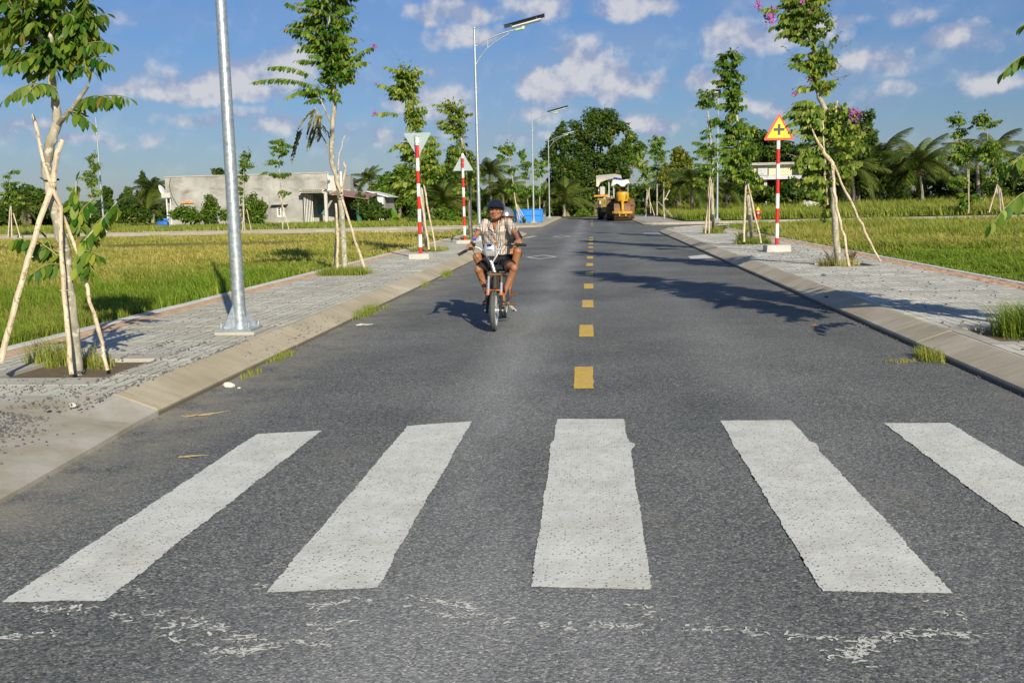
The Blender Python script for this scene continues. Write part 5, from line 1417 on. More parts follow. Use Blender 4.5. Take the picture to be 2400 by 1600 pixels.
# ---- tree 2 : left, behind the near lamp
street_tree('tall young tree right of the near lamp post, two long side shoots, withered twigs',
    [(*(-4.851, 19.122, 0.12), .058), (*(-4.866, 19.2, 0.972), .056), (*(-4.895, 19.2, 1.624), .052), (*(-4.952, 19.2, 2.042), .052), (*(-5.031, 19.2, 2.329), .05), (*(-5.016, 19.2, 2.637), .048), (*(-4.986, 19.2, 2.919), .046), (*(-4.926, 19.2, 3.302), .044), (*(-4.921, 19.2, 3.757), .04), (*(-4.998, 19.2, 4.07), .034), (*(-5.027, 19.2, 4.497), .03), (*(-4.962, 19.2, 4.817), .026), (*(-4.914, 19.2, 5.315), .02), (*(-4.913, 19.2, 6.012), .01)],
    branches=[[(*(-5.021, 19.2, 3.056), .022), (*(-5.15, 19.1, 3.451), .016), (*(-5.177, 19.1, 3.579), .012)], [(*(-5.07, 19.2, 2.549), .018), (*(-5.203, 19.1, 2.877), .013), (*(-5.22, 19, 3.317), .01)]],
    blobs=blobs_px([((-4.997, 19.2, 5.124), .52, .42, 40), ((-4.962, 19.2, 4.652), .46, .36, 34), ((-4.931, 19.2, 4.257), .42, .34, 30), ((-4.846, 19.2, 3.938), .36, .20, 16), ((-4.924, 19.2, 5.781), .5, .5, 34), ((-5.207, 19.1, 3.644), .34, .17, 14), ((-5.313, 19.1, 4.844), .25, .22, 8)], 2),
    sprays=[((-5.269, 19.1, 3.899), (-6.027, 18.7, 4.046), .2), ((-5.147, 19.1, 3.682), (-6.32, 18.6, 3.771), .18), ((-5.15, 19.1, 3.618), (-5.745, 18.8, 3.502), .2), ((-4.631, 19.1, 4.115), (-4.034, 18.9, 4.379), .18), ((-4.737, 19.1, 3.961), (-4.175, 18.9, 4.113), .22), ((-5.337, 19.1, 4.689), (-5.758, 18.9, 4.764), .2), ((-5.47, 19.1, 5.146), (-5.698, 18.9, 5.256), .1), ((-4.575, 19.1, 4.818), (-4.379, 19, 5.002), .1), ((-4.919, 19.1, 3.611), (-4.752, 19, 3.437), .1), ((-5.345, 19, 4.439), (-5.504, 19, 4.561), .2)],
    dry=[((-5.22, 19, 3.317), (-5.497, 18.9, 2.84), .1), ((-5.492, 18.9, 2.935), (-5.753, 18.9, 2.399), .1), ((-5.175, 19, 3.236), (-5.421, 19, 2.62), .1), ((-5.141, 19, 3.235), (-5.077, 19, 2.867), .1), ((-5.185, 19, 3.013), (-5.223, 19, 2.759), .1)],
    flowers=[((-4.029, 18.8, 4.372), .05)], size=.125, nobj=300, seed=22, tie=(-4.835, 19.1, 1.638), mat='street_leaf')
stake([(*(-4.958, 18.9, 0.047), .022), (*(-4.942, 18.95, 0.497), .022), (*(-4.916, 19, 0.979), .022), (*(-4.946, 19.05, 1.502), .02)], 'short upright stake left of the trunk behind the lamp post')
stake([(*(-4.413, 19.2, 0.082), .024), (*(-4.639, 19.2, 0.752), .024), (*(-4.812, 19.15, 1.499), .023), (*(-4.932, 19.1, 1.909), .022)], 'slanting stake on the right of the tree behind the lamp post')
stake([(*(-4.819, 19.05, 1.719), .022), (*(-4.725, 19.05, 2.122), .02), (*(-4.751, 19.05, 2.3), .018)], 'broken stake top with a stub beside the second left trunk')
stake([(*(-4.866, 19.05, 2.141), .012), (*(-4.827, 19.05, 2.447), .011), (*(-4.712, 19.05, 2.78), .009)], 'thin bare rod rising above the second left trunk stakes')
stake([(*(-5.188, 19.5, 0.132), .02), (*(-5.083, 19.4, 0.703), .02), (*(-5.012, 19.3, 1.313), .018)], 'shaded stake at the back of the tree behind the lamp post')

# ---- tree 3 : behind the inverted sign
street_tree('young tree directly behind the inverted triangular sign, small pink flower spikes',
    [(*(-4.745, 28.336, 0.12), .062), (*(-4.697, 27.6, 1.113), .058), (*(-4.725, 27.6, 2.04), .052), (*(-4.82, 27.6, 2.74), .046), (*(-4.915, 27.6, 3.413), .04), (*(-5.069, 27.6, 4.072), .034), (*(-5.09, 27.6, 4.472), .03), (*(-5.049, 27.6, 4.949), .018)],
    blobs=blobs_px([((-5.038, 27.6, 4.926), .46, .34, 34), ((-5.146, 27.6, 4.565), .50, .20, 22), ((-4.871, 27.6, 3.986), .34, .34, 22), ((-4.705, 27.6, 3.66), .22, .22, 8), ((-4.848, 27.6, 2.972), .66, .42, 34), ((-4.569, 27.6, 2.444), .60, .40, 28), ((-5.241, 27.6, 1.993), .42, .28, 12), ((-4.318, 27.6, 2.843), .36, .40, 12)], 3),
    sprays=[((-5.211, 27.5, 3.895), (-5.856, 27.2, 3.911), .2), ((-5.363, 27.5, 4.561), (-5.776, 27.2, 4.698), .2), ((-5.284, 27.5, 5.091), (-5.568, 27.3, 5.175), .05), ((-5.008, 27.6, 5.095), (-4.942, 27.6, 5.285), 0), ((-5.182, 27.5, 3.091), (-5.538, 27.3, 2.952), .2)],
    flowers=[((-5.879, 27.2, 3.923), .07), ((-5.799, 27.2, 4.71), .045)], size=.15, nobj=260, seed=33, mat='street_leaf_pale')
stake([(*(-4.344, 27.3, 0.198), .022), (*(-4.556, 27.4, 1.475), .024), (*(-4.699, 27.5, 2.304), .022)], 'thin crooked stake right of the inverted sign pole')
stake([(*(-4.517, 27.2, 0.23), .026), (*(-4.615, 27.3, 0.988), .028), (*(-4.758, 27.4, 1.805), .026), (*(-4.797, 27.4, 2.385), .022)], 'pale stake close behind the inverted sign pole')

# ---- tree 4 : behind the upright sign
street_tree('young tree behind the upright triangular sign and left of the second lamp post',
    [(*(-4.632, 37.582, 0.12), .060), (*(-4.467, 36, 1.873), .056), (*(-4.496, 36, 2.48), .048), (*(-4.634, 36, 3.614), .040), (*(-4.756, 36, 4.156), .03), (*(-4.847, 36, 4.726), .016)],
    blobs=blobs_px([((-4.965, 36, 4.878), .52, .34, 26), ((-4.796, 36, 4.382), .56, .42, 32), ((-4.869, 36, 3.98), .45, .25, 14), ((-4.739, 36, 3.181), .58, .42, 26), ((-4.415, 36, 2.645), .46, .42, 18), ((-4.586, 36, 2.043), .5, .3, 12)], 4),
    sprays=[((-5.194, 36, 4.915), (-5.666, 35.8, 4.999), .1), ((-4.964, 35, 0.251), (-4.868, 35, 0.429), .2)], size=.17, nobj=0, seed=44, small=True, mat='street_leaf_pale')
stake([(*(-4.31, 35.6, 0.187), .028), (*(-4.35, 35.7, 1.43), .028), (*(-4.358, 35.8, 2.125), .022)], 'yellowish stake leaning behind the upright triangular sign')

# ---- right tree 1
street_tree('big curving young tree right of the warning sign with purple flower clusters',
    [(*(4.598, 19.123, 0.12), .066), (*(4.506, 19, 0.486), .06), (*(4.454, 19, 1.093), .058), (*(4.402, 19, 1.696), .054), (*(4.363, 19, 2.092), .052), (*(4.39, 19, 2.622), .05), (*(4.285, 19, 2.916), .05), (*(4.141, 19, 3.21), .046), (*(4.043, 19, 3.562), .042), (*(4.052, 19, 3.871), .04), (*(4.026, 19, 4.083), .037), (*(3.946, 19, 4.296), .034), (*(3.865, 19, 4.568), .028), (*(3.828, 19, 4.949), .022), (*(3.789, 19, 5.468), .01)],
    branches=[[(*(4.043, 19, 3.97), .014), (*(4.154, 18.9, 4.101), .011), (*(4.308, 18.8, 4.244), .007)]],
    blobs=blobs_px([((3.839, 19, 4.762), .52, .34, 34), ((3.654, 19, 4.508), .34, .26, 18), ((3.922, 19, 4.349), .32, .20, 12), ((3.793, 19, 5.246), .45, .4, 24), ((3.858, 18.9, 3.827), .28, .17, 12), ((4.212, 18.9, 3.875), .28, .22, 14), ((4.033, 19, 3.683), .2, .12, 6), ((4.167, 19, 3.475), .34, .11, 10),
                    ((3.851, 18.9, 2.943), .38, .26, 22), ((4.42, 18.9, 2.979), .30, .20, 12), ((4.105, 19, 2.737), .45, .20, 18), ((4.584, 19, 2.831), .28, .20, 10), ((4.013, 18.9, 2.404), .34, .30, 16), ((4.545, 18.9, 2.466), .38, .32, 18), ((3.962, 18.8, 1.979), .38, .30, 16), ((4.502, 19, 2.05), .42, .24, 14), ((4.028, 18.9, 1.633), .34, .20, 9), ((4.66, 19, 1.829), .25, .18, 5), ((4.278, 19.2, 1.277), .13, .26, 8)], 5),
    sprays=[((3.387, 18.8, 4.72), (3.008, 18.6, 4.741), .2), ((3.542, 18.8, 4.404), (3.283, 18.6, 4.248), .2), ((4.259, 18.8, 4.12), (4.388, 18.7, 4.299), .2), ((4.133, 18.9, 4.027), (4.341, 18.8, 3.782), .2), ((3.793, 18.8, 2.898), (3.508, 18.7, 2.958), .2), ((3.795, 18.8, 2.784), (3.519, 18.7, 2.731), .2), ((4.624, 18.8, 2.874), (4.748, 18.7, 2.922), .15), ((3.88, 18.8, 2.287), (3.706, 18.6, 2.114), .3), ((3.849, 18.8, 1.905), (3.664, 18.6, 1.933), .3), ((3.919, 18.9, 3.395), (3.65, 18.8, 3.325), .2), ((4.145, 18.9, 3.441), (4.4, 18.8, 3.497), .1)],
    flowers=[((2.94, 18.6, 4.817), .075), ((3.191, 18.7, 4.606), .11), ((3.766, 18.8, 4.883), .06), ((4.704, 18.7, 2.878), .10), ((3.639, 18.7, 3.269), .05), ((3.933, 18.8, 3.511), .03)],
    size=.125, nobj=300, seed=55, mat='street_leaf_pale', pods=16)
stake([(*(4.639, 18.6, 0.16), .026), (*(4.548, 18.65, 0.702), .024), (*(4.452, 18.7, 1.097), .024), (*(4.371, 18.75, 1.53), .03), (*(4.334, 18.8, 2.023), .034), (*(4.143, 18.75, 2.277), .032), (*(4.061, 18.7, 2.421), .02), (*(3.901, 18.65, 2.724), .012)], 'knotty stake crossing close in front of the big right trunk')
stake([(*(5.309, 19, 0.211), .018), (*(5.004, 18.95, 0.762), .022), (*(4.805, 18.9, 1.15), .022), (*(4.605, 18.9, 1.526), .021), (*(4.392, 18.85, 1.985), .02)], 'long thin stake slanting far out to the right of the big right tree')
stake([(*(4.4, 18.9, 2.851), .017), (*(4.411, 18.9, 3.04), .016), (*(4.431, 18.9, 3.146), .013)], 'short bare stick among the upper leaves of the big right tree')
stake([(*(4.304, 18.9, 1.277), .014), (*(4.228, 18.85, 1.82), .015), (*(4.189, 18.8, 2.416), .014), (*(4.159, 18.8, 2.789), .012)], 'thin rod left of the big right trunk inside the leaves')

# ---- right tree 2
street_tree('slender tree with three tufts of leaves left of the warning sign, weeds round its foot',
    [(*(4.612, 29.452, 0.12), .06), (*(4.252, 27.8, 1.029), .058), (*(4.164, 27.8, 1.836), .052), (*(3.977, 27.8, 2.297), .05), (*(3.997, 27.8, 2.582), .046), (*(3.957, 27.8, 3.252), .042), (*(3.827, 27.8, 3.83), .038), (*(3.767, 27.8, 4.258), .03), (*(3.736, 27.8, 5.25), .012)],
    blobs=blobs_px([((3.726, 27.8, 5.117), .40, .30, 26), ((3.685, 27.8, 4.674), .46, .32, 28), ((3.801, 27.8, 4.302), .40, .22, 18), ((3.724, 27.8, 3.945), .42, .20, 16), ((3.717, 27.8, 3.495), .42, .22, 16), ((4.206, 27.8, 3.312), .28, .20, 9), ((3.834, 27.8, 3.04), .50, .30, 22), ((4.211, 27.8, 2.803), .36, .34, 16), ((3.724, 27.8, 2.509), .46, .30, 20), ((4.047, 27.8, 2.124), .56, .28, 20), ((4.221, 27.8, 1.811), .40, .18, 10)], 6),
    sprays=[((3.565, 27.7, 3.884), (3.326, 27.6, 3.904), .2), ((3.953, 27.7, 4.542), (4.143, 27.7, 4.669), .1)], size=.155, nobj=260, seed=66, mat='street_leaf')
stake([(*(4.052, 27.4, 0.272), .03), (*(4.062, 27.45, 1.15), .03), (*(4.096, 27.5, 1.877), .026)], 'upright pale stake left of the slender tree beside the warning sign')
stake([(*(4.489, 27.3, 0.233), .022), (*(4.315, 27.4, 1.032), .024), (*(4.13, 27.5, 1.876), .022)], 'stake slanting right from the slender tree beside the warning sign')

# ---- right tree 3
street_tree('thin tree with sparse olive leaves in front of the right lamp post',
    [(*(4.698, 39.826, 0.12), .066), (*(4.462, 38, 0.917), .064), (*(4.41, 38, 1.865), .062), (*(4.454, 38, 2.491), .052), (*(4.387, 38, 3.273), .042), (*(4.304, 38, 4.159), .034), (*(4.223, 38, 4.824), .02), (*(4.174, 38, 5.363), .010)],
    blobs=blobs_px([((4.191, 38, 5.102), .40, .34, 24), ((4.521, 38, 4.292), .26, .2, 8), ((4.196, 38, 3.868), .22, .2, 6), ((4.121, 38, 3.202), .46, .38, 20), ((4.59, 38, 3.236), .34, .26, 12), ((4.203, 38, 2.497), .52, .36, 20), ((3.969, 38, 2.111), .4, .2, 9)], 7),
    sprays=[((4.19, 38, 5.317), (3.956, 38, 5.508), .1), ((4.267, 38, 5.314), (4.483, 38, 5.461), .1), ((4.113, 38, 5.058), (3.803, 38, 4.898), .1)], size=.17, small=True, seed=77, mat='street_leaf', pods=6)
stake([(*(4.127, 37.5, 0.193), .032), (*(4.242, 37.6, 1.395), .032), (*(4.31, 37.7, 2.392), .026)], 'left stake of the thin olive leaved tree')
stake([(*(4.256, 37.4, 0.194), .026), (*(4.277, 37.5, 1.394), .026), (*(4.346, 37.6, 2.171), .022)], 'middle stake of the thin olive leaved tree')

# ---- right tree 0 : beyond the right edge, only its shoots reach into view
_b = (4.116, 9.491, 0.12)
street_tree('near right tree whose long drooping shoots hang in from the right edge',
    [(_b[0] + .10, _b[1], .12, .055), (_b[0] + .14, _b[1], 1.2, .05), (_b[0] + .28, _b[1] - .05, 2.4, .046), (_b[0] + .32, _b[1], 3.6, .038), (_b[0] + .22, _b[1] + .05, 4.8, .028), (_b[0] + .20, _b[1], 6.0, .012)],
    blobs=[((4.12, 8.45, 2.3), (.30, .4, .30), 24), ((4.16, 8.5, 2.85), (.32, .45, .3), 26), ((4.2, 8.7, 3.4), (.36, .5, .35), 28), ((4.3, 9.0, 4.1), (.36, .5, .35), 28), ((_b[0] + .50, _b[1] + .1, 1.25), (.30, .5, .35), 26), ((_b[0] + .45, _b[1] + .5, 1.9), (.30, .6, .3), 26), ((_b[0] + .80, _b[1], 2.3), (.38, .7, .4), 30), ((_b[0] + .75, _b[1] + .1, 3.1), (.42, .8, .35), 44), ((_b[0] + .62, _b[1] + .15, 3.9), (.5, .7, .3), 50), ((_b[0] + .25, _b[1] + .1, 4.8), (.6, .6, .4), 64), ((_b[0] + .15, _b[1] + .1, 5.6), (.45, .5, .45), 50)],
    sprays=[((3.805, 9, 2.559), (3.403, 8.8, 2.4), .30, .13), ((3.878, 9, 1.777), (3.446, 8.8, 1.573), .30, .135), ((3.752, 8.7, 1.702), (3.442, 8.6, 1.647), .3, .13), ((3.877, 8.8, 1.449), (3.208, 8.4, 1.158), .28, .14), ((3.935, 9, 1.342), (3.543, 8.8, 1.279), .3, .13), ((3.997, 9.2, 1.858), (3.681, 9.1, 1.605), .3, .13), ((3.858, 9.2, 2.871), (3.664, 9.1, 2.819), .2, .125)],
    size=.13, nobj=300, seed=88, mat='street_leaf', droopy=1.1)

# ---- young trees across the crossing and by the far box
GR = None
def far_tree(label, trunk, blobs, seed, size=.24, mat='street_leaf', r0=.055, sprays=()):
    size = size * 1.12
    n = len(trunk); ch = [(*p, r0 * (1 - .75 * i / (n - 1))) for i, p in enumerate(trunk)]
    street_tree(label, ch, (), blobs_px(blobs, seed), sprays, size, 0, seed, mat, small=True)
far_tree('small young tree just right of the near lamp pole, in front of the house', [(-22.08, 62, 0.068), (-22.062, 62, 1.759), (-21.899, 62, 3.089), (-21.899, 62, 4.018), (-21.549, 62, 4.802)],
         [((-21.709, 62, 4.885), .40, .36, 10), ((-21.8, 62, 4.28), .50, .36, 12), ((-21.892, 62, 3.673), .40, .32, 9), ((-22.191, 62, 2.829), .18, .42, 6)], 101)
far_tree('young tree with layered tufts in front of the house window', [(-19.591, 62, -0.035), (-19.551, 62, 1.704), (-19.587, 62, 3.564), (-19.639, 62, 5.121), (-19.636, 62, 5.672)],
         [((-19.643, 62, 5.541), .75, .30, 13), ((-19.531, 62, 5.092), .60, .24, 9), ((-19.76, 62, 4.414), .72, .2, 9), ((-19.749, 62, 3.621), .85, .2, 12), ((-19.481, 62, 2.501), .44, .10, 5)], 102, sprays=[((-19.234, 62, 5.531), (-18.566, 62, 5.277), .1), ((-20.288, 62, 3.793), (-20.846, 62, 3.648), .2)])
stake([(*(-19.057, 61.7, -0.036), .03), (*(-19.421, 61.8, 1.436), .03), (*(-19.648, 61.9, 2.371), .026)], 'slanting stake right of the young tree by the house window')
stake([(*(-21.507, 61.7, 0.011), .026), (*(-21.707, 61.8, 0.95), .026), (*(-21.821, 61.9, 1.487), .022)], 'slanting stake right of the small tree beside the near lamp pole')
stake([(*(-22.079, 61.6, 0.025), .03), (*(-21.968, 61.7, 1.091), .03), (*(-21.947, 61.8, 2.023), .026)], 'upright stake left of the small tree beside the near lamp pole')
far_tree('young tree left of the far left lamp post with three leafy tiers', [(-31.48, 60.5, 0.348), (-31.363, 60.5, 1.434), (-31.188, 60.5, 2.883), (-31.063, 60.5, 4.062), (-30.905, 60.5, 4.972)],
         [((-31.021, 60.5, 4.897), .40, .26, 9), ((-30.844, 60.5, 4.37), .48, .26, 9), ((-31.171, 60.5, 3.75), .66, .32, 14), ((-31.127, 60.5, 3.276), .48, .22, 8), ((-30.982, 60.5, 2.694), .5, .16, 6), ((-31.508, 60.5, 2.02), .8, .38, 15)], 103, mat='street_leaf_pale')
far_tree('dark sparse young tree at the far left edge', [(-35.234, 58, 0.105), (-35.074, 58, 1.794), (-34.981, 58, 3.066), (-34.812, 58, 4.277)],
         [((-34.537, 58, 4.068), .22, .14, 4), ((-35.123, 58, 3.83), .25, .08, 3), ((-34.988, 58, 3.269), .55, .28, 10), ((-35.163, 58, 2.561), .85, .40, 18), ((-34.73, 58, 2.297), .55, .3, 9)], 104)
for a, b_, lb in (((-35.064, 57.5, 0.119), (-34.98, 57.8, 1.793), 'left stake of the sparse tree at the far left edge'), ((-34.275, 57.5, -0.05), (-34.789, 57.8, 1.535), 'right stake of the sparse tree at the far left edge'), ((-34.763, 57.4, 0.116), (-34.885, 57.8, 1.944), 'middle stake of the sparse tree at the far left edge')):
    stake([(*a, .035), (*b_, .03)], lb)
far_tree('young tree with a round top tuft between the second lamp post and the riders', [(-5.137, 68, 0.084), (-5.225, 68, 1.381), (-5.369, 68, 2.815), (-5.572, 68, 4.101), (-5.643, 68, 4.812)],
         [((-5.746, 68, 5.38), .80, .52, 18), ((-6.225, 68, 4.657), .3, .12, 4), ((-5.522, 68, 3.759), .60, .20, 8), ((-5.317, 68, 2.528), .66, .36, 12)], 105, .27)
far_tree('slim young tree just left of the third lamp post', [(-5.166, 80, 0.949), (-5.24, 80, 2.366), (-5.278, 80, 3.876), (-5.424, 80, 5.048), (-5.548, 80, 5.65)],
         [((-5.554, 80, 5.318), .40, .40, 9), ((-5.299, 80, 4.545), .60, .42, 13), ((-5.451, 80, 3.713), .55, .30, 8), ((-5.067, 80, 2.53), .65, .45, 14), ((-5.574, 80, 2.71), .45, .3, 6)], 106, .28)
far_tree('young tree right of the third lamp post behind the blue box', [(-4.25, 80, 0.66), (-4.226, 80, 2.007), (-4.134, 80, 3.347), (-4.211, 80, 4.684)],
         [((-4.079, 80, 4.514), .72, .46, 16), ((-4.294, 80, 3.852), .7, .3, 9), ((-4.183, 80, 2.51), .42, .45, 8)], 107, .28)
stake([(*(-4.804, 67, 0.042), .04), (*(-5.143, 67.3, 1.38), .035), (*(-5.285, 67.5, 2.18), .028)], 'thick stake leaning in front of the blue box')
stake([(*(-4.63, 67, 0.152), .022), (*(-4.896, 67.3, 0.807), .022), (*(-5.128, 67.5, 1.437), .018)], 'first thin stake leaning in front of the blue box')
stake([(*(-4.429, 67, 0.148), .022), (*(-4.752, 67.3, 0.804), .022), (*(-5.072, 67.5, 1.379), .018)], 'second thin stake leaning in front of the blue box')
far_tree('leaning leafy tree nearest the rollers on the right', [(3.406, 66, 0.425), (3.493, 66, 1.746), (3.524, 66, 2.843), (3.389, 66, 3.53), (3.2, 66, 4.352)],
         [((3.063, 66, 4.492), .50, .30, 10), ((2.924, 66, 4.005), .40, .26, 7), ((3.335, 66, 3.668), .55, .42, 14), ((3.387, 66, 2.901), .4, .4, 9)], 108, .26, 'street_leaf_pale')
far_tree('taller twin topped young tree right of the rollers', [(4.278, 68, 0.464), (4.281, 68, 2.307), (4.34, 68, 3.573), (4.315, 68, 4.975), (4.4, 68, 5.531)],
         [((4.372, 68, 5.392), .60, .38, 15), ((4.145, 68, 4.784), .6, .36, 12), ((4.708, 68, 4.489), .5, .36, 10), ((4.284, 68, 3.659), .6, .4, 13), ((4.566, 68, 3.09), .5, .3, 8)], 109, .26)
far_tree('young tree with rusty tinted leaves right of the twin topped one', [(4.34, 62, 0.253), (4.29, 62, 1.445), (4.317, 62, 2.604), (4.421, 62, 3.627)],
         [((4.472, 62, 3.498), .42, .36, 9), ((4.369, 62, 2.937), .48, .4, 11), ((4.575, 62, 2.598), .3, .3, 5)], 110, .24, 'yellow_leaf')
for k, (a, b_) in enumerate((((3.327, 65, 0.44), (3.638, 65.6, 2.287)), ((3.761, 66.4, 0.634), (3.632, 66, 2.155)), ((4.047, 67, 0.482), (3.691, 66.6, 1.524)), ((4.729, 61, 0.492), (4.028, 64, 1.455)), ((4.574, 62, 1.491), (4.316, 62, 1.574)), ((4.678, 62, 2.081), (4.342, 62, 1.444)))):
    stake([(*a, .032), (*b_, .026)], ['stake leaning right nearest the rollers', 'upright stake beside the leaning leafy tree', 'stake leaning left beside the leaning leafy tree', 'long stake fallen low to the right of the rusty tinted tree', 'short level stick by the rusty tinted tree', 'short forked stick beside the rusty tinted tree'][k])
far_tree('ragged young tree in the right field, the left one of a pair', [(22.723, 63, 0.297), (22.664, 63, 1.81), (22.514, 63, 3.087), (22.25, 63, 4.108), (21.995, 63, 4.922), (21.889, 63, 5.756)],
         [((21.835, 63, 5.883), .66, .34, 15), ((22.032, 63, 5.249), .6, .2, 7), ((21.672, 63, 4.931), .4, .1, 4), ((22.267, 63, 4.309), .75, .42, 20), ((22.097, 63, 3.554), .80, .30, 15), ((22.149, 63, 2.205), .80, .36, 15), ((22.559, 63, 1.301), .95, .30, 14), ((22.455, 63, 0.739), .7, .3, 10)], 111, .26, sprays=[((21.217, 63, 3.754), (20.515, 62.6, 3.628), .15), ((22.524, 63, 5.361), (22.764, 63, 5.555), .1)])
far_tree('right field young tree with a leafy tuft on a bare upper stem', [(24.205, 62, 0.351), (24.082, 62, 1.512), (23.881, 62, 2.768), (23.334, 62, 4.151), (23.249, 62, 5.021), (23.121, 62, 5.765)],
         [((23.124, 62, 5.691), .80, .38, 18), ((22.868, 62, 6.019), .4, .2, 5), ((23.378, 62, 4.274), .75, .35, 15), ((23.697, 62, 3.645), .8, .45, 20), ((23.973, 62, 2.891), .8, .4, 16), ((23.755, 62, 2.271), .6, .3, 9)], 112, .26, sprays=[((23.612, 62, 5.628), (24.139, 62, 5.786), .1)])
stake([(*(23.354, 61.5, 0.324), .04), (*(23.601, 61.6, 1.144), .035), (*(23.846, 61.7, 2.013), .03)], 'stake leaning from the left on the tuft topped right field tree')
stake([(*(24.229, 61.5, 0.355), .04), (*(24.118, 61.6, 1.008), .035), (*(24.003, 61.7, 1.76), .03)], 'stake leaning from the right on the tuft topped right field tree')
stake([(*(22.58, 62.6, 0.278), .03), (*(22.581, 62.7, 1.808), .028), (*(22.532, 62.8, 3.333), .022)], 'straight bamboo pole against the ragged right field tree')

# ================================================================ woods and palms behind
def crown_cards(centres, n, size, seed, lo=.35):
    """leaf clumps scattered in shells round the given centres: (pos, radius)"""
    rs = np.random.RandomState(seed)
    sub_ = []
    for c, rr in centres:        # break every bough into smaller tufts with gaps between them
        for k in range(7):
            d = rs.normal(size=3); d /= np.linalg.norm(d); q = .30 + .48 * rs.rand()
            sub_.append(((c[0] + d[0] * rr[0] * q * 1.1, c[1] + d[1] * rr[1] * q, c[2] + d[2] * rr[2] * q), tuple(v * rs.uniform(.42, .64) for v in rr)))
    centres = sub_
    w = np.array([c[1][0] * c[1][2] for c in centres]); w = w / w.sum(); idx = rs.choice(len(centres), n, p=w)
    C = np.array([c[0] for c in centres])[idx]; R = np.array([c[1] for c in centres])[idx]
    d = rs.normal(size=(n, 3)); d /= np.linalg.norm(d, axis=1, keepdims=True)
    rad = lo + (1 - lo) * rs.rand(n, 1) ** .5
    rad *= 1 + .16 * np.sin(d[:, :1] * 7 + idx[:, None]) + .14 * np.sin(d[:, 2:] * 9 + idx[:, None] * 2)
    P = C + d * R * rad
    nrm = d + rs.normal(size=(n, 3)) * .55 + np.array([0, -.1, .35]); nrm /= np.linalg.norm(nrm, axis=1, keepdims=True)
    a = rs.normal(size=(n, 3)); a -= (a * nrm).sum(1, keepdims=True) * nrm; a /= np.linalg.norm(a, axis=1, keepdims=True); b = np.cross(nrm, a)
    s = (size * (.55 + .9 * rs.rand(n, 1)))
    V = np.stack([P - a * s * .9, P - b * s * .42, P + a * s, P + b * s * .42 + nrm * s * .12], 1).reshape(-1, 3)
    F = np.array([[0, 1, 2], [0, 2, 3]])[None] + (np.arange(n) * 4)[:, None, None]
    return V, F.reshape(-1, 3)
def wood_tree(name, label, base, centres, n, size=.22, seed=1, mat='wood_leaf', r0=.22, limbs=True, group=None, cat='tree', bark='wood_bark'):
    base = Vector(base); t = thing(name, label, cat, base, 0, group)
    cs = [(Vector(c) - base, rr) for c, rr in centres]
    V, F = crown_cards([((c.x, c.y, c.z), rr) for c, rr in cs], n, size, seed)
    tag(link('crown', np_mesh('crown', V, F, mat), t), kind='stuff')
    top = max(cs, key=lambda c: c[0].z)[0]; mid = sum((c for c, _ in cs), Vector()) / len(cs)
    fork = Vector((mid.x * .3, 0, max(.6, mid.z * .42)))
    m = MB(); m.tube([(0, 0, -.2), fork * .5 + Vector((.1, 0, 0)), fork], [r0, r0 * .85, r0 * .7], 9); m.build('trunk', bark, t, True)
    if limbs:
        for c, rr in cs[:10]:
            m = MB(); mm = fork.lerp(c, .5) + Vector((0, 0, .25)); m.tube([fork, mm, c, c + (c - mm) * .4], [r0 * .5, r0 * .32, r0 * .16, r0 * .05], 6); m.build('limb', bark, t, True)
    return t
def cl(lst): return [(c, (rx, max(.5, rx * .8), rz)) for c, rx, rz in lst]

wood_tree('big_tree', 'largest dark green tree with an irregular towering crown behind the rollers', (0.212, 108, -0.091),
    cl([((-0.36, 108, 9.929), 1.7, 1.5), ((1.22, 108, 10.327), 1.6, 1.3), ((-1.276, 108, 8.845), 1.3, 1.3), ((2.332, 108, 8.968), 1.5, 1.3), ((0.52, 107, 8.287), 1.9, 1.4), ((2.769, 108, 7.179), 1.2, 1.1), ((-0.618, 107, 6.55), 1.5, 1.4), ((1.392, 107, 5.835), 1.7, 1.4), ((0.388, 107, 4.083), 1.8, 1.5), ((2.75, 108, 4.5), 1.3, 1.4), ((-0.879, 107, 3.444), 1.5, 1.5), ((1.587, 107, 2.494), 1.8, 1.7), ((-0.906, 107, 1.205), 1.4, 1.0), ((3.674, 109, 2.467), 1.0, 1.2)]), 15000, .20, 201, r0=.35)
wood_tree('big_tree', 'broad dark tree joining the tallest one on its left side', (-2.708, 106, -0.003),
    cl([((-3.115, 106, 8.976), .8, .8), ((-3.484, 106, 8.112), 1.3, 1.1), ((-2.383, 106, 7.206), 1.5, 1.3), ((-3.958, 106, 6.368), 1.4, 1.3), ((-1.943, 105, 5.399), 1.5, 1.4), ((-3.416, 105, 4.562), 1.7, 1.4), ((-2.418, 105, 3.003), 1.8, 1.4), ((-4.235, 106, 3.06), 1.1, 1.4), ((-1.996, 105, 1.454), 1.6, 1.3), ((-3.582, 106, 1.711), 1.3, 1.0)]), 11000, .20, 202, r0=.3)
wood_tree('big_tree', 'feathery side tree hanging over the right of the tallest tree', (3.524, 112, -0.074),
    cl([((4.182, 112, 8.28), 1.0, .8), ((4.829, 112, 7.341), 1.0, .9), ((3.803, 112, 7.138), 1.2, .8), ((4.496, 112, 5.965), .7, .8), ((3.423, 112, 6.131), .9, .8), ((5.202, 112, 7.562), .5, .5)]), 3000, .2, 203, r0=.16, mat='wood_leaf_bright')
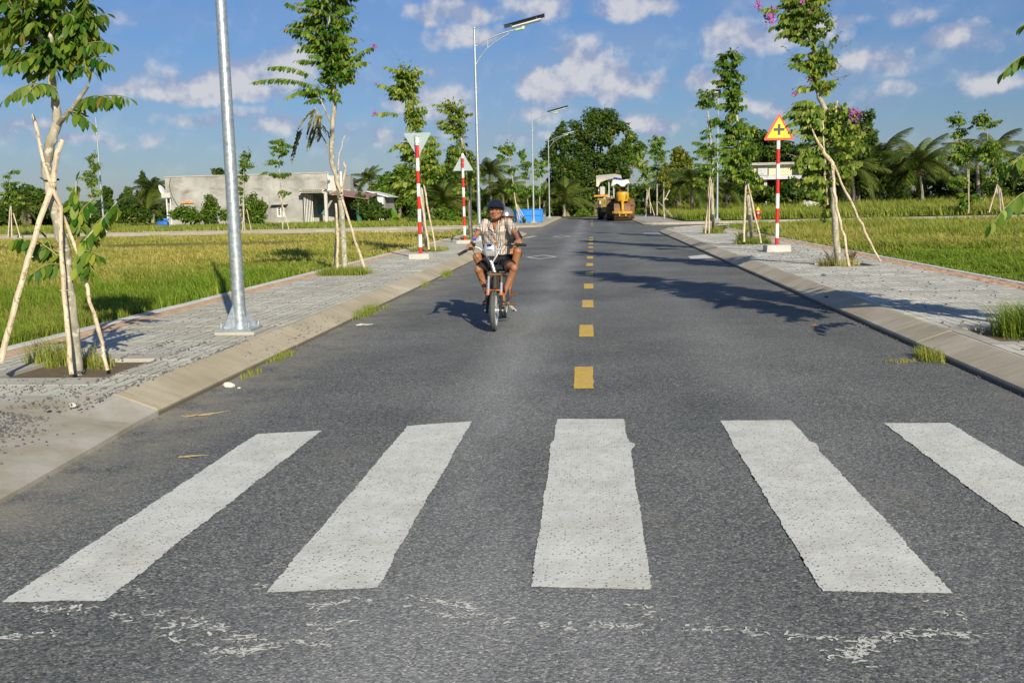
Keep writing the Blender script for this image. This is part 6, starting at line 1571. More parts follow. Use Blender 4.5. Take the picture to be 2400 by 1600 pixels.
# left of the road
wood_tree('round_tree', 'dense dark round tree behind the inverted sign', (-18.76, 96, 0.469), cl([((-18.624, 96, 4.058), 1.6, 1.2), ((-19.915, 96, 3.071), 1.3, 1.3), ((-17.391, 96, 3.623), 1.6, 1.4), ((-18.902, 96, 2.232), 1.9, 1.3), ((-17.256, 96, 1.583), 1.6, 1.0), ((-20.382, 96, 1.856), 1.1, 1.0)]), 8000, .22, 204, mat='wood_leaf_bright')
wood_tree('round_tree', 'dark tree behind the gap between the two left signs', (-16.927, 104, 0.453), cl([((-17.005, 104, 4.862), 1.7, 1.1), ((-15.913, 104, 3.958), 1.7, 1.4), ((-17.289, 104, 3.111), 1.7, 1.3), ((-15.521, 104, 2.19), 1.5, 1.2), ((-17.784, 104, 1.799), 1.5, 1.2)]), 6000, .24, 205)
wood_tree('round_tree', 'tall dark tree behind the upright triangular sign', (-14.811, 110, 0.333), cl([((-14.87, 110, 6.37), 1.4, 1.5), ((-13.96, 110, 5.194), 1.5, 1.6), ((-15.404, 110, 4.304), 1.6, 1.6), ((-13.547, 110, 3.101), 1.5, 1.5), ((-14.993, 110, 2.204), 1.9, 1.6)]), 6500, .25, 206)
wood_tree('shrub', 'compact dark green shrub between the house and the round tree', (-18.649, 82, 0.45), cl([((-18.943, 82, 1.999), .75, .7), ((-18.463, 82, 1.464), .9, .8), ((-19.224, 82, 1.305), .7, .7), ((-18.703, 82, 0.872), .9, .5)]), 3000, .17, 207, mat='wood_leaf', r0=.06, cat='shrub')
wood_tree('shrub', 'low dark shrub behind the shed corner', (-18.258, 84, 0.409), cl([((-18.223, 84, 1.271), .9, .6), ((-17.687, 84, 0.9), .9, .5)]), 1500, .17, 208, r0=.06, cat='shrub')
for k, (bx, pts, lab, n, mt) in enumerate((
    ((-33.069, 79, 0.451), [((-33.029, 79, 1.55), .85, .55), ((-33.483, 79, 1.182), .8, .5), ((-32.597, 79, 1.094), .8, .5), ((-32.085, 79, 0.74), .8, .35)], 'bush against the left part of the house wall', 2200, 'wood_leaf_bright'),
    ((-31.038, 79, 0.41), [((-30.887, 79, 2.188), .35, .5), ((-30.581, 79, 1.976), .3, .4), ((-31.038, 79, 1.507), .65, .55), ((-31.251, 79, 0.964), .75, .55)], 'upright bush partly hiding the left window of the house', 2000, 'wood_leaf_bright'),
    ((-27.495, 79, 0.338), [((-27.562, 79, 2.183), .6, .5), ((-27.064, 79, 1.661), .65, .6), ((-27.789, 79, 1.336), .7, .7), ((-27.11, 79, 0.878), .9, .5), ((-26.496, 79, 1.751), .3, .5)], 'bush right of the near lamp pole against the house', 2600, 'wood_leaf_bright'),
    ((-29.689, 79, 0.383), [((-29.721, 79, 1), .55, .45)], 'small bush left of the near lamp pole against the house', 600, 'wood_leaf_bright'),
    ((-39.975, 84, 0.377), [((-39.58, 84, 1.544), 1.1, .8), ((-39.034, 84, 1.166), 1.0, .6), ((-40.252, 84, 1.265), .9, .6)], 'rounded bush with rusty tips left of the house', 2600, 'wood_leaf'))):
    wood_tree('shrub', lab, bx, [(c, (r_[0] * 1.25, r_[1], r_[2] * 1.2)) for c, r_ in cl(pts)], int(n * .6), .16, 210 + k, mat=mt, r0=.04, cat='shrub')
wood_tree('conifer', 'dark pointed tree left of the house palm', (-55.366, 120, 0.529), cl([((-55.098, 120, 5.579), .5, .9), ((-55, 120, 4.695), .8, 1.0), ((-54.752, 120, 3.649), 1.3, 1.0), ((-55.373, 120, 2.621), 1.4, 1.2)]), 2600, .25, 220)
wood_tree('conifer', 'small pointed tree far behind the left field, right of the far lamp', (-70.277, 140, 0.499), cl([((-69.949, 140, 4.586), .7, 1.0), ((-69.968, 140, 3.55), 1.1, 1.2), ((-70.194, 140, 2.334), 1.3, 1.0)]), 1800, .3, 221)
wood_tree('conifer', 'second small pointed tree far behind the left field', (-67.207, 140, 0.436), cl([((-66.847, 140, 4.272), .7, .9), ((-67.05, 140, 3.303), 1.2, 1.2), ((-67.016, 140, 2.083), 1.4, 1.0)]), 1800, .3, 222)
wood_tree('conifer', 'little treetop rising above the house roof beside the near lamp pole', (-49.537, 130, 2.774), cl([((-49.303, 130, 6.46), .8, .7), ((-49.319, 130, 5.289), 1.1, 1.4), ((-49.502, 130, 3.334), 1.2, 1.5)]), 1500, .28, 223)
wood_tree('round_tree', 'broad dark tree behind the sparse tree at the far left', (-65.477, 112, 0.624), cl([((-65.937, 112, 4.08), 1.6, 1.2), ((-64.815, 112, 3.319), 1.5, 1.2), ((-66.829, 112, 2.871), 1.6, 1.3), ((-64.306, 112, 2.079), 1.6, 1.2), ((-68.197, 112, 2.162), 1.5, 1.0)]), 6000, .27, 224)
# right side
wood_tree('tall_tree', 'tall loose tree behind the big right tree, highest on the right', (25.597, 100, 1.137), cl([((26.195, 100, 9.231), .9, .7), ((25.08, 100, 9.103), .9, .8), ((25.748, 100, 7.959), 1.3, 1.2), ((24.655, 100, 6.779), 1.4, 1.4), ((26.449, 100, 7.134), 1.2, 1.0), ((25.488, 100, 5.543), 1.9, 1.4), ((26.529, 100, 4.097), 1.8, 1.4), ((24.516, 100, 4.146), 1.6, 1.5), ((25.962, 100, 2.684), 1.9, 1.3)]), 9000, .21, 225, r0=.25)
wood_tree('round_tree', 'dark spreading tree behind the warning sign above the brick building', (18.413, 108, 1.231), cl([((16.787, 108, 7.999), 1.2, .9), ((18.109, 108, 7.656), 1.4, 1.0), ((16.359, 108, 6.823), 1.4, 1.2), ((19.222, 108, 6.528), 1.7, 1.3), ((20.553, 108, 5.613), 1.5, 1.1), ((17.691, 108, 5.906), 1.9, 1.2), ((15.931, 108, 5.509), 1.4, 1.1)]), 7500, .23, 226, r0=.25)
wood_tree('round_tree', 'dark tree filling the gap right of the brick building', (23.698, 106, 1.11), cl([((22.529, 106, 5.907), 1.7, 1.3), ((23.837, 106, 4.795), 1.9, 1.6), ((22.355, 106, 3.75), 1.7, 1.4), ((24.517, 106, 3.048), 2.0, 1.5)]), 6000, .24, 227)
wood_tree('yellow_tree', 'yellowish green tree right of the young tree row on the right', (8.461, 100, 0.516), cl([((8.372, 100, 5.778), 1.0, .8), ((8.787, 100, 4.945), 1.1, .9), ((8.167, 100, 4.341), 1.1, .9)]), 2200, .22, 228, mat='yellow_leaf', r0=.12)
for k, (x, bl, lab) in enumerate((((14.744, 92, 0.973), [((14.542, 92, 2.118), 1.2, .8), ((15.489, 92, 1.831), 1.3, .8), ((13.981, 92, 1.599), 1.1, .7)], 'dark shrub below the left end of the brick building'),
    ((16.821, 90, 1.005), [((16.254, 90, 2.057), 1.3, .9), ((17.168, 90, 2.332), 1.3, 1.0), ((17.912, 90, 1.76), 1.3, .8), ((16.74, 90, 1.527), 1.3, .6)], 'dark shrub below the awning of the brick building'),
    ((19.421, 91, 1.023), [((19.033, 91, 2.005), 1.3, .9), ((19.963, 91, 1.722), 1.3, .8)], 'dark shrub right of the brick building awning'))):
    wood_tree('shrub', lab, x, cl(bl), 3000, .2, 230 + k, r0=.06, cat='shrub')

# continuous belts of growth far behind the fields: nobody could count the plants in them
def belt(label, pts, n, size, seed, mat='wood_leaf'):
    """pts: (x0, z_ground, top height) polyline in metres with depth"""
    rs = np.random.RandomState(seed); cs = []
    for (a, b) in zip(pts, pts[1:]):
        m = max(1, int(abs(b[0] - a[0]) / 1.5))
        for k in range(m):
            t = (k + rs.rand() * .8) / m; x = a[0] + (b[0] - a[0]) * t; y = a[1] + (b[1] - a[1]) * t; h = (a[2] + (b[2] - a[2]) * t) * rs.uniform(.72, 1.05)
            for z in np.arange(.2, h, 1.1):
                r_ = rs.uniform(.9, 1.5); cs.append(((x + rs.normal() * .5, y + rs.normal() * 1.2, min(z + .3, h - r_ * .6)), (r_ * 1.15, 1.4, r_ * .85)))
    V, F = crown_cards(cs, n, size, seed)
    tag(link('tree_belt', np_mesh('tree_belt', V, F, mat)), label, 'trees', None, 'stuff')
def bp(x, D, h): return (x, D, h)
belt('low dark belt of trees along the far side of the left field', [bp(-95, 118, 4.2), bp(-75, 120, 3.4), bp(-62, 120, 2.6), bp(-52, 118, 2.8), bp(-44, 112, 3.4), bp(-40, 108, 3.2)], 26000, .3, 301)
belt('dark belt of trees and undergrowth behind the house and the left signs', [bp(-40, 116, 2.4), bp(-28, 116, 2.8), bp(-22, 112, 3.6), bp(-14, 108, 4.4), bp(-8, 106, 3.8), bp(-5, 104, 3.0)], 32000, .27, 302)
belt('undergrowth at the foot of the big trees past the road end', [bp(-8, 112, 3.4), bp(-2, 114, 3.0), bp(3, 114, 3.2), bp(8, 112, 3.6), bp(14, 110, 3.6)], 17000, .24, 303)
belt('dark belt of trees behind the right field', [bp(8, 104, 4.3), bp(14, 106, 5.0), bp(22, 112, 4.8), bp(30, 112, 5.6), bp(38, 112, 4.8), bp(44, 112, 4.2), bp(56, 114, 4.2), bp(75, 118, 3.9), bp(95, 120, 3.9)], 60000, .27, 304)
belt('bright weeds and saplings at the edge of the road end', [bp(-8, 101, .8), bp(-3, 102, .7), bp(2, 102.5, .9), bp(8, 98, .8), bp(14, 90, .9)], 5000, .14, 305, 'wood_leaf_bright')
belt('leafy bank of weeds behind the second lamp post', [bp(-14, 75, .8), bp(-10, 74, 1.3), bp(-7, 76, 1.1), bp(-5.8, 84, .8)], 5000, .15, 306, 'wood_leaf_bright')

# ---- palms
def frond_mesh(L, seed, droop=.55, nl=50, lw=.55):
    r = random.Random(seed); V_, F_ = [], []
    pts = []
    for k in range(13):
        t = k / 12; pts.append(Vector((0, L * (t - .12 * t * t * droop), L * (.55 * t - (.55 + droop * .65) * t * t))))
    m = MB(); m.tube(pts, [.035 * (1 - .85 * k / 12) for k in range(13)], 5, cap=False)
    for k in range(nl):
        t = .12 + .88 * k / (nl - 1); f = t * 12; i = min(11, int(f)); p = pts[i].lerp(pts[i + 1], f - i); ax = (pts[i + 1] - pts[i]).normalized()
        ll = L * lw * (sin(pi * min(1, t * .85 + .12)) ** .7) * .62
        for sg in (-1, 1):
            d = (Vector((sg * .8, .0, 0)) + ax * .75 + Vector((-.1, 0, -.30 - .5 * r.random() * droop))).normalized()
            q1 = p + d * ll * .55; q2 = p + d * ll + Vector((0, 0, -ll * (.22 + .2 * r.random()))); w = ax * .026 * L / 3
            m.add([p - w, p + w, q1 + w * .9, q1 - w * .9, q2], [(0, 1, 2, 3), (3, 2, 4)])
    return m.mesh('frond', 'palm_leaf')
_fronds = {}
def palm(label, base, crown, R, nf, seed, wind=-.3, r0=.14, nuts=False, group=None, up=.25):
    base = Vector(base); crown = Vector(crown); r = random.Random(seed)
    t = thing('palm_tree', label, 'palm', base, 0, group)
    c = crown - base
    if c.z > .4:
        m = MB(); m.tube([(0, 0, -.1), c * .3 + Vector((.06, 0, 0)), c * .7, c], [r0 * 1.3, r0, r0 * .9, r0 * .8], 10); m.build('trunk', 'palm_bark', t, True)
    key = round(R * 2) / 2
    if key not in _fronds: _fronds[key] = [frond_mesh(key, 400 + int(key * 10) + i, d) for i, d in enumerate((.25, .5, .8, 1.1))]
    for k in range(nf):
        a = 2 * pi * k * .382 + r.uniform(-.2, .2); el = up + .95 * (1 - k / nf) + r.uniform(-.1, .1) - .55
        o = link('frond', _fronds[key][min(3, int(4 * k / nf * .999))], t)
        M = Matrix.Translation(c) @ Matrix.Rotation(-a, 4, 'Z') @ Matrix.Rotation(el, 4, 'X')
        # the wind bends every frond the same way
        W_ = Matrix.Rotation(wind * .5, 4, 'Y')
        o.matrix_basis = Matrix.Translation(c) @ W_ @ Matrix.Rotation(-a, 4, 'Z') @ Matrix.Rotation(el, 4, 'X') @ Matrix.Scale(R / key * r.uniform(.85, 1.1), 4)
    if nuts:
        for k in range(6):
            a = k * 1.05; m = MB(); m.ball(c + Vector((cos(a) * .25, sin(a) * .25, -.22 - .06 * (k % 2))), .12, 8, 6); m.build('coconut', 'orange_metal' if k % 2 else 'wood_bark', t, True)
    return t
palm('wind blown coconut palm with orange nuts at the far side of the right field', (31.08, 98, 0.93), (30.713, 98, 3.729), 4.4, 24, 1, -.45, nuts=True, up=.55)
palm('palm crown left of the wind blown coconut palm, behind the tall loose tree', (28.722, 104, 0.995), (28.706, 104, 4.599), 4.5, 18, 2, -.35, up=.45)
palm('lower palm with hanging fronds at the foot of the tall loose tree', (24.691, 98, 1.071), (24.549, 98, 3.679), 3.5, 16, 3, -.3, up=.1)
palm('dark palm behind the ragged tree in the right field', (38.371, 104, 0.782), (38.122, 104, 4.908), 3.5, 16, 4, -.2, r0=.2, up=.4)
palm('dark palm behind the tuft topped right field tree', (40.915, 106, 0.73), (40.422, 106, 5.446), 3.5, 14, 5, -.2, r0=.2, up=.4)
palm('palm showing at the right picture edge above the branches', (41.56, 100, 0.704), (41.477, 100, 4.131), 3.0, 14, 6, -.2, up=.4)
palm('large low palm behind the right lamp post', (8.086, 84, 0.358), (8.15, 84, 2.452), 3.2, 20, 7, -.2, up=.45)
palm('low palm between the right lamp post and the slender tree', (10.941, 84, 0.473), (10.93, 84, 1.867), 3.0, 16, 8, -.1, up=.3)
palm('low palm left of the large one, behind the young tree row', (7.516, 92, 0.478), (7.706, 92, 2.389), 3.5, 16, 18, -.1, up=.4)
palm('feathery dark palm just left of the house', (-45.245, 100, 0.439), (-44.932, 100, 3.477), 2.6, 18, 9, -.2, up=.5)
palm('yellowish young palm fanning out left of the house', (-39.43, 86, 0.435), (-39.377, 86, 1.148), 3.0, 12, 10, -.1, up=.8)
palm('small star shaped palm behind the sparse far left tree', (-53.116, 90, 0.788), (-53.055, 90, 1.898), 1.5, 14, 11, 0, r0=.08, up=.2)
palm('palm bending in the wind above the shed roof', (-28.08, 125, 0.421), (-27.956, 125, 4.681), 2.5, 16, 12, -.8, up=.6)
palm('smaller palm top between the house and the shed roof palm', (-30.711, 125, 0.476), (-30.551, 125, 4.051), 2.5, 14, 13, -.3, up=.3)
palm('palm behind the second lamp post, left of the round topped young tree', (-10.645, 104, 0.322), (-10.63, 104, 4.489), 3.0, 18, 14, -.2, up=.45)
palm('low wide palm behind the left stakes of the blue box', (-8.948, 100, 0.337), (-8.9, 100, 2.448), 3.0, 16, 15, -.1, up=.4)
palm('low nipa palm right of the inverted sign', (-12.586, 84, 0.435), (-12.566, 84, 1.078), 3.0, 18, 16, 0, up=.85)
palm('low nipa palm left of the far lamp post beyond the box', (-2.835, 98, 0.234), (-2.82, 98, 1.266), 3.0, 16, 17, 0, up=.75)
palm('low nipa palm behind the blue box', (-4.793, 98, 0.275), (-4.726, 98, 1.72), 2.5, 14, 19, 0, up=.6)
b = MB(); p = (-15.814, 80, 0.458)
for j in range(7):
    t_ = j / 6; w_ = .25 * sin(pi * min(1, t_ * .8 + .15)); b.add([(-w_ - .35 * t_, .05, .15 + 1.1 * t_), (-.35 * t_, 0, .15 + 1.1 * t_ - .04), (w_ - .35 * t_, .05, .15 + 1.1 * t_)], [])
b.f = [(3 * j, 3 * j + 1, 3 * j + 4, 3 * j + 3) for j in range(6)] + [(3 * j + 1, 3 * j + 2, 3 * j + 5, 3 * j + 4) for j in range(6)]; b.m = [0] * 12
tt = thing('banana_plant', 'young banana plant with one bright upright leaf before the round tree', 'banana plant', (p[0], 80, .1))
b.build('leaf_blade', 'banana_leaf', tt, True)
for a in (1.2, 2.2, 4.2, 5.3):
    c = MB(); c.add([(-.1, 0, .1), (.1, 0, .1), (.3 * cos(a) + .15, .3 * sin(a), .55), (.3 * cos(a) - .15, .3 * sin(a), .55), (.8 * cos(a), .8 * sin(a), .35)], [(0, 1, 2, 3), (3, 2, 4)]); c.build('leaf_blade', 'banana_leaf', tt)

# ================================================================ electric motorbike and its two riders
BX = -1.125                     # the bike stands in the plane x = BX and heads for the camera
def organic(name, prims, mat, parent=None, voxel=.006, smooth=4, factor=.5, origin=None):
    """one continuous skin grown round overlapping tapered forms"""
    o0 = Vector(origin) if origin is not None else Vector((0, 0, 0))
    bm = MB()
    for p in prims:
        if p[0] == 'cap':
            a, b_, ra, rb = Vector(p[1]) - o0, Vector(p[2]) - o0, p[3], p[4]
            d = (b_ - a).normalized(); pts = []; rad = []
            for k in range(5):
                ph = pi / 2 * (1 - k / 4); pts.append(a - d * ra * sin(ph)); rad.append(max(1e-3, ra * cos(ph)))
            for k in range(5):
                ph = pi / 2 * k / 4; pts.append(b_ + d * rb * sin(ph)); rad.append(max(1e-3, rb * cos(ph)))
            bm.tube(pts, rad, 18, flat=p[5] if len(p) > 5 else 1., up=(1, 0, 0) if len(p) > 5 else None)
        elif p[0] == 'cone':
            bm.tube([Vector(q) - o0 for q in p[1]], p[2], 22, flat=p[3] if len(p) > 3 else 1., up=(1, 0, 0) if len(p) > 3 else None)
        elif p[0] == 'ell':
            bm.ball(Vector(p[1]) - o0, p[2], 18, 12, p[3] if len(p) > 3 else None)
    me = bm.mesh(name, mat)
    tmp = bpy.data.objects.new('tmp', me); COL.objects.link(tmp)
    m = tmp.modifiers.new('r', 'REMESH'); m.mode = 'VOXEL'; m.voxel_size = voxel; m.use_smooth_shade = True
    s_ = tmp.modifiers.new('s', 'SMOOTH'); s_.iterations = smooth; s_.factor = factor
    dg = bpy.context.evaluated_depsgraph_get(); me2 = bpy.data.meshes.new_from_object(tmp.evaluated_get(dg))
    bpy.data.objects.remove(tmp); bpy.data.meshes.remove(me)
    me2.name = name
    if len(me2.materials) == 0: me2.materials.append(MATS[mat])
    me2.polygons.foreach_set('use_smooth', [True] * len(me2.polygons))
    return link(name, me2, parent)

def hand(prims, wrist, palm_dir, curl_axis, across, size=1., thumb_side=1):
    """palm and five unequal fingers closing round a grip; across = direction index -> little finger"""
    w = Vector(wrist); d = Vector(palm_dir).normalized(); c = Vector(curl_axis).normalized(); ac = Vector(across).normalized()
    k0 = w + d * .055 * size
    prims.append(('cap', w, w + d * .035 * size, .019 * size, .021 * size))
    for i, (off, L, r_) in enumerate(((-.027, .060, .0078), (-.009, .068, .0080), (.009, .063, .0078), (.026, .050, .0070))):
        b = w + d * .050 * size + ac * off * size
        prims.append(('cap', w + d * .018 * size + ac * off * .7 * size, b, .0125 * size, .0105 * size))
        p1 = b + (d * .85 + c * .55).normalized() * L * .42 * size
        p2 = p1 + (d * .05 + c * 1.).normalized() * L * .34 * size
        p3 = p2 + (-d * .75 + c * .5).normalized() * L * .28 * size
        prims += [('cap', b, p1, r_ * 1.15 * size, r_ * size), ('cap', p1, p2, r_ * size, r_ * .95 * size), ('cap', p2, p3, r_ * .95 * size, r_ * .8 * size)]
    tb = w + d * .018 * size - ac * .024 * size
    t1 = tb + (-ac * .8 + d * .5 + c * .5).normalized() * .026 * size; t2 = t1 + (d * .5 + c * .9 - ac * .1).normalized() * .024 * size
    prims += [('cap', w + d * .01 * size, tb, .014 * size, .012 * size), ('cap', tb, t1, .0105 * size, .009 * size), ('cap', t1, t2, .009 * size, .0075 * size)]

def head(prims, c, yaw=0., pitch=0.):
    """skull, jaw, nose, lips, brow, ears; c = head centre; looks to -Y"""
    M = Matrix.Rotation(yaw, 3, 'Z') @ Matrix.Rotation(pitch, 3, 'X'); c = Vector(c)
    def P(x, y, z): return c + M @ Vector((x, y, z))
    prims += [('ell', P(0, .012, .02), (.072, .088, .092), M), ('ell', P(0, -.022, -.035), (.058, .062, .066), M), ('cap', P(-.018, -.058, -.083), P(.018, -.058, -.083), .023, .023),
              ('cap', P(-.046, -.02, -.058), P(-.02, -.055, -.082), .026, .022), ('cap', P(.046, -.02, -.058), P(.02, -.055, -.082), .026, .022),
              ('cap', P(0, -.080, .005), P(0, -.101, -.030), .010, .0135), ('cap', P(-.013, -.086, -.034), P(.013, -.086, -.034), .0105, .0105),
              ('cap', P(-.034, -.066, .022), P(.034, -.066, .022), .016, .016), ('ell', P(-.037, -.058, -.022), (.024, .024, .022), M), ('ell', P(.037, -.058, -.022), (.024, .024, .022), M),
              ('ell', P(-.074, .008, -.012), (.008, .017, .027), M), ('ell', P(.074, .008, -.012), (.008, .017, .027), M),
              ('cap', P(-.017, -.083, -.058), P(.017, -.083, -.058), .0075, .0075), ('cap', P(-.015, -.082, -.068), P(.015, -.082, -.068), .008, .008)]
    return P, M
def face_parts(P, M, parent, skin):
    for s_ in (-1, 1):
        m = MB(); m.ball(P(s_ * .029, -.073, .000), (.0115, .008, .0036), 12, 8, M); e = m.build('eye', 'eye_shaded', parent, True)
        m = MB(); m.ball(P(s_ * .029, -.080, .000), (.0055, .003, .0055), 10, 6, M); m.build('pupil', 'hair', e, True)
        m = MB(); m.tube([P(s_ * .014, -.084, .017), P(s_ * .03, -.083, .022), P(s_ * .046, -.072, .018)], [.003, .0038, .0025], 6); m.build('eyebrow', 'hair', parent, True)
    m = MB(); m.tube([P(-.024, -.082, -.062), P(-.010, -.091, -.0575), P(0, -.0905, -.0590), P(.010, -.091, -.0575), P(.024, -.082, -.062)], [.003, .0058, .005, .0058, .003], 8)
    m.tube([P(-.022, -.081, -.066), P(0, -.090, -.0715), P(.022, -.081, -.066)], [.003, .0075, .003], 8); m.build('lips', 'lips', parent, True)
    m = MB(); m.box(P(0, -.0885, -.0655), (.020, .004, .0045), M=M, bev=.001); m.build('teeth', 'white_enamel', parent)
def helmet(parent, P, M, mat, scale=1., visor=True, pitch=0.):
    m = MB(); c = P(0, .012, .020)
    vs = []; nu, nv = 28, 12; fs = []
    for j in range(nv + 1):
        ph = -.38 + (pi / 2 + .38) * j / nv
        for i in range(nu):
            th = 2 * pi * i / nu; lip = .0 if j else .006
            front = max(0, -sin(th)); zz = max(sin(ph), -.10 + .16 * front)
            q = Vector(((.101 + lip) * cos(ph) * cos(th), (.118 + lip) * cos(ph) * sin(th), .112 * (zz if j < 6 else sin(ph)))) * scale
            vs.append(c + M @ q)
    for j in range(nv):
        for i in range(nu): fs.append((j * nu + i, j * nu + (i + 1) % nu, (j + 1) * nu + (i + 1) % nu, (j + 1) * nu + i))
    fs.append(tuple(range(nu - 1, -1, -1))); m.add(vs, fs); h = m.build('helmet', mat, parent, True, angle=60)
    if visor:
        m = MB(); a = []; n = 15
        for k in range(n):
            th = radians(-152 + 124 * k / (n - 1)); top = Vector((.103 * cos(th), .120 * sin(th), .045)) * scale; bot = Vector((.118 * cos(th), .158 * sin(th), .012)) * scale
            a += [c + M @ top, c + M @ bot, c + M @ (bot * .985 + Vector((0, 0, -.004))), c + M @ (top * .97 + Vector((0, 0, -.006)))]
        m.add(a, [(4 * k + j, 4 * k + (j + 1) % 4, 4 * k + 4 + (j + 1) % 4, 4 * k + 4 + j) for k in range(n - 1) for j in range(4)]); m.build('peak', mat, h, True)
        m = MB(); pts = [c + M @ (Vector((.1045 * cos(radians(a_)), .1215 * sin(radians(a_)), .046 + .006 * sin(radians((a_ + 90) * 2)))) * scale) for a_ in range(-175, -4, 10)]; m.tube(pts, .0028, 6); m.build('peak_trim', 'rope_black', h, True)
    for s_ in (-1, 1):
        m = MB(); m.tube([P(s_ * .094, .0, .01), P(s_ * .088, -.012, -.035), P(s_ * .066, -.035, -.078), P(s_ * .025, -.052, -.112), P(0, -.052, -.116)], .0065, 6, flat=1.); m.build('chin_strap', 'black_cloth', h, True)
    return h

def riders():
    # ------------------------------------------------ joints of the boy in front
    neck = Vector((-1.164, 11.86, 1.225)); shL = Vector((-1.277, 11.88, 1.198)); shR = Vector((-1.008, 11.88, 1.196))
    elL = Vector((-1.384, 11.72, 1.051)); elR = Vector((-0.907, 11.72, 1.061)); wrL = Vector((-1.415, 11.5, 0.964)); wrR = Vector((-0.863, 11.5, 1.007))
    hipL = Vector((-1.237, 12, 0.726)); hipR = Vector((-1.113, 12, 0.724)); knL = Vector((-1.347, 11.6, 0.662)); knR = Vector((-0.927, 11.6, 0.672))
    anL = Vector((-1.252, 11.66, 0.353)); anR = Vector((-1.067, 11.62, 0.343))
    O = (BX, 12.0, 0.)
    boy = thing('person', 'boy in a tan checked shirt, black shorts and dark helmet riding the motorbike', 'person', O)
    rel = Vector(O)
    pr = []
    chest = Vector((-1.171, 11.93, 1.065)); belly = Vector((-1.177, 11.98, 0.869))
    pr += [('cap', neck + Vector((0, .02, -.10)), belly, .088, .085), ('cap', shL + Vector((.02, 0, -.01)), shR + Vector((-.02, 0, -.01)), .040, .040), ('cap', belly, (hipL + hipR) / 2 + Vector((0, 0, .02)), .09, .10),
           ('cap', neck + Vector((0, .01, -.06)), neck + Vector((.004, -.005, .055)), .040, .036)]
    for sh, el, wr in ((shL, elL, wrL), (shR, elR, wrR)):
        pr += [('cap', sh, el, .036, .027), ('cap', el, el.lerp(wr, .35), .028, .027), ('cap', el.lerp(wr, .3), wr, .027, .018)]
    for hp, kn, an in ((hipL, knL, anL), (hipR, knR, anR)):
        mid = kn.lerp(an, .32) + Vector((0, .022, 0))
        pr += [('cap', hp, hp.lerp(kn, .6), .073, .058), ('cap', hp.lerp(kn, .55), kn, .059, .047), ('ell', kn + Vector((0, -.012, .004)), (.044, .040, .050)), ('cap', kn, mid, .043, .043), ('cap', mid, kn.lerp(an, .75), .043, .029), ('cap', kn.lerp(an, .7), an, .030, .024)]
        toe = an + Vector((.012 if hp is hipR else -.012, -.135, -.072))
        pr += [('cap', an, an + Vector((0, .03, -.045)), .027, .026), ('cap', an + Vector((0, .0, -.025)), toe + Vector((0, .05, .012)), .030, .024), ('cap', an + Vector((0, .03, -.05)), toe + Vector((0, .04, 0)), .026, .024)]
        for q, (dx, dl, rr) in enumerate(((-.026, .000, .0125), (-.010, -.008, .0095), (.004, -.004, .009), (.017, .004, .0085), (.029, .014, .008))):
            sx = -1 if hp is hipR else 1
            sx = 1 if hp is hipR else -1
            pr.append(('cap', toe + Vector((sx * dx, .04, 0)), toe + Vector((sx * dx, dl, -.002)), rr, rr * .95))
    hand(pr, wrL, (-.20, -.80, -.28), (.05, -.15, -1), (-1, 0, .0), 1.0)
    hand(pr, wrR, (.16, -.80, -.28), (-.05, -.15, -1), (1, 0, .0), 1.0)
    hc = Vector((-1.151, 11.84, 1.341))
    P, M = head(pr, hc, yaw=radians(-6), pitch=radians(-6))
    pr.append(('cap', neck + Vector((.004, -.005, .03)), P(0, .02, -.03), .037, .042))
    b = organic('body', [tuple(x) for x in pr], 'skin_boy', boy, .0042, 3, .5, O)
    rb = lambda *v: P(*v) - rel
    face_parts(rb, M, boy, 'skin_boy'); helmet(boy, rb, M, 'helmet_navy', 1.02)
    # shirt
    sp = []
    hem = Vector((-1.169, 11.97, 0.822))
    top = neck + Vector((0, .015, -.03))
    sp += [('cone', [hem + Vector((0, 0, -.01)), hem + Vector((0, 0, .06)), belly + Vector((0, 0, .06)), chest, top + Vector((0, 0, -.06)), top + Vector((0, .008, -.005))], [.150, .150, .146, .158, .14, .062], .86 if False else 1.0)]
    sp = [('cone', [hem + Vector((0, 0, -.005)), hem + Vector((0, 0, .05)), belly + Vector((0, 0, .05)), chest + Vector((0, 0, .0)), top + Vector((0, 0, -.065)), top + Vector((0, .006, .0))], [.112, .110, .104, .112, .100, .058], 1.50)]
    for sh, el in ((shL, elL), (shR, elR)):
        e2 = sh.lerp(el, .70); sp.append(('cone', [sh.lerp(Vector(chest), .35) + Vector((0, 0, .03)), sh + Vector((0, 0, -.002)), sh.lerp(el, .4), e2], [.062, .055, .056, .060]))
    shirt = organic('shirt', sp, 'checked_cloth', boy, .0055, 3, .5, O)
    # wrinkle the cloth a little
    for v in shirt.data.vertices:
        c = v.co; n = v.normal; c += n * (.0035 * sin(c.z * 70 + c.x * 25) * sin(c.x * 40 + 1) + .002 * sin(c.x * 95 + c.z * 60))
    rel_ = lambda v: Vector(v) - rel
    # open collar with bare skin in the V
    nk = rel_(top)
    m = MB(); q0 = nk + Vector((0, -.062, -.008)); m.add([q0 + Vector((-.044, .022, .022)), q0 + Vector((.044, .022, .022)), q0 + Vector((.008, -.050, -.098)), q0 + Vector((0, -.036, -.03))], [(0, 2, 3), (3, 2, 1), (0, 3, 1)]); m.build('open_neck', 'skin_boy', boy, True)
    for s_ in (-1, 1):
        m = MB(); a = nk + Vector((s_ * .050, .015, .030)); m.add([a, nk + Vector((s_ * .040, -.042, .022)), nk + Vector((s_ * .010, -.114, -.104)), nk + Vector((s_ * .058, -.108, -.066)), nk + Vector((s_ * .088, -.055, -.012)), nk + Vector((s_ * .084, .01, .0))], [(0, 1, 2, 3, 4, 5)])
        m.add([Vector(v) + Vector((0, -.005, .004)) for v in m.v[:6]], [(0, 1, 2, 3, 4, 5)]); m.build('collar', 'checked_cloth', boy)
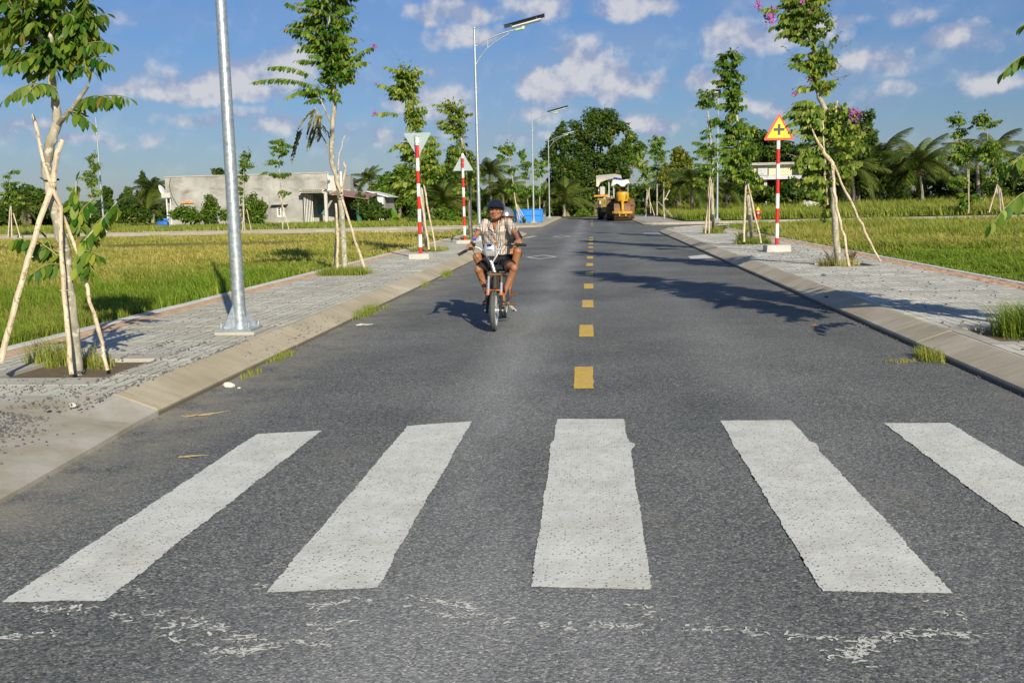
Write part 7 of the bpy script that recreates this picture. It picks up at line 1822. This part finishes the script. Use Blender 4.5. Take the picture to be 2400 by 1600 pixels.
    for k in range(4):
        z = -.13 - .085 * k; m = MB(); m.ball(nk + Vector((.006, -.122, z)), (.006, .003, .006), 8, 5); m.build('button', 'white_enamel', boy, True)
    so = []
    for hp, kn in ((hipL, knL), (hipR, knR)):
        so.append(('cone', [hp + Vector((0, .05, .01)), hp.lerp(kn, .3), hp.lerp(kn, .72)], [.092, .088, .078]))
    so.append(('cap', hipL + Vector((.0, 0, .015)), hipR + Vector((0, 0, .015)), .095, .095)); so.append(('cap', (hipL + hipR) / 2, belly, .10, .098))
    organic('shorts', so, 'black_cloth', boy, .006, 3, .5, O)
    for an, s_ in ((anL, -1), (anR, 1)):
        a = rel_(an); toe = a + Vector((s_ * .012, -.135, -.098))
        m = MB(); m.prism([(-.035, .12), (.035, .12), (.040, .02), (.048, -.06), (.040, -.10), (.018, -.118), (-.018, -.118), (-.042, -.10), (-.046, -.05), (-.038, .02)], 0, .016, Matrix.Translation(a + Vector((s_ * .006, -.065, -.104))))
        sd = m.build('sandal', 'sandal_rubber', boy)
        m = MB(); st = []
        for k in range(9):
            th = pi * k / 8; st.append(a + Vector((s_ * .009 + .050 * cos(th), -.095, -.094 + .058 * sin(th))))
        st2 = [p + Vector((0, -.045, -.012)) for p in st]; n = 9
        m.add(st + st2, [(k, k + 1, n + k + 1, n + k) for k in range(8)]); m.build('sandal_strap', 'sandal_rubber', sd, True)

    # ------------------------------------------------ passenger
    O2 = (BX, 12.35, 0.); rel2 = Vector(O2)
    pas = thing('person', 'passenger in a silver helmet and black clothes, mostly hidden behind the boy in front', 'person', O2)
    nk2 = Vector((-1.079, 12.34, 1.13)); s1 = Vector((-1.155, 12.36, 1.104)); s2 = Vector((-0.989, 12.36, 1.095)); h1 = Vector((-1.145, 12.42, 0.723)); h2 = Vector((-1.032, 12.42, 0.722))
    k1 = Vector((-1.418, 12.02, 0.801)); k2 = Vector((-0.917, 12.06, 0.844)); a1 = Vector((-1.278, 12.02, 0.465)); a2 = Vector((-1.041, 12.05, 0.366))
    e1 = Vector((-1.205, 12.3, 0.984)); e2 = Vector((-0.916, 12.3, 0.979)); w1 = Vector((-1.254, 12.12, 0.887)); w2 = Vector((-0.975, 12.12, 0.871))
    k1 = Vector((-1.409, 12, 0.792))
    pr = [('cap', nk2 + Vector((0, .02, -.1)), (h1 + h2) / 2 + Vector((0, 0, .1)), .09, .095), ('cap', s1, s2, .04, .04), ('cap', h1, h2, .085, .085), ('cap', nk2 + Vector((0, .01, -.06)), nk2 + Vector((0, 0, .05)), .04, .036)]
    for sh, el, wr in ((s1, e1, w1), (s2, e2, w2)):
        pr += [('cap', sh, el, .037, .028), ('cap', el, wr, .028, .019)]
    for hp, kn, an in ((h1, k1, a1), (h2, k2, a2)):
        mid = kn.lerp(an, .32) + Vector((0, .022, 0))
        pr += [('cap', hp, kn, .074, .052), ('cap', kn, mid, .050, .047), ('cap', mid, an, .047, .027), ('cap', an, an + Vector((0, -.12, -.06)), .028, .024), ('cap', an, an + Vector((0, .04, -.055)), .027, .025)]
        for q in range(5):
            pr.append(('cap', an + Vector((-.022 + .011 * q, -.11, -.062)), an + Vector((-.022 + .011 * q, -.145 + .005 * abs(q - 1), -.066)), .009, .008))
    hand(pr, w1, (.3, -.8, -.2), (0, -.1, -1), (-1, 0, 0)); hand(pr, w2, (-.3, -.8, -.2), (0, -.1, -1), (1, 0, 0))
    hc2 = Vector((-1.073, 12.32, 1.247)); P2, M2 = head(pr, hc2, 0, 0)
    pr.append(('cap', nk2, P2(0, .02, -.03), .037, .042))
    organic('body', pr, 'skin_passenger', pas, .005, 3, .5, O2)
    rp = lambda *v: P2(*v) - rel2
    face_parts(rp, M2, pas, 'skin_passenger'); helmet(pas, rp, M2, 'helmet_silver', 1.04, visor=False)
    sp = [('cone', [(h1 + h2) / 2 + Vector((0, 0, .02)), (h1 + h2) / 2 + Vector((0, 0, .2)), nk2 + Vector((0, .02, -.10)), nk2 + Vector((0, .01, -.02))], [.115, .118, .108, .058], 1.35)]
    for sh, el in ((s1, e1), (s2, e2)): sp.append(('cone', [sh, sh.lerp(el, .5), sh.lerp(el, .95)], [.056, .055, .055]))
    organic('shirt', sp, 'black_cloth', pas, .006, 3, .5, O2)
    so = [('cap', h1, h2, .098, .098)]
    for hp, kn in ((h1, k1), (h2, k2)): so.append(('cone', [hp, hp.lerp(kn, .4), hp.lerp(kn, .90 if kn is k2 else .62)], [.09, .086, .070]))
    organic('shorts', so, 'black_cloth', pas, .006, 3, .5, O2)

    # ------------------------------------------------ the motorbike
    O3 = Vector((BX, 11.70, 0)); bk = thing('motorbike', 'small electric motorbike with high handlebars and a white rimmed front wheel', 'motorbike', O3)
    def L(p): return Vector(p) - O3
    R_ = .232; ax = Vector((0, 11.10 - O3.y, R_)); ra = Vector((0, 12.42 - O3.y, R_))
    def wheel(name, c):
        m = MB(); m.torus(c, R_ - .033, .033, n=56, k=12, sx=.95); w = m.build(name, 'tyre_rubber', bk, True)
        m = MB()
        for k in range(64):
            a = 2 * pi * k / 64
            for s_ in (-1, 1):
                p = c + Vector((s_ * .012, cos(a) * (R_ - .0015), sin(a) * (R_ - .0015))); M = Matrix.Rotation(a, 3, 'X') @ Matrix.Rotation(s_ * .5, 3, 'Y')
                m.box(p, (.020, .005, .006), M=Matrix.Rotation(a, 3, 'X') @ Matrix.Rotation(s_ * .6, 3, 'Y'))
        tag(m.build('tread_blocks', 'black_rubber', w), kind='stuff')
        m = MB(); m.torus(c, R_ - .066, .012, n=48, k=8, sx=2.1); m.build('rim', 'white_rim', w, True)
        m = MB(); n = 40
        for s_ in (-1, 1):
            vs = []; 
            for (rr, xx) in ((R_ - .062, .026), (R_ - .085, .022), (.05, .018)):
                for k in range(n): a = 2 * pi * k / n; vs.append(c + Vector((s_ * xx, cos(a) * rr, sin(a) * rr)))
            m.add(vs, [(j * n + k, j * n + (k + 1) % n, (j + 1) * n + (k + 1) % n, (j + 1) * n + k) for j in range(2) for k in range(n)])
        m.build('rim_disc', 'white_rim', w, True)
        m = MB(); m.tube([c + Vector((-.055, 0, 0)), c + Vector((.055, 0, 0))], .034, 16); m.build('hub', 'satin_silver', w, True)
        for s_ in (-1, 1):
            m = MB(); m.tube([c + Vector((s_ * .048, 0, 0)), c + Vector((s_ * .051, 0, 0))], .075, 24); m.build('brake_disc', 'satin_silver', w, True)
        return w
    wheel('front_wheel', ax); wheel('rear_wheel', ra)
    # telescopic fork
    for s_ in (-1, 1):
        x = s_ * .074; lo = ax + Vector((x, .0, .0)); up = Vector((x, 11.33 - O3.y, .60)); d = (up - lo)
        m = MB(); m.tube([lo - d * .05, lo + d * .42], [.021, .021], 12); m.build('fork_leg', 'black_plastic', bk, True)
        m = MB(); m.tube([lo + d * .42, lo + d * .49], .024, 12); m.build('fork_seal', 'orange_metal', bk, True)
        m = MB(); m.tube([lo + d * .49, lo + d * .80], .019, 12); m.build('fork_tube', 'chrome', bk, True)
        m = MB(); m.tube([lo + d * .80, up], .013, 10); m.build('fork_upper', 'satin_silver' if s_ < 0 else 'rust_brown', bk, True)
        m = MB(); m.tube([lo + Vector((s_ * .03, 0, 0)), lo - Vector((s_ * .03, 0, 0))], .014, 8); m.build('axle_nut', 'satin_silver', bk, True)
    m = MB(); m.box(L((-1.14, 11.24, 0.45)), (.165, .05, .018), bev=.006); m.build('fork_brace', 'orange_metal', bk)
    m = MB(); m.box((0, 11.34 - O3.y, .62), (.155, .06, .026), bev=.01); m.build('triple_clamp', 'rust_brown', bk)
    m = MB(); m.tube([(0, 11.36 - O3.y, .62), L((-1.17, 11.4, 0.76))], [.022, .019], 12); m.build('steering_column', 'chrome', bk, True)
    m = MB(); m.tube([(0, 11.26 - O3.y, .46), (0, 11.36 - O3.y, .64)], [.027, .027], 12); m.tube([(.03, 11.3 - O3.y, .46), (.035, 11.30 - O3.y, .60)], .012, 8); m.box((-.005, 11.42 - O3.y, .50), (.10, .10, .20), bev=.02); m.build('head_tube', 'machine_dark', bk, True)
    # Y shaped high handlebar
    cl_ = L((-1.167, 11.4, 0.749))
    left = [cl_ + Vector((0, 0, -.05)), cl_ + Vector((-.012, 0, .02)), L((-1.255, 11.42, 0.864)), L((-1.309, 11.43, 0.919)), L((-1.353, 11.43, 0.934)), L((-1.396, 11.42, 0.921)), L((-1.455, 11.4, 0.898)), L((-1.516, 11.37, 0.866))]
    right = [cl_ + Vector((0, 0, -.05)), cl_ + Vector((.016, 0, .02)), L((-1.097, 11.42, 0.851)), L((-1.067, 11.43, 0.915)), L((-1.028, 11.43, 0.955)), L((-0.977, 11.42, 0.963)), L((-0.894, 11.4, 0.957)), L((-0.799, 11.37, 0.95))]
    m = MB(); m.tube(left, .0115, 10); m.tube(right, .0115, 10); m.tube([L((-1.26, 11.42, 0.87)), L((-1.073, 11.42, 0.87))], .008, 8); m.build('handlebar', 'chrome', bk, True)
    for pts in (left, right):
        m = MB(); e = pts[-1]; d = (pts[-1] - pts[-2]).normalized(); m.tube([pts[-2] + d * .0, e + d * .035], .0165, 12)
        for k in range(8): m.tube([pts[-2] + d * (.006 + .010 * k), pts[-2] + d * (.010 + .010 * k)], .0182, 12)
        m.build('grip', 'black_rubber', bk, True)
        s_ = -1 if pts is left else 1
        m = MB(); q = pts[-3].lerp(pts[-2], .2); m.box(q, (.055, .035, .035), bev=.008); m.build('switch_housing', 'black_plastic', bk)
        m = MB(); m.tube([q + Vector((0, -.025, -.004)), q + Vector((s_ * .04, -.055, -.015)), q + Vector((s_ * .15, -.062, -.055 if s_ < 0 else -.010))], [.008, .006, .004], 8); m.build('brake_lever', 'black_plastic', bk, True)
        m = MB(); m.tube([q - Vector((s_ * .045, 0, 0)), q - Vector((s_ * .03, 0, 0))], .021, 12); m.box(q + Vector((-s_ * .035, -.015, .012)), (.025, .03, .03), bev=.006); m.build('clamp', 'gold_metal', bk, True)
    q = L((-1.364, 11.42, 1.019)); m = MB(); m.tube([q + Vector((.0, 0, -.085)), q + Vector((0, 0, -.035))], [.010, .016], 10); m.build('bell_stem', 'black_plastic', bk, True)
    m = MB(); m.tube([q + Vector((0, 0, -.035)), q + Vector((0, 0, -.012))], .019, 14); m.build('bell_body', 'satin_silver', bk, True)
    m = MB(); m.tube([q + Vector((0, 0, -.012)), q + Vector((0, 0, .012)), q + Vector((0, 0, .018))], [.021, .021, .014], 14); m.build('bell_cap', 'bell_blue', bk, True)
    # headlight box with display and ribs
    hc_ = L((-1.176, 11.34, 0.906)); m = MB(); n = 20; vs = []
    prof = [(-.075, .80), (-.055, .98), (.0, 1.0), (.045, .92), (.066, .66), (.072, .3)]
    for z, s_ in prof:
        for k in range(n):
            a = 2 * pi * k / n; ca, sa = cos(a), sin(a); q_ = (abs(ca) ** 4 + abs(sa) ** 4) ** -.25
            vs.append(hc_ + Vector((.068 * s_ * ca * q_, .055 * s_ * sa * q_, z)))
    m.add(vs, [(j * n + k, j * n + (k + 1) % n, (j + 1) * n + (k + 1) % n, (j + 1) * n + k) for j in range(len(prof) - 1) for k in range(n)] + [tuple(range(n - 1, -1, -1)), tuple((len(prof) - 1) * n + k for k in range(n))])
    hl = m.build('headlight_box', 'satin_silver', bk, True, angle=50)
    m = MB(); m.box(hc_ + Vector((-.002, -.044, .048)), (.056, .022, .030), M=Matrix.Rotation(-.5, 3, 'X'), bev=.003); m.build('display', 'display_navy', hl)
    for k in range(4):
        m = MB(); m.box(hc_ + Vector((-.036 + .024 * k, -.060, -.045)), (.013, .012, .052), bev=.004); m.build('lamp_rib', 'chrome', hl)
    m = MB(); m.box(hc_ + Vector((0, -.056, -.004)), (.07, .012, .008), bev=.003); m.build('badge_strip', 'display_navy', hl)
    # frame, seat, battery, motor
    y = lambda v: v - O3.y
    m = MB()
    for s_ in (-1, 1):
        m.tube([(0, y(11.38), .60), (s_ * .07, y(11.52), .50), (s_ * .085, y(11.68), .28), (s_ * .085, y(12.1), .26), (s_ * .06, ra.y, R_)], .014, 8)
        m.tube([(0, y(11.38), .62), (s_ * .075, y(11.8), .60), (s_ * .08, y(12.55), .64)], .014, 8)
        m.tube([(s_ * .08, y(12.45), .62), (s_ * .075, ra.y, R_)], .018, 8)
    m.build('frame', 'dark_maroon', bk, True)
    m = MB(); m.box((.01, y(11.78), .42), (.20, .30, .30), bev=.02); m.build('battery_box', 'dark_teal', bk)
    m = MB(); m.box((0, y(12.12), .665), (.23, .78, .075), bev=.03); m.build('seat', 'black_plastic', bk)
    m = MB(); m.box((0, y(12.1), .33), (.16, .26, .20), bev=.03); m.build('motor', 'machine_dark', bk)
    for s_ in (-1, 1):
        m = MB(); m.tube([(s_ * .06, y(11.66), .245), (s_ * .20, y(11.64), .245)], .013, 8); m.box((s_ * .16, y(11.62), .250), (.06, .10, .014), bev=.004); m.build('foot_peg', 'rust_brown', bk)
        m = MB(); m.tube([(s_ * .08, y(12.12), .30), (s_ * .19, y(12.08), .33)], .012, 8); m.build('rear_foot_peg', 'rust_brown', bk)
    m = MB(); m.tube([(.09, y(11.95), .22), (.16, y(11.85), .15), (.19, y(11.75), .17)], [.018, .014, .01], 8); m.tube([(.1, y(12.05), .2), (.17, y(12.1), .12)], .012, 8); m.build('kick_stand', 'weathered_concrete', bk, True)
    m = MB(); m.box((0, ra.y, .49), (.11, .42, .02), bev=.01); m.build('rear_mudguard', 'black_plastic', bk)
    m = MB(); m.box((0, y(12.60), .62), (.10, .04, .05), bev=.01); m.build('tail_light', 'red_enamel', bk)
    for s_, st in ((-1, left), (1, right)):
        m = MB(); a = st[-3]; m.tube([a + Vector((0, -.02, 0)), a + Vector((-s_ * .06, -.08, -.10)), a.lerp(cl_, .6) + Vector((0, -.07, -.10)), cl_ + Vector((s_ * .02, -.03, -.12)), Vector((s_ * .03, y(11.30), .5))], .0038, 6); m.build('cable', 'black_rubber', bk, True)
riders()

# ================================================================ grass
def blades(P, H, Wd, tint, rs, lean=.35, bend=True):
    """P (n,3) roots. each blade is a bent strip of three triangles (or one when far away)"""
    n = len(P); a = rs.rand(n) * 2 * np.pi
    side = np.stack([np.cos(a), np.sin(a), np.zeros(n)], 1) * (Wd * .5)[:, None]
    ld = np.stack([np.cos(a + 1.3) + WIND.x * 1.3, np.sin(a + 1.3) * .8, np.zeros(n)], 1)
    l = (lean * (.3 + rs.rand(n) * 1.1) * H)[:, None]
    top = P + np.array([0, 0, 1.]) * H[:, None] * .93 + ld * l
    if bend:
        mid = P + np.array([0, 0, 1.]) * (H * .58)[:, None] + ld * l * .32
        V = np.stack([P - side, P + side, mid - side * .75, mid + side * .75, top], 1)
        F = np.array([[0, 1, 3], [0, 3, 2], [2, 3, 4]])
    else:
        V = np.stack([P - side, P + side, top], 1); F = np.array([[0, 1, 2]])
    k = V.shape[1]
    return V.reshape(-1, 3), (F[None] + (np.arange(n) * k)[:, None, None]).reshape(-1, 3), np.repeat(tint, k)
def vnoise(x, y, seed=0):
    """cheap smooth value noise"""
    rs = np.random.RandomState(seed); T = rs.rand(64, 64)
    xi, yi = np.floor(x).astype(int), np.floor(y).astype(int); fx, fy = x - xi, y - yi
    fx, fy = fx * fx * (3 - 2 * fx), fy * fy * (3 - 2 * fy)
    g = lambda i, j: T[i % 64, j % 64]
    return (g(xi, yi) * (1 - fx) + g(xi + 1, yi) * fx) * (1 - fy) + (g(xi, yi + 1) * (1 - fx) + g(xi + 1, yi + 1) * fx) * fy
def meadow(label, n, sgn, y0, y1, x_in, x_out, z, hfun, tfun, seed, mask=None, power=1.55, wk=.0011, lean=.65, xcap=None):
    rs = np.random.RandomState(seed)
    # density thins out with distance, blades get broader tufts there
    u = rs.rand(n); e = 1 - power
    Y = (y0 ** e + u * (y1 ** e - y0 ** e)) ** (1 / e)
    X = sgn * (x_in + rs.rand(n) * np.maximum(.0, (x_out(Y) - x_in)))
    keep = np.ones(n, bool) if mask is None else mask(X, Y)
    clump = vnoise(X * 2.2 + 7, Y * 2.2, seed + 3); keep &= rs.rand(n) < .12 + 1.35 * clump
    X, Y = X[keep], Y[keep]; n = len(X)
    H = hfun(X, Y) * (.45 + .75 * rs.rand(n)) * (.65 + .7 * vnoise(X * 1.3, Y * 1.3, seed + 5)); W = np.maximum(.004, wk * Y) * (.6 + .8 * rs.rand(n))
    T = np.clip(tfun(X, Y) + (rs.rand(n) - .5) * .45, 0, 1)
    P = np.stack([X, Y, np.full(n, z)], 1)
    near = Y < 30
    V1, F1, T1 = blades(P[near], H[near], W[near], T[near], rs, lean); V2, F2, T2 = blades(P[~near], H[~near], W[~near], T[~near], rs, lean, False)
    V = np.concatenate([V1, V2]); F = np.concatenate([F1, F2 + len(V1)]); T = np.concatenate([T1, T2])
    tag(link('grass', np_mesh('grass', V, F, 'grass_blades', {'tint': T})), label, 'grass', None, 'stuff')
sm = lambda v, a, b_: np.clip((v - a) / (b_ - a), 0, 1) ** 2 * (3 - 2 * np.clip((v - a) / (b_ - a), 0, 1))
def walk_clear(sgn, off):
    X0 = XL if sgn < 0 else XR
    def f(X, Y):
        cx = X0 + sgn * RC; r = np.hypot(X - cx, Y - 46)
        corner = (Y > 46) & (sgn * (X - cx) < 0); ok = np.where(corner, r < RC - off, Y < YC0 - off)
        edge = off + .0
        return ok & (sgn * (X - X0) > edge - .25 * vnoise(X * 3, Y * 1.7, 3) ** 2)
    return f
# left field before the crossing
def lt(X, Y):
    g = vnoise(X * .35, Y * .35, 1) * .55 + vnoise(X * .9, Y * .9, 2) * .45
    straw = sm(Y, 11, 26) * .56 + .24
    band = np.exp(-((-X - 5.9 - .11 * (Y - 10)) / 2.4) ** 2)
    return np.clip(straw + (g - .5) * 1.2 - .32 * band * (1 - sm(Y, 16, 40)), 0, 1)
bare = lambda X, Y: ~((Y > 35.5) & (Y < 40.5) & (X < -9.5 - 3 * vnoise(X * .2, Y * .5, 9)))
meadow('tall green and straw coloured grass of the plot left of the road', 300000, -1, 7.5, 51.0, 5.72, lambda Y: Y * .66 + 2, .10,
       lambda X, Y: .135 + .06 * np.exp(-((Y - 14) / 6) ** 2) + .10 * sm(vnoise(X * .5, Y * .5, 31), .6, .85), lt, 1, lambda X, Y: walk_clear(-1, 2.70)(X, Y) & bare(X, Y))
meadow('strip of green grass left of the road beyond the crossing', 60000, -1, 62.7, 100, 5.75, lambda Y: Y * .62, .12,
       lambda X, Y: .30 + 0 * X, lambda X, Y: .22 + .5 * (vnoise(X * .15, Y * .3, 4) - .3), 2, None, 1.3, .0013)
# right field
def rt(X, Y):
    g = vnoise(X * .4, Y * .4, 11) * .6 + vnoise(X * 1.1, Y * 1.1, 12) * .4
    near = np.exp(-((X - 6.6 - .05 * (Y - 14)) / 1.5) ** 2) * (1 - sm(Y, 20, 30))
    return np.clip(.55 + (g - .5) * 1.5 - .55 * near - .18 * sm(Y, 24, 50), 0, 1)
meadow('tall green and yellowing grass of the plot right of the road', 320000, 1, 11.5, 51.0, 6.12, lambda Y: Y * .50 + 2.5, .10,
       lambda X, Y: .155 + .10 * sm(vnoise(X * .45, Y * .45, 32), .55, .85) + .14 * sm(Y, 20, 45) - .06 * np.exp(-((X - 6.3) / .5) ** 2), rt, 3, walk_clear(1, 3.18))
meadow('rank tall grass right of the road beyond the crossing', 95000, 1, 62.7, 106, 5.7, lambda Y: Y * .52, .20,
       lambda X, Y: .55 + .35 * sm(Y, 75, 95), lambda X, Y: .28 + .7 * (vnoise(X * .2, Y * .3, 14) - .35), 4, None, 1.2, .0015)
def ring(label, cx, cy, rx, ry, n, h, tint, z, seed, w=.006, lean=.45, cat='grass', hole=None):
    rs = np.random.RandomState(seed); a = rs.rand(n) * 2 * np.pi; r_ = np.sqrt(rs.rand(n)); k = rs.randint(0, max(3, n // 28), n)
    cl_ = np.stack([np.cos(k * 2.4) * np.sqrt((k + .5) / (k.max() + 1)), np.sin(k * 2.4) * np.sqrt((k + .5) / (k.max() + 1))], 1)
    X = cx + rx * (cl_[:, 0] * .8 + .25 * r_ * np.cos(a)); Y = cy + ry * (cl_[:, 1] * .8 + .25 * r_ * np.sin(a))
    P = np.stack([X, Y, np.full(n, z)], 1); T = np.clip(tint + (rs.rand(n) - .5) * .6, 0, 1)
    V, F, T = blades(P, h * (.35 + .8 * rs.rand(n)), np.full(n, w), T, rs, lean)
    tag(link('grass_tuft', np_mesh('grass_tuft', V, F, 'grass_blades', {'tint': T})), label, cat, None, 'stuff')
p = (-4.737, 8.174, 0.12); ring('green and dry grass tuft in the left part of the near left tree pit', p[0] + .05, p[1], .28, .25, 420, .26, .35, .12, 21)
p = (-4.161, 7.986, 0.12); ring('small dry grass tuft right of the near left trunk', p[0], p[1], .16, .2, 170, .15, .45, .12, 22)
p = (-4.29, 7.862, 0.12); ring('dry grass round the foot of the near left trunk', p[0], p[1] + .15, .14, .2, 140, .22, .8, .12, 23)
p = PITS[-1][1]; ring('full green grass cushion filling the second left tree pit', p[0], p[1], .58, .50, 2600, .20, .28, .12, 24, .008)
p = PITS[-1][2]; ring('thin grass in the tree pit behind the inverted sign', p[0] + .05, p[1], .62, .45, 900, .20, .45, .12, 25, .012)
p = PITS[-1][3]; ring('thin grass in the tree pit behind the upright sign', p[0] + .05, p[1], .5, .4, 500, .18, .45, .12, 26, .014)
p = PITS[1][0]; ring('tree shaded green grass clump at the right picture edge on the pavement', p[0] + .02, p[1] + .05, .36, .38, 1500, .34, .0, .12, 27, .006, .7)  # lowest tint: the tree's shade is put into the blade colour
p = PITS[1][1]; ring('brown dry weeds in the pit of the big right tree', p[0] - .05, p[1], .45, .42, 520, .20, .95, .12, 28, .007)
p = PITS[1][2]; ring('green weeds in the pit of the slender right tree', p[0], p[1], .6, .4, 900, .26, .15, .12, 29, .014)
p = PITS[1][3]; ring('yellow green weeds in the pit of the thin olive leaved tree', p[0], p[1], .5, .4, 500, .3, .35, .12, 30, .018)
for k, (p, rx, ry, n, h, lb) in enumerate((((-3.019, 12.992, 0), .10, .75, 520, .13, 'grass growing in the gutter by the left kerb, nearest the riders'), ((-2.984, 20.135, 0), .09, .7, 420, .12, 'grass growing in the gutter left of the riders'),
        ((-3.023, 17.61, 0), .07, .5, 220, .08, 'sparse grass in the gutter between the two denser gutter patches'), ((-3.001, 9.251, 0), .09, .45, 260, .06, 'low sparse grass at the left kerb in front of the lamp post'), ((-2.964, 8.244, 0), .07, .25, 130, .06, 'lowest grass patch by the left kerb near the dropped slab'),
        ((2.894, 8.801, 0), .12, .30, 420, .12, 'green grass growing at the foot of the right kerb'), ((-2.952, 13.915, 0), .06, .3, 100, .05, 'few short grass blades behind the gutter patch'))):
    ring(lb, p[0], p[1], rx, ry, n, h, .2 + .05 * k, .0, 40 + k, .005)
p = (2.599, 8.631, 0); ring('straw coloured runner grass spreading from the right kerb over the asphalt', p[0], p[1], .22, .08, 120, .05, .95, 0, 50, .004, 1.2)
p = (-4.22, 10.408, 0.15)
# leafy weeds
def weed(label, c, n, R, Hh, size, mat, seed, name='weed'):
    fo = Foliage(seed); r = random.Random(seed)
    for k in range(n):
        a = r.random() * 2 * pi; d = Vector((cos(a) * R * r.uniform(.2, 1), sin(a) * R * r.uniform(.2, 1), Hh * r.uniform(.4, 1)))
        fo.spray((c[0], c[1], c[2]), Vector(c) + d, size, .2, 1.0, .2, twig=.004)
    t = thing(name, label, 'weed', c)
    V, F = fo.arrays([(p - Vector(c), d, up, sz) for p, d, up, sz in fo.leaves], False)
    tag(link('foliage', np_mesh('foliage', V, F, mat, smooth=True), t), kind='stuff')
    fo.twigs.v = [(x - c[0], y - c[1], z - c[2]) for x, y, z in fo.twigs.v]; tag(fo.twigs.build('stems', 'pale_bark', t), kind='stuff')
p = (4.59, 31.39, 0.12); weed('bushy green weed hiding the foot of the slender right tree', (p[0], p[1] - .1, .12), 34, .30, .34, .07, 'street_leaf', 61)
p = (5.13, 31.126, 0.12); weed('smaller bushy weed right of the foot of the slender right tree', (p[0], p[1] - .1, .12), 20, .25, .24, .07, 'street_leaf', 62)
p = (5.04, 40.448, 0.12); weed('bright leafy shoot at the foot of the thin olive leaved tree', (p[0], p[1], .12), 9, .42, .42, .14, 'street_leaf', 63)
p = (6.038, 36.2, 0.12); weed('drooping leafy shoot behind the slender right tree', (p[0], p[1] + .5, .12), 6, .40, .40, .14, 'street_leaf', 64)
p = (4.587, 19.511, 0.12); weed('brown twiggy weed left of the big right trunk', (p[0] - .03, p[1], .12), 12, .20, .34, .035, 'dry_leaf', 65)
p = (4.848, 19.441, 0.12); weed('brown twiggy weed right of the big right trunk', (p[0] + .03, p[1], .12), 14, .22, .38, .035, 'dry_leaf', 66)
p = (-5.506, 43.055, 0.12); weed('leafy shoots in the pit left of the upright sign pole', (p[0], p[1], .12), 6, .45, .35, .13, 'street_leaf', 67)
p = (4.195, 10.202, 0.12); weed('broad leafed weed at the right edge on the pavement', (p[0] + .15, p[1], .12), 6, .2, .3, .07, 'street_leaf', 68)
p = (-2.563, 37.383, 0.12); weed('little leafy plant at the foot of the blue box stakes', ((-4.511, 66.5, 0.103)[0], 66.5, .15), 8, .35, .5, .16, 'wood_leaf_bright', 69)
